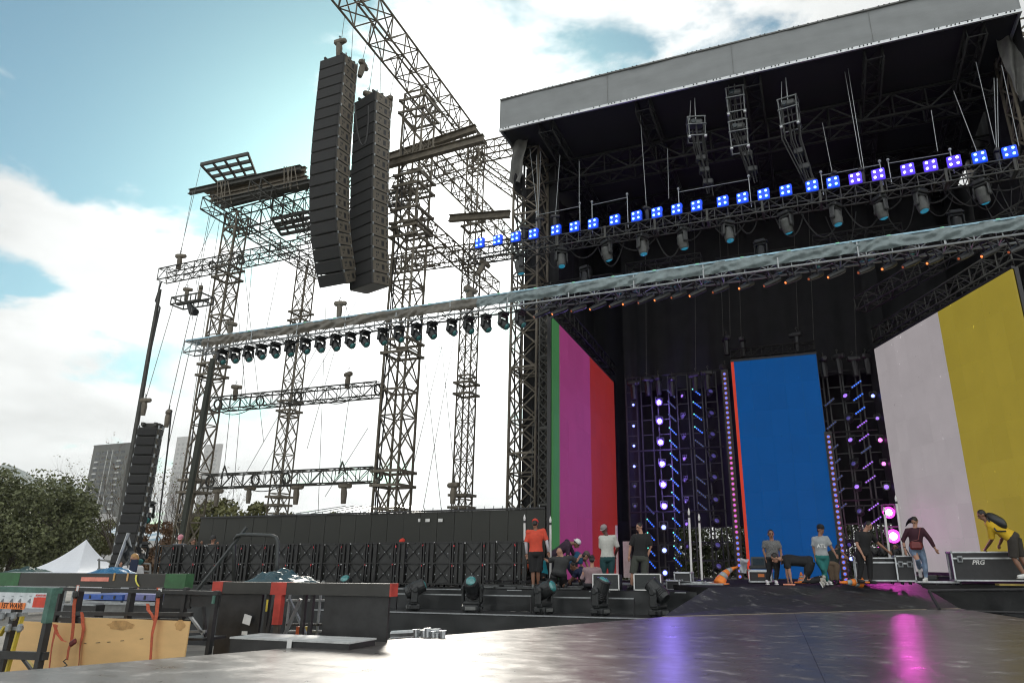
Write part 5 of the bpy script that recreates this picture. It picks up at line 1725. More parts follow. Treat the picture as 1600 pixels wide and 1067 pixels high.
# rail cart with the plywood sheets
Y = 7.6
t = thing('rail_cart', 'black steel rail cart carrying the upright plywood sheets', 'cart', aY(95, 1040, Y), world=True)
m_ = MB(); hbar(m_, 96, 919, 343, 926, Y, .07, .05); m_.build('top_rail', FBL, t)
m_ = MB(); hbar(m_, 84, 957, 300, 959, Y, .05, .05); m_.build('middle_rail', FBL, t)
m_ = MB(); hbar(m_, 84, 966, 300, 970, Y + .05, .05, .06); m_.build('lower_rail', FBL, t)
for px, w_ in ((97, .06), (126, .10), (208, .08), (252, .07), (292, .06)):
    a, b = aY(px, 917, Y + .03), aY(px, 1060, Y + .03)
    MB().bar((a.x, Y + .03, .25), (a.x, Y + .03, a.z), w_, .06).build('post', FBL, t)
m_ = MB(); slab(m_, 257, 924, 296, 950, Y + .02, .03); m_.build('side_plate', FBL, t)
m_ = MB(); slab(m_, 299, 924, 341, 948, Y + .02, .03); m_.build('side_plate', FBL, t)
a = aY(339, 922, Y)
MB().bar((a.x, Y, .25), (a.x, Y, a.z), .06, .06).build('end_post', FBL, t)
m_ = MB(); m_.bar((a.x + .005, Y - .03, 1.95), (a.x + .005, Y - .03, 2.05), .05, .03); m_.build('green_patch', GRNT, t)
m_ = MB(); hbar(m_, 292, 986, 322, 985, Y, .03, .03); hbar(m_, 296, 960, 318, 990, Y, .03, .03); m_.build('brace', ALUM, t, kind='stuff')
m_ = MB(); hbar(m_, 318, 948, 322, 1000, Y + .1, .04, .03); hbar(m_, 292, 995, 335, 996, Y + .1, .4, .03); m_.build('inner_frame', FBL, t, kind='stuff')
for i, (x0, x1, y0, y1, Yp, lb) in enumerate(((22, 230, 974, 972, 7.44, 'rear plywood sheet on the rail cart, reaching further left'), (128, 297, 967, 966, 7.36, 'front plywood sheet on the rail cart with brown stains'))):
    a, b = aY(x0, y0, Yp), aY(x1, y1, Yp)
    z = (a.z + b.z) / 2
    o = MB().bb((a.x, Yp, z - 1.22), (b.x, Yp + .018, z)).build('plywood_sheet', WOOD)
    tag(o, lb, 'plywood sheet')
    if i == 1:
        ST = mat('brown water stain', (.50, .29, .11), .65, 0, .3, 9)
        for (cx, cy, rx, ry) in ((188, 976, 26, 6), (281, 976, 9, 7)):
            c = aY(cx, cy, Yp - .0025)
            V = []
            for k in range(28):
                an = 2 * math.pi * k / 28
                rr_ = 1 + .35 * noise.noise(Vector((math.cos(an) * 1.6, math.sin(an) * 1.6, cx)))
                V.append((c.x + rx / 108 * rr_ * math.cos(an), Yp - .0025, c.z + ry / 108 * rr_ * math.sin(an)))
            MB().add(V, [tuple(range(27, -1, -1))]).build('water_stain', ST, o)
        for cx, cy, w_ in ((133, 1004, .03), (153, 1003, .05), (170, 1002, .04), (191, 1000, .04), (221, 997, .04)):
            c = aY(cx, cy, Yp - .002)
            MB().box(c, (w_ * 1.5, .003, .008), Matrix.Rotation(-.1, 3, 'Y')).build('slot_mark', FBL, o)
# straps
def strap(lab, pts, Yp, w_=.045, twist=0.0, m=ORANGE, parent=None):
    P = [aY(x, y, Yp + (d if len(q) > 2 else 0)) for q in pts for x, y, d in [(q[0], q[1], q[2] if len(q) > 2 else 0)]]
    n = len(P)
    ns_ = (n - 1) * 4
    def fn(u, v):
        i = min(int(v * (n - 1)), n - 2); f = v * (n - 1) - i
        p = P[i].lerp(P[i + 1], f)
        an = twist * math.sin(v * 5)
        return p + Vector((math.cos(an), math.sin(an) * .6, 0)) * (u - .5) * w_ + Vector((.006 * math.sin(v * 14), 0, 0))
    mb = MB().grid(1, ns_, fn)
    V2 = [v + Vector((0, .004, 0)) for v in mb.v]; nb = len(mb.v)
    mb.add(V2, [tuple(reversed(f)) for f in mb.f])
    o = mb.build('ratchet_strap' if parent is None else 'strap_tail', m, parent)
    return tag(o, lab, 'strap') if parent is None else o
s1 = strap('orange ratchet strap with a metal hook hanging left of centre on the plywood', [(122, 913), (119, 925), (116, 945), (114, 975), (111, 1003), (107, 1015), (104, 1030)], 7.30, .055, .3)
hkm = MB().bev(aY(114, 1003, 7.27), (.12, .04, .07), .015, Matrix.Rotation(-.5, 3, 'Y')).build('ratchet', mat('dark red ratchet', (.15, .03, .03), .4, .5), s1)
hp = [aY(103 + dx, 1029 + dy, 7.28) for dx, dy in ((0, 0), (-4, 3), (-1, 6), (2, 9), (-3, 12), (-5, 14))]
MB().tube(hp, .009, 6).build('hook', STEEL, s1)
MB().box(aY(121, 919, 7.27), (.035, .008, .09)).build('white_tag', WHITE, s1)
MB().bev(aY(118, 928, 7.27), (.09, .05, .1), .02).build('buckle', FBL, s1)
strap('orange strap looping down the left of the plywood', [(104, 1002), (97, 1000), (90, 990), (86, 978), (84, 974), (88, 976), (84, 995), (80, 1015), (76, 1046)], 7.32, .05, .5)
strap('orange strap hanging behind the first one on the plywood', [(127, 955), (129, 966), (130, 980), (126, 1005), (122, 1040)], 7.33, .05, .7)
s4 = strap('orange strap with a buckle near the right end of the plywood', [(247, 917), (248, 928), (246, 945), (243, 965), (238, 990), (234, 1034)], 7.28, .055, .3)
MB().bev(aY(248, 927, 7.25), (.08, .05, .1), .02).build('buckle', FBL, s4)
MB().box(aY(250, 921, 7.25), (.06, .008, .04)).build('white_tag', WHITE, s4)
strap('loose orange strap end forking off near the right end of the plywood', [(230, 942), (232, 952), (238, 962), (241, 972)], 7.29, .05, .6)

# green topped cart at the far left, nearest
Y = 6.5
t = thing('green_frame_cart', 'steel cart with a chipped green top frame at the far left corner', 'cart', aY(0, 1040, Y), world=True)
m_ = MB(); hbar(m_, -60, 918, 92, 922, Y, .10, .07); m_.build('top_rail', GRNT, t)
a = aY(88, 922, Y)
MB().bar((a.x, Y - .04, 1.75), (a.x, Y - .04, a.z + .03), .085, .085).build('corner_post', GRNT, t)
MB().bar((a.x - .01, Y - .02, .2), (a.x - .01, Y - .02, 1.75), .075, .07).build('corner_post', FBL, t)
MB().bar((aY(8, 950, Y).x, Y + .15, .2), (aY(8, 950, Y).x, Y + .15, 2.0), .09, .08).build('inner_post', FBL, t)
m_ = MB(); hbar(m_, -60, 1020, 72, 1024, Y, .07, .09); m_.build('lower_rail', FBL, t)
m_ = MB(); hbar(m_, -60, 960, 40, 959, Y + .1, .06, .05); hbar(m_, -60, 980, 34, 981, Y + .1, .05, .04); m_.build('clamp_rail', ALUM, t, kind='stuff')
YLS = mat('yellow strut paint', (.55, .42, .05), .5, 0, .3, 5)
for i, (p, q) in enumerate((((35, 962), (10, 1052)), ((0, 992), (8, 978)), ((40, 1028), (56, 1050)))):
    m_ = MB(); m_.bar(aY(*p, Y + .06), aY(*q, Y + .06), .045, .03); m_.build('yellow_strut', YLS, t)
m_ = MB(); m_.bar(aY(34, 1026, Y + .02), aY(54, 1052, Y + .02), .03); m_.build('brace', FBL, t)
for i in range(4):
    MB().lathe([(.02, -.05), (.035, -.03), (.035, .03), (.02, .05)], 10, Matrix.Translation(aY(4 + i * 9, 962 + (i % 2) * 18, Y + .04))).build('tube_clamp', ALUM, t)
# information board
sg = thing('instruction_board', 'white instruction board with a red corner block fixed on the far left cart', 'sign', aY(0, 950, Y - .06), world=True)
a, b = aY(-40, 924, Y - .06), aY(77, 949, Y - .06)
zt2, zb2 = aY(40, 925, Y - .06).z, aY(40, 949, Y - .06).z
MB().bb((a.x, Y - .06, zb2), (b.x, Y - .045, zt2)).build('board', mat('board white', (.62, .66, .68), .4), sg)
xr = aY(52, 940, Y - .06).x
MB().bb((xr, Y - .064, zb2 + .012), (b.x - .012, Y - .061, zb2 + .13)).build('red_block', mat('sign red', (.65, .06, .03), .5), sg)
redt = mat('sign red ink', (.7, .05, .03), .5)
zc = zt2 - .045
o = text('ALWAYS USE 2 OF\nTHIS DEVICE', .032, redt, sg, depth=.0005, bold=.001)
o.rotation_euler = (math.pi / 2, 0, 0)
o.location = Vector(((xr + b.x) / 2 - .005, Y - .064, zc)) - sg.location
ink = mat('sign grey ink', (.2, .22, .24), .6)
for k, px in enumerate((-12, 4, 18, 31, 46)):
    c = aY(px, 938, Y - .065)
    g_ = MB()
    g_.box(c + Vector((0, 0, -.01)), (.035, .003, .02), Matrix.Rotation(.4, 3, 'Y')); g_.box(c + Vector((.005, 0, .012)), (.02, .003, .03), Matrix.Rotation(-.3, 3, 'Y')); g_.box(c + Vector((-.02, 0, 0)), (.012, .003, .035), Matrix.Rotation(.8, 3, 'Y'))
    g_.build('pictogram', ink, sg, kind='stuff')
    MB().box(c + Vector((0, 0, .06)), (.04, .003, .006)).build('caption_line', ink, sg)
tp_ = MB().bb((aY(-40, 945, Y - .07).x, Y - .075, aY(0, 950, Y - .07).z), (aY(39, 945, Y - .07).x, Y - .067, aY(0, 940, Y - .07).z)).build('orange_tape', mat('orange gaffer tape', (.85, .24, .06), .6), sg)
o = text('1ST WAVE', .088, mat('marker ink', (.04, .015, .01), .7), sg, depth=.0006, bold=.0015)
o.rotation_euler = (math.pi / 2, 0, 0)
cwx = aY(39, 945, Y - .07).x - .235
o.location = Vector((cwx, Y - .077, (aY(0, 950, Y - .07).z + aY(0, 940, Y - .07).z) / 2)) - sg.location

# behind the rail cart: blue sided crate row
Y = 11.5
for i, (x0, x1, y0, y1, mm, lb) in enumerate(((128, 190, 927, 937, mat('blue crate side', (.05, .12, .42), .5), 'blue crate seen between the rails of the plywood cart'), (196, 255, 927, 938, mat('lilac blue crate side', (.16, .17, .36), .5), 'lilac grey crate right of the blue one behind the plywood cart'))):
    a, b = aY(x0, y0, Y), aY(x1, y1, Y)
    t = thing('long_crate', lb, 'crate', (a.x, Y, b.z), world=True)
    MB().bb((a.x, Y, b.z), (b.x, Y + .8, a.z)).build('crate_side', mm, t)
    MB().bb((a.x, Y - .02, b.z - .08), (b.x, Y + .8, b.z - .02)).build('skid', ALUM, t)
    for k in range(3):
        x = a.x + (b.x - a.x) * (.2 + .3 * k)
        MB().bb((x, Y - .012, b.z + .02), (x + .05, Y - .001, a.z - .02)).build('slot', FBL, t)
for i, (x0, x1, y0, y1) in enumerate(((100, 148, 943, 958), (165, 200, 942, 956), (205, 250, 943, 960))):
    a, b = aY(x0, y0, 10.6), aY(x1, y1, 10.6)
    t = thing('stacked_tray', 'grey equipment tray under the blue crates, %s from the left' % ORD[i], 'tray', (a.x, 10.6, b.z), world=True)
    MB().bb((a.x, 10.6, b.z - .3), (b.x, 11.2, a.z)).build('tray_body', FBL if i != 1 else GREYP, t)
    MB().bar((a.x, 10.58, a.z), (b.x, 10.58, a.z), .03).build('rim', ALUM, t)

# second deck beam and black panels with red corners
Y = 8.6
t = thing('red_cornered_deck', 'long black deck standing on panels, with red painted corners, left of centre', 'deck table', aY(335, 1020, Y), world=True)
def seg(x0, x1, m_, nm, dy=0.0):
    a, b = aY(x0, 908 + (x0 - 335) * .05, Y), aY(x1, 908 + (x1 - 335) * .05, Y)
    z1_ = aY(335, 908, Y).z; z0_ = aY(335, 926, Y).z
    MB().bb((a.x, Y + dy, z0_ - abs(dy)), (b.x, Y + .16 - dy, z1_ + abs(dy))).build(nm, m_, t)
seg(349, 424, BEAM, 'deck_edge'); seg(333, 349, REDP, 'red_corner', -.004); seg(424, 448, REDP, 'red_corner', -.004); seg(448, 609, BEAM, 'deck_edge'); seg(609, 611.5, REDP, 'red_corner', -.004)
z0_ = aY(335, 926, Y).z
def panel(x0, x1, nm, m_, Yp, zb2_=.3, parent=t, zt_=None):
    a, b = aY(x0, 930, Yp), aY(x1, 930, Yp)
    return MB().bb((a.x, Yp, zb2_), (b.x, Yp + .04, (zt_ or z0_) - .006)).build(nm, m_, parent)
panel(345, 410, 'side_panel', FBL, Y + .05)
panel(508, 608, 'side_panel', FBL, Y + .05)
x = aY(437, 930, Y).x
MB().bb((x - .07, Y - .02, 1.62), (x + .05, Y + .06, z0_ - .006)).build('red_post', REDP, t)
MB().bb((x - .05, Y - .0, .2), (x + .04, Y + .05, 1.618)).build('post', mat('scraped post', (.06, .05, .04), .6, 0, .6, 5), t)
for px in (413, 470, 482):
    MB().bar((aY(px, 930, Y).x, Y + .1, .3), (aY(px, 930, Y).x, Y + .1, z0_ - .006), .05).build('post', FBL, t)
m_ = MB(); m_.bar(aY(433, 935, Y + .1), aY(414, 1000, Y + .1), .05); m_.build('brace', FBL, t)
m_ = MB(); m_.bar(aY(470, 935, Y + .3), aY(445, 990, Y + .3), .04); m_.build('brace', ALUM, t)
m_ = MB(); m_.bar(aY(452, 935, Y + .4), aY(478, 990, Y + .4), .035); m_.build('brace', ALUM, t)
MB().box(aY(386, 967, Y - .0), (.14, .006, .13), Matrix.Rotation(.2, 3, 'Y')).build('paper_sheet', WHITE, t)
MB().box(aY(382, 988, Y - .0), (.1, .006, .05)).build('paper_sheet', WHITE, t)
MB().box(aY(417, 945, Y - .01), (.03, .006, .16)).build('yellow_tape', YLS, t)
# rack with small parts seen under that table
Y2 = 9.8
t = thing('parts_rack', 'aluminium parts rack in the shade under the red cornered deck', 'rack', aY(460, 1000, Y2), world=True)
for px in (452, 478, 500):
    MB().bar((aY(px, 940, Y2).x, Y2, .3), (aY(px, 940, Y2).x, Y2, 2.0), .03).build('upright', ALUM, t)
for py in (937, 975, 985):
    a, b = aY(448, py, Y2), aY(508, py, Y2)
    MB().bar(a, b, .04, .03).build('shelf', ALUM if py != 975 else FBL, t)
for k, (c) in enumerate(((.65, .12, .03), (.1, .35, .1), (.5, .35, .05))):
    MB().box(aY(468 + k * 6, 984, Y2 - .1), (.06, .1, .12)).build('parts_box', mat('parts box %d' % k, c, .5), t)
# white topped box in front
Y = 7.7
t = thing('white_topped_case', 'wide black case with a white top in front of the red cornered deck', 'case', aY(360, 1020, Y), world=True)
a, b = aY(360, 1000, Y), aY(546, 1000, Y)
zt_ = aY(450, 998, Y).z
MB().bb((a.x, Y, .9), (b.x, Y + .55, zt_ - .02)).build('case_body', FBL, t)
MB().bb((a.x - .01, Y - .01, zt_ - .02), (b.x + .01, Y + .56, zt_)).build('top_sheet', mat('worn white top', (.5, .51, .5), .5, 0, .25, 5), t)
MB().box((aY(454, 998, Y).x, Y - .014, zt_ - .05), (.07, .006, .12)).build('white_tape', WHITE, t)
# pipes with couplers
Y = 9.5
t = thing('pipe_bundle', 'bundle of aluminium truss pieces with upright spigots beside the catwalk', 'truss pieces', aY(600, 1000, Y), world=True)
for (x0, y0, x1, y1, r_) in ((612, 990, 688, 986, .05), (612, 996, 690, 993, .04), (566, 1006, 640, 1002, .05), (560, 1000, 560, 1012, .03)):
    MB().tube([aY(x0, y0, Y), aY(x1, y1, Y)], r_, 10).build('pipe', ALU, t)
for (px, y0, y1) in ((566, 993, 1010), (590, 996, 1006), (614, 996, 1006), (650, 982, 998), (662, 983, 998), (668, 980, 996), (677, 985, 998), (683, 988, 998), (692, 984, 996)):
    MB().tube([aY(px, y1, Y - .06), aY(px, y0, Y - .06)], [.035, .04], 10).build('spigot', ALU, t)
    MB().tube([aY(px, y0 + 1, Y - .06), aY(px, y0, Y - .06)], [.055, .055], 10).build('collar', ALU, t)
for (px, py, c) in ((572, 1005, (.7, .05, .04)), (578, 1005, (.1, .5, .2)), (610, 1003, (.7, .05, .04)), (642, 1000, (.6, .05, .1))):
    MB().box(aY(px, py, Y - .1), (.05, .03, .07)).build('color_band', mat('band %.2f %.2f' % (c[0], c[1]), c, .5), t)
# handrail, leaning pole, cloth pile
HR = mat('black rail tube', (.035, .04, .04), .4, .1, .2, 9)
Y = 9.6
hr_ = MB().tube([aY(*p, Y) for p in ((365, 912), (366, 850), (367, 841), (371, 836), (380, 834.5), (425, 836), (431, 838), (434, 845), (433, 880), (431, 912))], .03, 10).build('handrail', HR, smooth=True)
tag(hr_, 'black bent tube handrail above the red cornered deck', 'handrail')
wire('black pole leaning across the handrail', [aY(308, 922, 9.3), aY(386, 823, 9.7)], .033, HR, 'leaning_pole', cat='pole')
CL = mat('dark teal crumpled sheet', (.02, .06, .075), .35, 0, .3, 5, .6)
def pile(lab, x0, x1, y0, y1, Y, m_, seed, name='cloth_pile', cat='cloth', pk=.5):
    a, b = aY(x0, y1, Y), aY(x1, y1, Y)
    H_ = aY(x0, y0, Y).z - a.z
    def fn(u, v):
        an = math.pi * v
        e = math.sin(math.pi * min(1, max(0, u))) ** .6
        sh = e * (1 - .5 * abs(u - pk))
        q = Vector((u * 5 + seed, v * 4, seed))
        n_ = .75 + .6 * noise.noise(q) + .25 * noise.noise(q * 3)
        return Vector((a.x + (b.x - a.x) * u, Y + .45 * (1 - math.cos(an)) * .7 - .2, a.z + H_ * sh * math.sin(an) * n_))
    o = MB().grid(46, 20, fn).build(name, m_, smooth=False)
    return tag(o, lab, cat)
pile('heap of dark teal plastic sheeting on the red cornered deck', 388, 472, 886, 909, 9.2, CL, 3)
pile('crumpled bright blue tarpaulin behind the deck beam near the tent', 143, 188, 882, 896, 11.5, mat('bright blue tarp', (.01, .13, .28), .4, 0, .2, 4, .5), 8, 'blue_tarpaulin', 'tarpaulin', .75)
pile('dark green tarpaulin edge behind the left green beam end', 15, 55, 884, 893, 11.5, mat('dark green tarp', (.015, .05, .045), .5), 12, 'green_tarpaulin', 'tarpaulin')
# small lamps and clutter below the wing edge
for i, (px, py) in enumerate(((497, 910), (505, 911), (566, 914), (470, 906))):
    t = thing('small_lamp', 'small pale lamp on the ledge under the screen carts, %s from the left' % ORD[(1, 2, 3, 0)[i]], 'small lamp', aY(px, py, 17.9), world=True)
    MB().lathe([(.04, -.08), (.06, -.04), (.06, .05), (.03, .09)], 10, Matrix.Translation(aY(px, py, 17.9))).build('lamp_body', GREYP, t)
    MB().tube([aY(px, py + 2, 17.9), aY(px, py + 7, 17.9)], .015, 6).build('stem', BLACKM, t)

# ================================================================ PEOPLE
SK1 = mat('brown skin', (0.24, 0.12, 0.075), 0.5, 0, .08, 12, .05)
SK2 = mat('light brown skin', (0.40, 0.215, 0.145), 0.5, 0, .08, 12, .05)
SK3 = mat('dark skin', (0.10, 0.05, 0.035), 0.5, 0, .08, 12, .05)
HAIR = mat('black hair', (.012, .010, .009), .45, 0, .4, 40, .5)
BHAIR = mat('brown hair', (.07, .035, .018), .5, 0, .4, 40, .5)
EYEM = mat('dark eye', (.01, .008, .008), .8, spec=.1)
LIPM = mat('lip tone', (.22, .07, .06), .5)
def clothm(n, c, v=.15):
    return mat(n, c, .85, 0, v, 7, .35, bscale=16)
TMP = bpy.data.scenes.new('tmp_build')
JOBS = []
def remesh_later(mb, vox, name, m, parent, smooth=3):
    me = bpy.data.meshes.new(name)
    me.from_pydata([v[:] for v in mb.v], [], mb.f)
    o = bpy.data.objects.new('tmp', me)
    TMP.collection.objects.link(o)
    md = o.modifiers.new('r', 'REMESH'); md.mode = 'VOXEL'; md.voxel_size = vox; md.use_smooth_shade = True
    sm_ = o.modifiers.new('s', 'SMOOTH'); sm_.iterations = smooth; sm_.factor = .5
    JOBS.append((o, name, m, parent))
def flush():
    vl = TMP.view_layers[0]
    vl.update()
    dg = vl.depsgraph
    res = []
    for o, name, m, parent in JOBS:
        me = bpy.data.meshes.new_from_object(o.evaluated_get(dg), depsgraph=dg)
        me.name = name
        me.materials.clear()
        me.materials.append(m)
        ob = inst(me, name, parent)
        res.append(ob)
    for o, *_ in JOBS:
        bpy.data.objects.remove(o)
    JOBS.clear()
    bpy.data.scenes.remove(TMP)

def ell_loft(mb, rings, n=16):
    V = []; Fs = []
    for c, a, b, wa, wb in rings:
        for k in range(n):
            t = 2 * math.pi * k / n
            V.append(c + a * (math.cos(t) * wa) + b * (math.sin(t) * wb))
    for i in range(len(rings) - 1):
        for k in range(n):
            j = (k + 1) % n
            Fs.append((i * n + k, i * n + j, i * n + n + j, i * n + n + k))
    Fs.append(tuple(range(n - 1, -1, -1))); o = (len(rings) - 1) * n; Fs.append(tuple(range(o, o + n)))
    mb.add(V, Fs)

def person(lab, base_px, Y, floor, J, look=(0, -1, -.1), skin=SK2, top=None, bottom=None, sleeve=.55, legs=1.0, hair=HAIR, hat=None, hatm=None, shoe=None, k=1.0, long_hair=False, fore=None, group=None, bun=False):
    bp = aY(base_px, 880, Y)
    hx = Vector((bp.x, Y, 0)); D0 = hx.length; hd = hx / D0; rt_ = Vector((hd.y, -hd.x, 0))
    def W(j):
        r = ray(j[0], j[1]); d = j[2] if len(j) > 2 else 0
        return EYE + r * ((D0 + d) / r.dot(hd))
    P = {n_: W(j) for n_, j in J.items()}
    for s_ in 'LR':      # keep feet on the floor they stand on
        if P['an' + s_].z < floor + .09: P['an' + s_].z = floor + .09
        if P['kn' + s_].z < floor + .07: P['kn' + s_].z = floor + .07
    t = thing('person', lab, 'person', (bp.x, Y, floor), group=group)
    O = t.location.copy()
    for n_ in P: P[n_] = P[n_] - O
    hipc = (P['hipL'] + P['hipR']) / 2; shc = (P['shL'] + P['shR']) / 2; nk = P['neck']; hdp = P['head']
    lk = (rt_ * look[0] + hd * look[1] + Vector((0, 0, look[2]))).normalized()
    spine = (nk - hipc).normalized()
    ha = (P['hipR'] - P['hipL']); sa = (P['shR'] - P['shL'])
    # lateral axes are kept square to the spine
    def lat(v, fallback):
        v = v - spine * v.dot(spine)
        if v.length < .08: v = fallback - spine * fallback.dot(spine)
        return v.normalized()
    la = lat(sa, lk.cross(Vector((0, 0, 1)))); lh = lat(ha, la)
    if lh.dot(la) < 0: lh = -lh
    hw = max(.155, ha.length / 2 + .07) if ha.length > .1 else .16
    sw = max(.16, min(.19, sa.length / 2))
    def rings(inf, t0=-.06, t1=1.0):
        R = []
        for f, wv, dv in ((-.08, .6, .10), (0, .98, .125), (.14, .98, .12), (.32, .84, .105), (.5, .86, .11), (.68, .98, .122), (.82, 1.02, .115), (.92, .8, .085), (1.0, .36, .06)):
            if f < t0 or f > t1: continue
            wl = (hw * (1 - f) + sw * f) * wv
            c = hipc.lerp(nk, f)
            a = (lh * (1 - f) + la * f).normalized()
            R.append((c, a, spine.cross(a).normalized(), (wl + inf) * k, (dv + inf) * k))
        return R
    body = MB()
    ell_loft(body, rings(0))
    for s_ in 'LR':
        sh, el, wr = P['sh' + s_], P['el' + s_], P['wr' + s_]
        body.tube([nk.lerp(sh, .5), sh, sh.lerp(el, .4), el, el.lerp(wr, .35), wr], [.05 * k, .058 * k, .050 * k, .040 * k, .040 * k, .027 * k], 10)
        body.ball(sh, .06 * k, 10)
        hp_, kn, an = P['hip' + s_], P['kn' + s_], P['an' + s_]
        body.tube([hp_, hp_.lerp(kn, .35), kn, kn.lerp(an, .3), an], [.092 * k, .086 * k, .058 * k, .06 * k, .038 * k], 10)
        # hand: palm, four unequal bent fingers and a thumb from its side
        fd = (wr - el).normalized(); side = fd.cross(lk)
        if side.length < .1: side = fd.cross(Vector((0, 0, 1)))
        side.normalize(); nn_ = fd.cross(side).normalized()
        Mh = Matrix((side, nn_, fd)).transposed()
        body.ball(wr + fd * .05, (.042 * k, .02 * k, .055 * k), 8, Mh)
        for q, (o_, ln) in enumerate(((-.03, .07), (-.01, .08), (.01, .076), (.028, .06))):
            b_ = wr + fd * .085 + side * o_
            body.tube([b_, b_ + fd * ln * .55 + nn_ * .008, b_ + fd * ln * .9 + nn_ * .03], [.0105, .010, .008], 6)
        b_ = wr + fd * .03 - side * .035
        body.tube([b_, b_ + fd * .03 - side * .022, b_ + fd * .058 - side * .025 + nn_ * .012], [.013, .012, .009], 6)
    body.tube([nk - spine * .04, nk.lerp(hdp, .45), hdp], [.062 * k, .053 * k, .05 * k], 10)
    # head, face
    rx = lk.cross(Vector((0, 0, 1)))
    if rx.length < .1: rx = la.copy()
    rx.normalize(); up = rx.cross(lk).normalized()
    Mh = Matrix((rx, lk, up)).transposed()
    def H(x, y, z): return hdp + Mh @ Vector((x, y, z)) * k
    body.ball(H(0, -.008, .018), (.076 * k, .094 * k, .098 * k), 14, Mh)
    body.ball(H(0, .022, -.055), (.056 * k, .062 * k, .062 * k), 12, Mh)
    body.tube([H(0, .085, .02), H(0, .112, -.022), H(0, .09, -.035)], [.010, .018, .014], 8)
    for s_ in (-1, 1): body.ball(H(s_ * .078, -.01, -.005), (.012, .02, .032), 8, Mh)
    remesh_later(body, .0125, 'body', skin, t, 2)
    for s_ in (-1, 1):
        MB().ball(H(s_ * .03, .081, .012), (.012, .008, .007), 8, Mh).build('eye', EYEM, t)
        MB().tube([H(s_ * .015, .093, .034), H(s_ * .05, .079, .034)], .006, 5).build('eyebrow', HAIR, t)
    MB().tube([H(-.022, .084, -.066), H(0, .092, -.064), H(.022, .084, -.066)], .006, 5).build('mouth', LIPM, t)
    # shirt
    sh_ = MB()
    rg_ = rings(.02, -.06)
    c_, a_1, b_1, w_1, d_1 = rg_[-1]
    rg_[-1] = (c_ - spine * .01, a_1, b_1, w_1 + .012, d_1 + .012)
    ell_loft(sh_, rg_)
    for s_ in 'LR':
        sh_.tube([nk - spine * .055, (nk - spine * .075).lerp(P['sh' + s_], .55), P['sh' + s_] - spine * .012], [.075 * k, .078 * k, .072 * k], 10)
        sh_.ball(P['sh' + s_] - spine * .01, .076 * k, 10)
    for s_ in 'LR':
        sh, el, wr = P['sh' + s_], P['el' + s_], P['wr' + s_]
        if sleeve >= .99:
            e2 = el.lerp(wr, .85)
            sh_.tube([nk.lerp(sh, .6) - spine * .04, sh, el, e2], [.06 * k, .070 * k, .060 * k, .044 * k], 10)
        elif sleeve > 0:
            e2 = sh.lerp(el, sleeve + .2)
            sh_.tube([nk.lerp(sh, .6) - spine * .04, sh, e2], [.058 * k, .072 * k, .073 * k], 10)
    remesh_later(sh_, .015, 'shirt', top, t, 6)
    # trousers or shorts
    tr_ = MB()
    ell_loft(tr_, rings(.026, -.1, .16))
    for s_ in 'LR':
        hp_, kn, an = P['hip' + s_], P['kn' + s_], P['an' + s_]
        if legs > 1:     # down to the ankle
            tr_.tube([hp_, hp_.lerp(kn, .4), kn, kn.lerp(an, .5), kn.lerp(an, .93)], [.112 * k, .105 * k, .076 * k, .068 * k, .056 * k], 10)
        elif legs == 1:  # leggings
            tr_.tube([hp_, hp_.lerp(kn, .4), kn, kn.lerp(an, .4), kn.lerp(an, .95)], [.104 * k, .096 * k, .066 * k, .066 * k, .046 * k], 10)
        else:
            e = hp_.lerp(kn, min(1, legs + .2))
            tr_.tube([hp_, hp_.lerp(kn, .4), e], [.112 * k, .112 * k, .105 * k], 10)
    remesh_later(tr_, .018, 'trousers', bottom, t, 3)
    # shoes
    fwd = Vector((lk.x, lk.y, 0))
    fwd = fwd.normalized() if fwd.length > .05 else hd
    for s_ in 'LR':
        an, kn = P['an' + s_], P['kn' + s_]
        f2 = fwd
        shin = an - kn
        if shin.length > .05 and abs(shin.normalized().z) < .55:   # kneeling: the toes trail
            f2 = (Vector((shin.x, shin.y, 0)).normalized() * .5 + Vector((0, 0, -1))).normalized()
        sd = f2.cross(Vector((0, 0, 1)))
        sd = sd.normalized() if sd.length > .05 else rt_
        u3 = sd.cross(f2).normalized()
        M3 = Matrix((sd, f2, u3)).transposed()
        MB().ball(an + f2 * .05 - u3 * .035, (.045, .125, .045), 10, M3).ball(an + f2 * .0, (.045, .055, .055), 8, M3).build('shoe', shoe or BLACKP, t, smooth=True)
        MB().bev(an + f2 * .05 - u3 * .075, (.085, .25, .022), .01, M3).build('sole', WHITE if shoe else BLACKM, t)
    # hair and hats
    if hair:
        hb_ = MB().ball(H(0, -.02, .035), (.082 * k, .094 * k, .094 * k), 14, Mh)
        hb_.ball(H(0, -.045, -.01), (.076 * k, .064 * k, .075 * k), 12, Mh)
        if long_hair:
            hb_.tube([H(0, -.06, .03), H(.06, -.1, -.02), H(.14, -.08, -.07), H(.26, -.05, -.08)], [.075, .07, .045, .012], 10)
            hb_.tube([H(.03, -.02, .06), H(.12, -.02, .03), H(.22, 0, -.05), H(.3, .02, -.14)], [.06, .05, .03, .008], 10)
        if bun: hb_.ball(H(0, -.1, .05), .045, 8)
        V = []
        for v in hb_.v:      # trimmed at the face
            l = Mh.transposed() @ (v - hdp) / k
            if l.y > .055 and l.z < .075: v = hdp + Mh @ Vector((l.x * .9, .055, l.z)) * k
            V.append(v)
        hb_.v = V
        remesh_later(hb_, .012, 'hair', hair, t, 1)
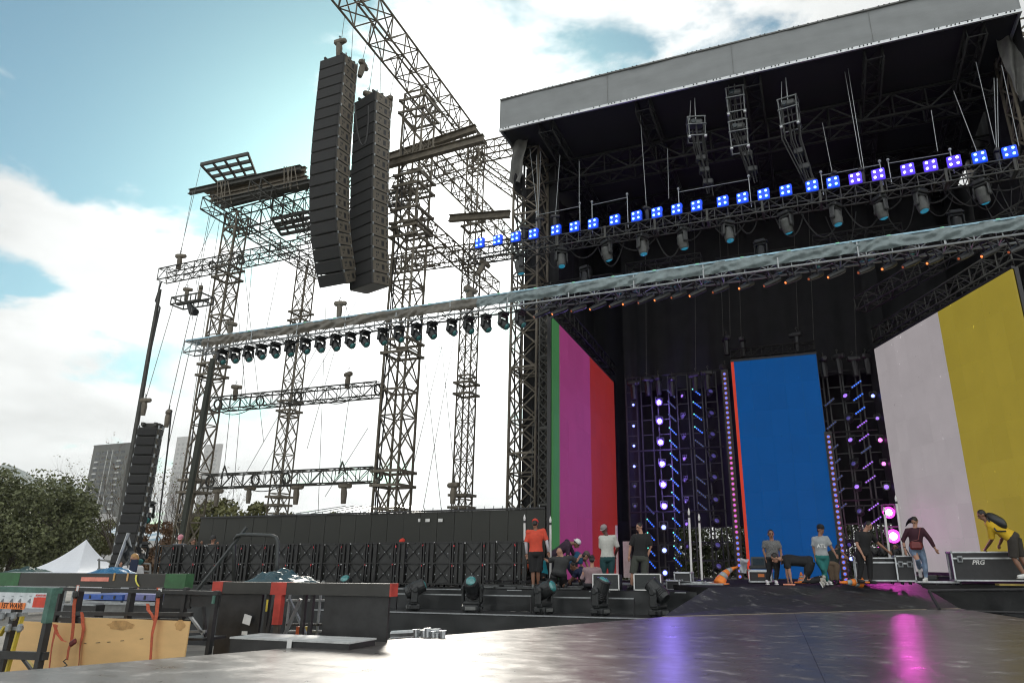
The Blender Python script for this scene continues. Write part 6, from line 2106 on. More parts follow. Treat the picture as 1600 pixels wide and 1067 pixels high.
    if hat:
        ht = MB().lathe([(.088, -.005), (.093, .02), (.086, .06), (.062, .09), (.02, .106)], 16, Matrix.Translation(H(0, -.012, .045)) @ Mh.to_4x4() @ Matrix.Diagonal((k, 1.12 * k, k, 1)))
        ht.build('cap', hatm, t, smooth=True)
        sgn = -1 if hat == 'back' else 1
        br = MB()
        pts = [(.075 * math.sin(a), .06 + .085 * math.cos(a)) for a in [(-90 + 18 * i) * math.pi / 180 for i in range(11)]]
        V = [H(x, sgn * y - .005, .048 - .008 * (y / .14)) for x, y in pts]; V2 = [v + up * .006 for v in V]
        n = len(V)
        br.add(V + V2, [tuple(range(n)), tuple(range(2 * n - 1, n - 1, -1))] + [(i, (i + 1) % n, n + (i + 1) % n, n + i) for i in range(n)])
        br.build('cap_brim', hatm, t)
    if fore:
        for s_ in fore[1]:
            el, wr = P['el' + s_], P['wr' + s_]
            MB().tube([el.lerp(P['sh' + s_], .15), el, wr], [.052, .047, .033], 10).build('arm_sleeve', fore[0], t, smooth=True)
    return t, P, H, O

LBLK, LGRY = clothm('black cotton', (.012, .012, .013)), clothm('light grey cotton', (.32, .34, .35))
def JJ(**k): return k
# ---- group on the left of the stage
person('man in a red cap, red T-shirt and black shorts seen from behind', 838, 18.5, 1.8,
       JJ(head=(836, 818), neck=(837, 828), shL=(825, 830), shR=(849, 828), elL=(822, 847), wrL=(823, 864), elR=(854, 844), wrR=(857, 861), hipL=(831, 866), hipR=(844, 866), knL=(833, 893), anL=(833, 918), knR=(841, 893), anR=(841, 918, .1)),
       (.15, 1, -.7), SK1, clothm('red orange cotton', (.62, .075, .04)), LBLK, .75, .8, HAIR, 'cap', clothm('red cap cloth', (.6, .05, .03)), GREYP, fore=(clothm('white sleeve', (.6, .58, .62)), 'LR'))
person('man in a dark purple shirt and white and maroon cap bending down to the right', 862, 19.3, 1.8,
       JJ(head=(901, 849), neck=(892, 847), shL=(888, 853, -.1), shR=(886, 845, .2), elL=(887, 868, -.1), wrL=(893, 882, -.1), elR=(895, 862, .2), wrR=(900, 876, .2), hipL=(858, 870), hipR=(864, 868, .25), knL=(860, 892), anL=(862, 914), knR=(866, 892, .25), anR=(866, 914, .25)),
       (.75, -.3, -.75), SK1, clothm('dark purple cotton', (.035, .018, .035)), clothm('dark trousers', (.02, .02, .025)), 1.0, 2, HAIR, 'back', WHITE)
person('bald man kneeling with his back turned in a charcoal T-shirt and black shorts', 875, 18.45, 1.8,
       JJ(head=(874, 862), neck=(879, 869), shL=(866, 872), shR=(892, 870), elL=(857, 876, .15), wrL=(851, 873, .35), elR=(901, 876, .1), wrR=(905, 870, .3), hipL=(866, 897), hipR=(880, 898), knL=(864, 914, .3), anL=(872, 917, -.1), knR=(880, 914, .35), anR=(884, 916, -.05)),
       (-.2, .9, -.6), SK2, clothm('charcoal cotton', (.035, .036, .036)), LBLK, .6, .9, None)
person('person in a mauve sweater sitting with the back turned beside the left monitor box', 925, 18.55, 1.8,
       JJ(head=(925, 874), neck=(925, 885), shL=(914, 889), shR=(936, 889), elL=(909, 902), wrL=(914, 908, .3), elR=(941, 902), wrR=(936, 908, .3), hipL=(918, 914), hipR=(932, 914), knL=(912, 905, .45), anL=(914, 917, .5), knR=(938, 905, .45), anR=(937, 917, .5)),
       (.1, 1, -.4), SK2, clothm('mauve cotton', (.25, .17, .18)), clothm('dark trousers', (.02, .02, .025)), 1.0, 2, HAIR, bun=True)
person('person in a blue and teal shirt and grey cap stooping behind the kneeling man', 905, 19.5, 1.8,
       JJ(head=(915, 868), neck=(910, 868), shL=(906, 870, -.15), shR=(902, 864, .1), elL=(908, 882, -.1), wrL=(915, 890), elR=(915, 876, .1), wrR=(920, 888, .1), hipL=(889, 880), hipR=(891, 878, .25), knL=(897, 898), anL=(892, 915), knR=(901, 898, .25), anR=(896, 915, .25)),
       (.7, .2, -.7), SK2, clothm('teal blue cotton', (.01, .08, .16)), clothm('navy trousers', (.012, .016, .04)), .6, 2, HAIR, 'cap', clothm('grey brown cap', (.12, .09, .08)))
person('person in navy crouching in the middle of the group of workers', 905, 19.0, 1.8,
       JJ(head=(896, 884), neck=(902, 888), shL=(900, 893, -.15), shR=(906, 888, .15), elL=(896, 902, -.1), wrL=(892, 907), elR=(898, 898, .2), wrR=(893, 903, .2), hipL=(915, 905), hipR=(917, 903, .25), knL=(904, 902), anL=(910, 916), knR=(907, 902, .25), anR=(912, 915, .25)),
       (-.8, -.3, -.4), SK1, clothm('navy cotton', (.012, .02, .06)), LBLK, .6, 2, HAIR)
person('person in a bright cyan shirt crouching right of the man in the red cap', 857, 19.6, 1.8,
       JJ(head=(864, 866, .2), neck=(860, 873), shL=(852, 877), shR=(864, 876), elL=(850, 888), wrL=(856, 893), elR=(868, 886), wrR=(866, 894), hipL=(850, 899), hipR=(860, 899), knL=(850, 904, -.3), anL=(852, 914), knR=(862, 904, -.3), anR=(862, 914)),
       (.5, -.6, -.4), SK1, clothm('cyan cotton', (.02, .33, .42)), LBLK, .6, 2, HAIR)
person('person in an orange red shirt leaning down behind the left white tube', 830, 19.9, 1.8,
       JJ(head=(819, 874), neck=(824, 879), shL=(822, 884), shR=(831, 881, .2), elL=(816, 893), wrL=(811, 899), elR=(824, 892, .2), wrR=(819, 899, .2), hipL=(842, 890), hipR=(845, 888, .25), knL=(838, 904), anL=(848, 909), knR=(840, 904, .25), anR=(850, 908, .25)),
       (-.7, -.4, -.5), SK1, clothm('orange red cotton', (.6, .1, .04)), LBLK, .6, 2, HAIR)
person('man in a grey cap, white shirt and teal trousers with his hands behind him', 949, 19.2, 1.8,
       JJ(head=(944, 827), neck=(948, 836), shL=(939, 839), shR=(960, 838), elL=(939, 856, .1), wrL=(946, 868, .2), elR=(965, 855, .05), wrR=(961, 867, .2), hipL=(943, 874), hipR=(956, 874), knL=(943, 897), anL=(944, 919), knR=(955, 897), anR=(956, 919)),
       (-.5, -.75, -.5), SK3, clothm('off white cotton', (.52, .52, .48)), clothm('dark teal trousers', (.015, .06, .065)), .75, 2, HAIR, 'cap', clothm('grey cap cloth', (.28, .25, .25)))
person('man in a black T-shirt and grey green shorts by the right monitor box', 1000, 18.9, 1.8,
       JJ(head=(999, 823), neck=(1002, 833), shL=(991, 837), shR=(1013, 836), elL=(985, 853), wrL=(983, 867), elR=(1017, 854), wrR=(1011, 870), hipL=(993, 873), hipR=(1008, 873), knL=(989, 895), anL=(987, 919), knR=(1007, 896), anR=(1007, 918)),
       (-.75, -.65, -.35), SK2, LBLK, clothm('grey green shorts', (.05, .055, .045)), .7, .85, HAIR)
# ---- people on the right
_, P_, H_f, _ = person('woman in a grey patterned top and black leggings standing before the blue screen', 1205, 20.3, 1.92,
       JJ(head=(1204.5, 834), neck=(1206, 844), shL=(1195, 847), shR=(1215, 847), elL=(1193, 859), wrL=(1197, 871, -.05), elR=(1220, 860), wrR=(1221, 872, -.1), hipL=(1201, 873), hipR=(1213, 873), knL=(1202, 892), anL=(1199, 912), knR=(1214, 892), anR=(1213, 912)),
       (.15, -1, -.1), SK1, mat('grey patterned jersey', (.14, .14, .14), .85, 0, .8, 60, .2), LBLK, .5, 1, HAIR, shoe=WHITE, k=1.02, bun=True)
person('bearded man in black crawling on his hands and knees at the top of the ramp', 1250, 20.05, 1.92,
       JJ(head=(1211, 871), neck=(1221, 873), shL=(1228, 874, -.18), shR=(1229, 871, .2), elL=(1233, 889, -.2), wrL=(1236, 905, -.2), elR=(1229, 889, .2), wrR=(1231, 905, .2), hipL=(1266, 879, -.1), hipR=(1267, 876, .15), knL=(1256, 908, -.12), anL=(1284, 905, -.1), knR=(1261, 907, .16), anR=(1287, 901, .18)),
       (-.8, -.35, -.65), SK2, LBLK, clothm('black trousers', (.01, .01, .011)), .7, 2, HAIR, shoe=clothm('light trainers', (.4, .38, .34)), k=1.05)
t_, P_, H_f, O_ = person('woman in a black cap, grey T-shirt and teal leggings walking before the blue screen', 1284, 20.5, 1.92,
       JJ(head=(1282.5, 827), neck=(1281, 837), shL=(1272, 841), shR=(1291, 840), elL=(1271, 855), wrL=(1274, 868, -.05), elR=(1298, 853), wrR=(1305, 864, -.1), hipL=(1278, 871), hipR=(1290, 871), knL=(1286, 889, -.1), anL=(1293, 907, .15), knR=(1289, 889), anR=(1286, 908, -.1)),
       (.6, -.75, -.1), SK1, LGRY, clothm('teal leggings', (.02, .16, .15)), .65, 1, HAIR, 'cap', LBLK, shoe=WHITE, k=1.02)
tx = text('ATL', .13, WHITE, t_, name='shirt_print', depth=.002, bold=.003)
hdir = Vector((aY(1284, 880, 20.5).x, 20.5, 0)).normalized()
tx.matrix_local = Matrix.Translation((P_['shL'] + P_['shR']) / 2 - Vector((0, 0, .2)) - hdir * .155 + Vector((.01, 0, 0))) @ Matrix.Rotation(math.atan2(hdir.y, hdir.x) - math.pi / 2, 4, 'Z') @ Matrix.Rotation(math.pi / 2, 4, 'X')
person('person in a dark top and khaki trousers bending away beside the blue screen', 1302, 21.2, 1.92,
       JJ(head=(1310, 857, .5), neck=(1304, 860, .3), shL=(1297, 864, .2), shR=(1309, 861, .25), elL=(1295, 876, .3), wrL=(1300, 882, .5), elR=(1315, 862, .25), wrR=(1320, 867, .2), hipL=(1297, 884), hipR=(1306, 884), knL=(1299, 897), anL=(1300, 909), knR=(1307, 897), anR=(1309, 909)),
       (.4, .9, -.6), SK1, clothm('dark green black cotton', (.012, .02, .02)), clothm('khaki trousers', (.17, .12, .08)), .5, 2, HAIR)
person('dark haired man in black bending over the flight case beside the magenta lights', 1350, 20.7, 1.92,
       JJ(head=(1357, 821), neck=(1351, 829), shL=(1339, 832), shR=(1358, 833, .1), elL=(1339, 850, -.1), wrL=(1348, 866, -.15), elR=(1372, 848, .3), wrR=(1388, 861, .5), hipL=(1342, 864), hipR=(1356, 865, .1), knL=(1346, 884), anL=(1342, 905), knR=(1359, 885, .1), anR=(1360, 906, .1)),
       (.75, -.5, -.5), SK2, LBLK, clothm('black trousers', (.01, .01, .011)), .6, 2, HAIR)
person('person in dark clothes crouching behind the flight cases below the magenta lights', 1402, 22.6, 1.92,
       JJ(head=(1399, 855), neck=(1400, 864), shL=(1392, 867), shR=(1409, 867), elL=(1389, 878), wrL=(1396, 882, -.2), elR=(1412, 878), wrR=(1405, 882, -.2), hipL=(1396, 889), hipR=(1406, 889), knL=(1390, 889, -.4), anL=(1392, 902, -.2), knR=(1411, 889, -.4), anR=(1409, 902, -.2)),
       (-.2, -1, -.2), SK1, LBLK, LBLK, .6, 2, HAIR)
t_, P_, H_f, O_ = person('woman in a maroon black blouse and torn jeans with windblown hair stepping over the case', 1433, 20.9, 1.92,
       JJ(head=(1429, 814), neck=(1430, 824), shL=(1418, 828), shR=(1441, 827), elL=(1411, 843), wrL=(1414, 858, -.1), elR=(1453, 842), wrR=(1461, 856), hipL=(1426, 858), hipR=(1438, 858), knL=(1434, 874, -.25), anL=(1437, 889, .15), knR=(1445, 879), anR=(1447, 903)),
       (-.35, -.7, -.75), SK2, clothm('maroon black cotton', (.045, .01, .02)), mat('torn light jeans', (.16, .22, .32), .85, 0, .6, 5, .3), 1.0, 1, HAIR, shoe=WHITE, long_hair=True)
bg_ = MB().bev(P_['hipL'].lerp(P_['hipR'], .4) + Vector((0, -.2, .1)), (.3, .1, .2), .05).build('shoulder_bag', mat('red brown leather', (.16, .03, .03), .45), t_)
MB().tube([P_['shR'] + Vector((-.05, -.1, .06)), P_['shR'].lerp(P_['hipL'], .5) + Vector((0, -.17, 0)), P_['hipL'].lerp(P_['hipR'], .4) + Vector((-.1, -.2, .2))], .012, 5).build('bag_strap', mat('red brown leather', (.16, .03, .03), .45), t_)
t_, P_, H_f, O_ = person('man in a yellow T-shirt with a black backpack pushing the long flight case', 1570, 20.35, 1.92,
       JJ(head=(1534, 804), neck=(1541, 813), shL=(1547, 821, -.12), shR=(1551, 815, .22), elL=(1550, 842, 0), wrL=(1540, 857, .45), elR=(1567, 838, .35), wrR=(1562, 850, .5), hipL=(1582, 842, -.1), hipR=(1588, 840, .15), knL=(1584, 871, -.1), anL=(1601, 897, -.1), knR=(1594, 869, .15), anR=(1612, 896, .15)),
       (-.85, -.25, -.5), SK1, clothm('yellow cotton', (.62, .40, .02)), clothm('dark brown shorts', (.035, .03, .025)), .75, 1.0 - .01, HAIR, shoe=WHITE, k=1.04)
bk = (P_['neck'] * .55 + P_['hipL'] * .45) + Vector((0, 0, .2))
sp = (P_['hipL'] - P_['neck']).normalized()
M3 = Matrix((sp, Vector((0, 1, 0)).cross(sp).cross(sp).normalized() * -1, Vector((0, 1, 0)).cross(sp).normalized() * -1)).transposed()
MB().ball(bk, (.27, .16, .13), 14, M3).ball(bk + sp * .08 + Vector((0, 0, .03)), (.18, .13, .12), 12, M3).build('backpack', BLACKP, t_, smooth=True)
MB().tube([P_['neck'] + Vector((0, -.12, .06)), P_['shL'] + Vector((.1, -.1, -.13)), bk + sp * .2 + Vector((0, -.12, -.12))], .02, 6).build('backpack_strap', BLACKP, t_)

# ---- heads over the screen carts
def stander(lab, px, py, Y, floor, look, skin, top, bottom, hair, hat=None, hatm=None, arms='down', k=1.0, **kw):
    s_ = F / (aY(px, py, Y) - EYE).length * 1.0
    s_ = 1 / ((aY(px, py, Y) - aY(px, py + 1, Y)).length)
    def j(u, w_, d=0): return (px + u * s_ + (w_ * s_) * (868 - px) / 3800, py - w_ * s_, d)
    if arms == 'down':
        A = dict(elL=j(-.24, -.48), wrL=j(-.25, -.72, -.05), elR=j(.24, -.48), wrR=j(.25, -.72, -.05))
    elif arms == 'rest':
        A = dict(elL=j(-.30, -.30, -.15), wrL=j(-.36, -.16, -.38), elR=j(.26, -.38, -.15), wrR=j(.20, -.2, -.35))
    else:
        A = dict(elL=j(-.26, -.42, -.1), wrL=j(-.3, -.22, -.3), elR=j(.24, -.46), wrR=j(.22, -.7, -.05))
    J = dict(head=j(0, 0), neck=j(0, -.17), shL=j(-.19, -.23), shR=j(.19, -.23), hipL=j(-.1, -.75), hipR=j(.1, -.75), knL=j(-.11, -1.15), knR=j(.11, -1.15), anL=j(-.12, -1.5), anR=j(.12, -1.5), **A)
    return person(lab, px, Y, floor, J, look, skin, top, bottom, kw.pop('sleeve', .6), 2, hair, hat, hatm, k=k, **kw)
stander('person in a pink cap standing behind the left end of the cart row', 282, 841, 19.65, 1.8, (-.2, -.8, -.5), SK2, clothm('grey blue cotton', (.12, .13, .15)), LBLK, BHAIR, 'cap', clothm('pink cap cloth', (.7, .3, .36)))
stander('brown haired person behind the cart row between the pink cap and the dark cap', 302, 846, 19.75, 1.8, (.3, -.8, -.5), SK2, clothm('dark cotton', (.04, .04, .05)), LBLK, BHAIR, bun=True)
stander('person in a dark cap and white shirt leaning on the cart row', 333, 842, 19.55, 1.8, (-.5, -.8, -.4), SK2, clothm('white cotton', (.6, .6, .6)), LBLK, HAIR, 'cap', clothm('dark cap cloth', (.05, .05, .05)), arms='rest')
stander('person in a red cap behind the middle of the cart row', 629, 848, 19.6, 1.8, (-.6, -.6, -.5), SK1, clothm('dark cotton', (.04, .04, .05)), LBLK, HAIR, 'cap', clothm('red cap cloth', (.6, .05, .03)))
MB().bb((aY(140, 890, 13.4).x, 12.8, 0), (aY(250, 890, 13.4).x, 14.4, .95)).build('side_platform', DECK2, kind='structure')
stander('blond worker in navy overalls and a white T-shirt at the left edge of the site', 210, 872, 13.4, .95, (-.7, -.4, -.5), SK2, clothm('white cotton', (.6, .6, .6)), clothm('grey white trousers', (.35, .37, .4)), mat('blond hair', (.42, .24, .09), .5), arms='up')
_ov = [o for o in bpy.data.objects if o.get('label', '').startswith('blond worker')][0]
_p = aY(209, 883, 13.22) - _ov.location
MB().bev(_p, (.26, .05, .30), .03).build('overall_bib', clothm('navy overall cloth', (.012, .02, .05)), _ov)
for s_ in ():
    MB().tube([_p + Vector((s_ * .09, 0, .13)), _p + Vector((s_ * .11, .12, .30)), _p + Vector((s_ * .1, .32, .25))], .02, 6).build('overall_strap', clothm('navy overall cloth', (.012, .02, .05)), _ov)
flush()

# ================================================================ BACKGROUND
LEAFD = mat('dark olive leaves', (0.115, 0.128, 0.055), 0.6, 0, .5, 1.5, 0, obj_rand=0)
LEAFY = mat('yellow green leaves', (0.13, 0.13, 0.045), 0.6, 0, .4, 1.5, 0)
LEAFG = mat('dull green leaves', (0.07, 0.085, 0.03), 0.6, 0, .4, 1.5, 0)  # darker, duller green for the shrubs behind the stage
LEAFR = mat('dry reddish leaves', (0.14, 0.075, 0.035), 0.6, 0, .4, 1.5, 0)
BARK = mat('grey brown bark', (0.075, 0.06, 0.045), 0.9, 0, .4, 4, .6)
def leaves(mb, c, r, n, size, rnd, shell=.35):
    for _ in range(n):
        d = Vector((rnd.gauss(0, 1), rnd.gauss(0, 1), rnd.gauss(0, 1))).normalized()
        q = d * (rnd.uniform(shell, 1.05) ** .6)
        p = Vector(c) + Vector((q.x * r[0], q.y * r[1], q.z * r[2]))
        a = Vector((rnd.gauss(0, 1), rnd.gauss(0, 1), rnd.gauss(0, 1))).normalized()
        b = a.cross(Vector((rnd.gauss(0, 1), rnd.gauss(0, 1), rnd.gauss(0, 1)))).normalized()
        s_ = size * rnd.uniform(.6, 1.3)
        mb.add([p - a * s_, p + b * s_ * .55, p + a * s_, p - b * s_ * .55], [(0, 1, 2, 3)])
def branchy(mb, p, d, ln, r, depth, rnd, spread=.5, tips=None, up=.15):
    q = p
    pts = [p]; rs = [r]
    for i in range(3):
        d = (d + Vector((rnd.gauss(0, .12), rnd.gauss(0, .12), rnd.gauss(0, .06) + up * .3))).normalized()
        q = q + d * ln / 3
        pts.append(q); rs.append(r * (1 - .28 * (i + 1) / 3 * 1.4))
    mb.tube(pts, rs, 5 if r > .03 else 3, False)
    if depth == 0:
        if tips is not None: tips.append(q)
        return
    for k in range(rnd.choice((2, 3, 3))):
        nd = (d + Vector((rnd.gauss(0, spread), rnd.gauss(0, spread), rnd.gauss(0, spread * .5) + up))).normalized()
        branchy(mb, pts[rnd.choice((2, 3))], nd, ln * rnd.uniform(.6, .85), rs[-1] * .72, depth - 1, rnd, spread, tips, up)
def leafy_tree(lab, px, py_top, Y, width_px, m, seed, size=.16, nclump=26, per=420, zb=0.0, name='leafy_tree'):
    rnd = random.Random(seed)
    top = aY(px, py_top, Y); H_ = top.z; w_ = (aY(px + width_px / 2, py_top, Y) - aY(px - width_px / 2, py_top, Y)).length
    t = thing(name, lab, 'tree', (top.x, Y, 0))
    tr_ = MB(); tips = []
    tr_.tube([(0, 0, 0), (.1, 0, H_ * .2), (.0, .1, H_ * .35)], [w_ * .035, w_ * .028, w_ * .024], 8)
    for k in range(6):
        a = k * 1.05 + rnd.random()
        branchy(tr_, Vector((0, .05, H_ * (.2 + .03 * k))), Vector((math.cos(a) * .8, math.sin(a) * .8, .8)).normalized(), H_ * .26, w_ * .014, 2, rnd, .5, tips)
    tr_.build('trunk', BARK, t)
    cr = MB()
    cz_, rz_ = H_ * .56, H_ * .42
    for k in range(nclump):
        d = Vector((rnd.gauss(0, 1), rnd.gauss(0, 1), rnd.gauss(0, .9))).normalized() * rnd.uniform(.35, 1) ** .6
        c = Vector((d.x * w_ * .40, d.y * w_ * .40, cz_ + d.z * rz_ * .82 + .0))
        rr_ = w_ * rnd.uniform(.11, .2)
        leaves(cr, c, (rr_, rr_, rr_ * .75), per, size, rnd)
    cr.build('crown', m, t, kind='stuff')
    return t
leafy_tree('big dark green leafy tree at the left edge of the photograph', 52, 722, 30, 150, LEAFD, 4, .11, 54, 640)
leafy_tree('dark tree cut by the left edge behind the big leafy tree', -25, 765, 33, 120, LEAFD, 9, .12, 34, 560)
leafy_tree('lower dark green tree between the big tree and the white tent', 100, 812, 34, 80, LEAFD, 14, .10, 26, 520)
leafy_tree('light green tree between the tent and the slanted speaker column', 160, 798, 38, 46, LEAFY, 5, .10, 22, 380)
leafy_tree('yellow green tree behind the left end of the black wall', 372, 760, 42, 110, LEAFY, 6, .2, 30, 240)
leafy_tree('small green tree showing above the black wall beside the slim tower', 440, 777, 44, 70, LEAFY, 7, .2, 20, 240)
leafy_tree('small green tree above the black wall right of the slim tower', 512, 781, 46, 66, LEAFY, 8, .2, 20, 240)
leafy_tree('reddish dry bush among the bare trees behind the screen carts', 246, 800, 34, 60, LEAFR, 10, .12, 16, 180)
for i, (px, pt, Y, sd) in enumerate(((222, 720, 36, 1), (262, 712, 38, 2), (296, 735, 40, 3), (330, 742, 41, 4))):
    rnd = random.Random(50 + sd)
    top = aY(px, pt, Y)
    t = thing('bare_tree', 'leafless tree behind the slanted speaker column, %s from the left' % ORD[i], 'tree', (top.x, Y, 0))
    tk = MB(); tips = []
    H_ = top.z
    tk.tube([(0, 0, 0), (.05, 0, H_ * .12)], [.16, .13], 8)
    for k in range(7):
        a = k * .9 + rnd.random()
        branchy(tk, Vector((0, 0, H_ * .1)), Vector((math.cos(a) * .42, math.sin(a) * .42, 1)).normalized(), H_ * .34, .075, 4, rnd, .26, tips, .16)
    tk.build('branches', BARK, t, kind='stuff')
    lf = MB()
    for q in tips[::5]:
        leaves(lf, q, (.25, .25, .25), 4, .07, rnd)
    lf.build('sparse_leaves', LEAFR if i % 2 else LEAFY, t, kind='stuff')
# greenery seen below the back drape
for i, x in enumerate((-13, -9.8, -7.9, -6, -4.1, -2.2, -.3, 1.6, 3.5, 5.4, 7.5, 10)):
    rnd = random.Random(80 + i)
    t = thing('shrub', 'sunlit green shrub seen under the back drape behind the stage, %s from the left' % ORD[i], 'shrub', (x, 38 + (i % 2), 0))
    st_ = MB(); tips = []
    for k in range(4):
        branchy(st_, Vector((0, 0, 0)), Vector((rnd.gauss(0, .3), rnd.gauss(0, .3), 1)).normalized(), 2.0, .06, 2, rnd, .4, tips)
    st_.build('stems', BARK, t, kind='stuff')
    lf = MB()
    for k in range(20):
        leaves(lf, (rnd.uniform(-1.6, 1.6), rnd.uniform(-.6, .6), rnd.uniform(.8, 4.6)), (.9, .7, .8), 380, .09, rnd)
    lf.build('leaves', LEAFG, t, kind='stuff')

# white peaked tent
apx = aY(135, 842, 26); t0 = aY(62, 893, 26); t1_ = aY(170, 889, 26)
t = thing('white_tent', 'white peaked marquee tent left of the slanted speaker column', 'tent', (apx.x, 26, 0), world=True)
TENT = mat('white tent fabric', (.70, .72, .76), .7, 0, .05, 1, .2)
hwL, hwR = apx.x - t0.x, t1_.x - apx.x
zE = t0.z
def roofz(u, v):
    a = u * 2 * math.pi
    ca, sa_ = math.cos(a), math.sin(a)
    m_ = max(abs(ca), abs(sa_))
    ex = ca / m_ * (hwR if ca > 0 else hwL); ey = sa_ / m_ * 1.6
    s_ = v
    z = apx.z - (apx.z - zE) * (1 - (1 - s_) ** 2.0) - .25 * abs(math.sin(2 * a)) * 0
    return (apx.x + ex * s_, 26 + ey * s_, z)
MB().grid(64, 16, roofz).build('roof_fabric', TENT, t, smooth=False)
for sx, hw_ in ((-1, hwL), (1, hwR)):
    for sy_ in (-1, 1):
        MB().tube([(apx.x + sx * hw_ * .98, 26 + sy_ * 1.55, 0), (apx.x + sx * hw_ * .98, 26 + sy_ * 1.55, zE)], .05, 8).build('tent_pole', ALUM, t)
    MB().bb((apx.x + sx * hw_ * .99 - .01, 24.5, .1), (apx.x + sx * hw_ * .99 + .01, 27.5, zE)).build('side_wall', TENT, t)
# barrier rail, aluminium pole with film
t = thing('crowd_barrier', 'grey tube barrier beside the white tent', 'barrier', aY(155, 895, 18), world=True)
for (a, b) in (((155, 872), (155, 905)), ((185, 876), (185, 905)), ((153, 874), (235, 880)), ((153, 888), (235, 892)), ((212, 878), (212, 905)), ((235, 880), (235, 906))):
    MB().tube([aY(*a, 18), aY(*b, 18)], .03, 6).build('tube', GREYP, t)
wire('slanting aluminium pole beside the blond worker', [aY(178, 896, 13.2), aY(201, 832, 13.2)], .045, ALU, 'aluminium_pole', cat='pole')
wire('thin aluminium pole with black film left of the blond worker', [aY(200, 834, 13.3), aY(207, 865, 13.4), aY(206, 895, 13.4)], .025, ALUM, 'aluminium_pole', cat='pole')
def film(u, v):
    p = aY(185 + 16 * v * 0 + (201 - 185) * (1 - v) + (u * (4 + 14 * v)) , 840 + 55 * v, 13.3)
    return p + Vector((.03 * noise.noise(p * 6), .15 * noise.noise(p * 5), 0))
o = MB().grid(10, 16, film).build('black_film', mat('glossy black film', (.03, .035, .04), .2, 0, .3, 4, .6), smooth=True)
tag(o, 'sheet of glossy black film hanging from the slanting pole', 'plastic film')
# dark lamps hanging beside the slanted speaker
for i, (px, py) in enumerate(((232, 782), (222, 845))):
    moving_light('dark lamp hanging right of the slanted speaker column, %s one' % ('upper', 'lower')[i], aY(px, py, 14.4), 1.0, -.9, .75, True, lite=True)

# buildings
BW = {}
def building(lab, name, x0, x1, ytop, D, m, win, floors, cols, wm, roof_h=0.0, fx=(0.08, .92), fy=(.04, .96), dep=None, base=0):
    a, b = aY(x0, ytop, D), aY(x1, ytop, D)
    Wd = b.x - a.x; H_ = a.z
    dep = dep or Wd
    t = thing(name, lab, 'building', (a.x, D, 0))
    MB().bb((0, 0, 0), (Wd, dep, H_)).build('wall', m, t)
    fr = MB().bb((-.3, -.3, H_), (Wd + .3, dep + .3, H_ + max(.6, roof_h))); fr.build('roof', m, t)
    ww_ = (fx[1] - fx[0]) * Wd / cols; hh = (fy[1] - fy[0]) * H_ / floors
    me = MB().bb((-ww_ * win[0] / 2, -.12, -hh * win[1] / 2), (ww_ * win[0] / 2, -.02, hh * win[1] / 2)).mesh('window', wm)
    for c_ in range(cols):
        for f_ in range(floors):
            inst(me, 'window', t, loc=(fx[0] * Wd + ww_ * (c_ + .5), 0, fy[0] * H_ + hh * (f_ + .5)))
    return t, Wd, H_
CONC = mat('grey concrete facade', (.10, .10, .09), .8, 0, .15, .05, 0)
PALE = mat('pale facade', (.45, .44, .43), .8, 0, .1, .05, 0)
WIND = mat('dark window glass', (.03, .035, .04), .15, 0, .3, .3, 0)
WINL = mat('white balcony', (.62, .63, .62), .6)
bt, Wd, H_ = building('grey high rise tower behind the slanted speaker column', 'tower_block', 147, 203, 697, 420, CONC, (.7, .45), 19, 5, WIND, 1.0, dep=9)
blm = MB().bb((-2.0, -.9, -.55), (2.0, 0, .45)).mesh('balcony', WINL)
for f_ in range(17):
    for fx_ in (.16, .78):
        inst(blm, 'balcony', bt, loc=(Wd * fx_, 0, H_ * (.06 + .05 * f_)))
scr = MB().bb((-.2, -.3, 0), (.2, -.02, H_ * .58)).mesh('white_stripe', WINL)
for fx_ in (.42, .56):
    inst(scr, 'white_stripe', bt, loc=(Wd * fx_, 0, H_ * .38))
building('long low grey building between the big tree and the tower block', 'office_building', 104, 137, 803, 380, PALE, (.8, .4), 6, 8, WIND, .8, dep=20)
building('pale low building just left of the tower block', 'office_building', 120, 150, 807, 350, PALE, (.5, .5), 5, 7, WIND, .6, dep=15)
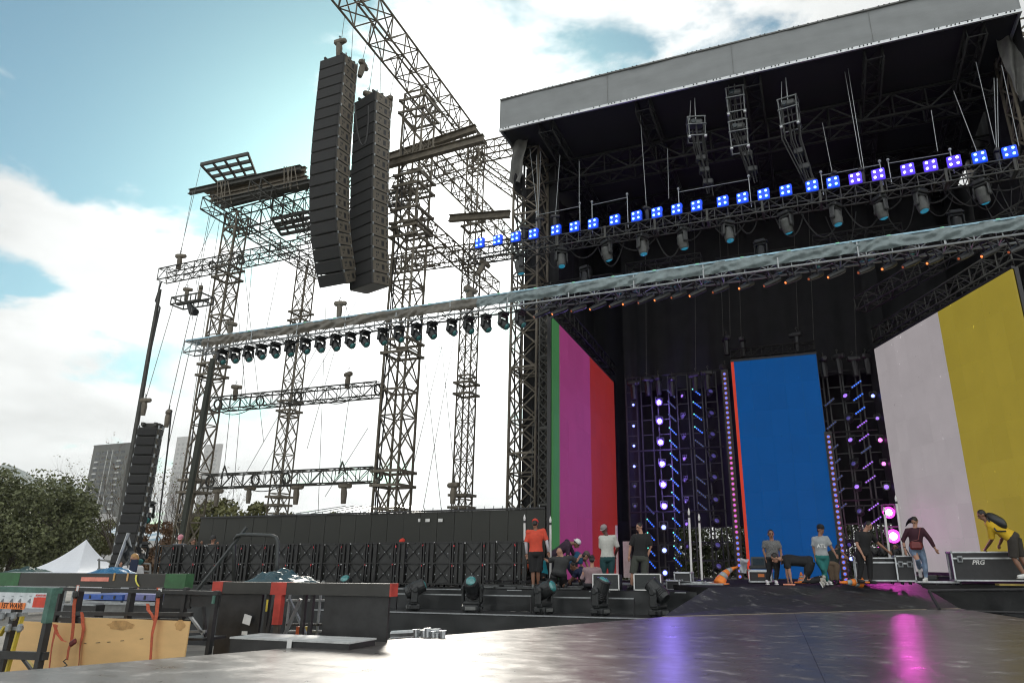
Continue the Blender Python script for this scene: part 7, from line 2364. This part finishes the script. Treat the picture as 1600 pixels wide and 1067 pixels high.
building('faint pale tower seen behind the leftmost lattice tower, left one', 'far_tower', 277, 299, 683, 900, PALE, (.5, .5), 24, 3, mat('faint window', (.3, .3, .3), .5), .6, dep=5)
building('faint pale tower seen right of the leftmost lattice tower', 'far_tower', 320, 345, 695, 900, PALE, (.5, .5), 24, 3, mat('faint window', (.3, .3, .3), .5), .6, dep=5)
# arena with a striped barrel roof
a, b = aY(85, 835, 300), aY(190, 835, 300)
t = thing('arena', 'arena with a blue and white striped curved roof behind the tent', 'building', (a.x, 300, 0), world=True)
R0 = (b.x - a.x) / 2
cx = (a.x + b.x) / 2
ztop = aY(130, 815, 300).z
STR = [mat('arena white', (.6, .62, .63), .5), mat('arena blue', (.22, .32, .40), .5)]
for k in range(26):
    f0, f1 = k / 26, (k + 1) / 26
    def arc(u, v):
        f = f0 + (f1 - f0) * u
        x = cx - R0 + 2 * R0 * f
        z = ztop * (.62 + .38 * math.sin(math.pi * f) ** .7)
        return (x, 300 + 30 * v, z * (1 - .25 * v * 0) - 6 * (1 - v))
    MB().grid(2, 3, arc).build('roof_strip', STR[k % 2], t)
MB().bb((cx - R0, 301, 0), (cx + R0, 330, ztop * .6)).build('arena_wall', PALE, t)
# light metal roof behind the black wall
t = thing('metal_roof_shed', 'light grey pitched metal roof showing over the black wall left of the thickest tower', 'building', (0, 50, 0), world=True)
P4 = [aY(462, 802, 50), aY(540, 790, 54), aY(652, 789, 54), aY(668, 803, 50)]
MB().add([*P4, *[p - Vector((0, 0, .25)) for p in P4]], [(0, 1, 2, 3), (7, 6, 5, 4), (0, 4, 5, 1), (1, 5, 6, 2), (2, 6, 7, 3), (3, 7, 4, 0)]).build('roof', mat('pale metal sheet', (.42, .45, .48), .4, .3, .1, 3), t)
for p in P4:
    MB().bar((p.x, p.y, 0), (p.x, p.y, p.z - .3), .2).build('column', GREYP, t)
for k in range(9):
    f = k / 8
    MB().bar(P4[0].lerp(P4[3], f) + Vector((0, 0, .03)), P4[1].lerp(P4[2], f) + Vector((0, 0, .03)), .08, .05).build('roof_rib', GREYP, t)
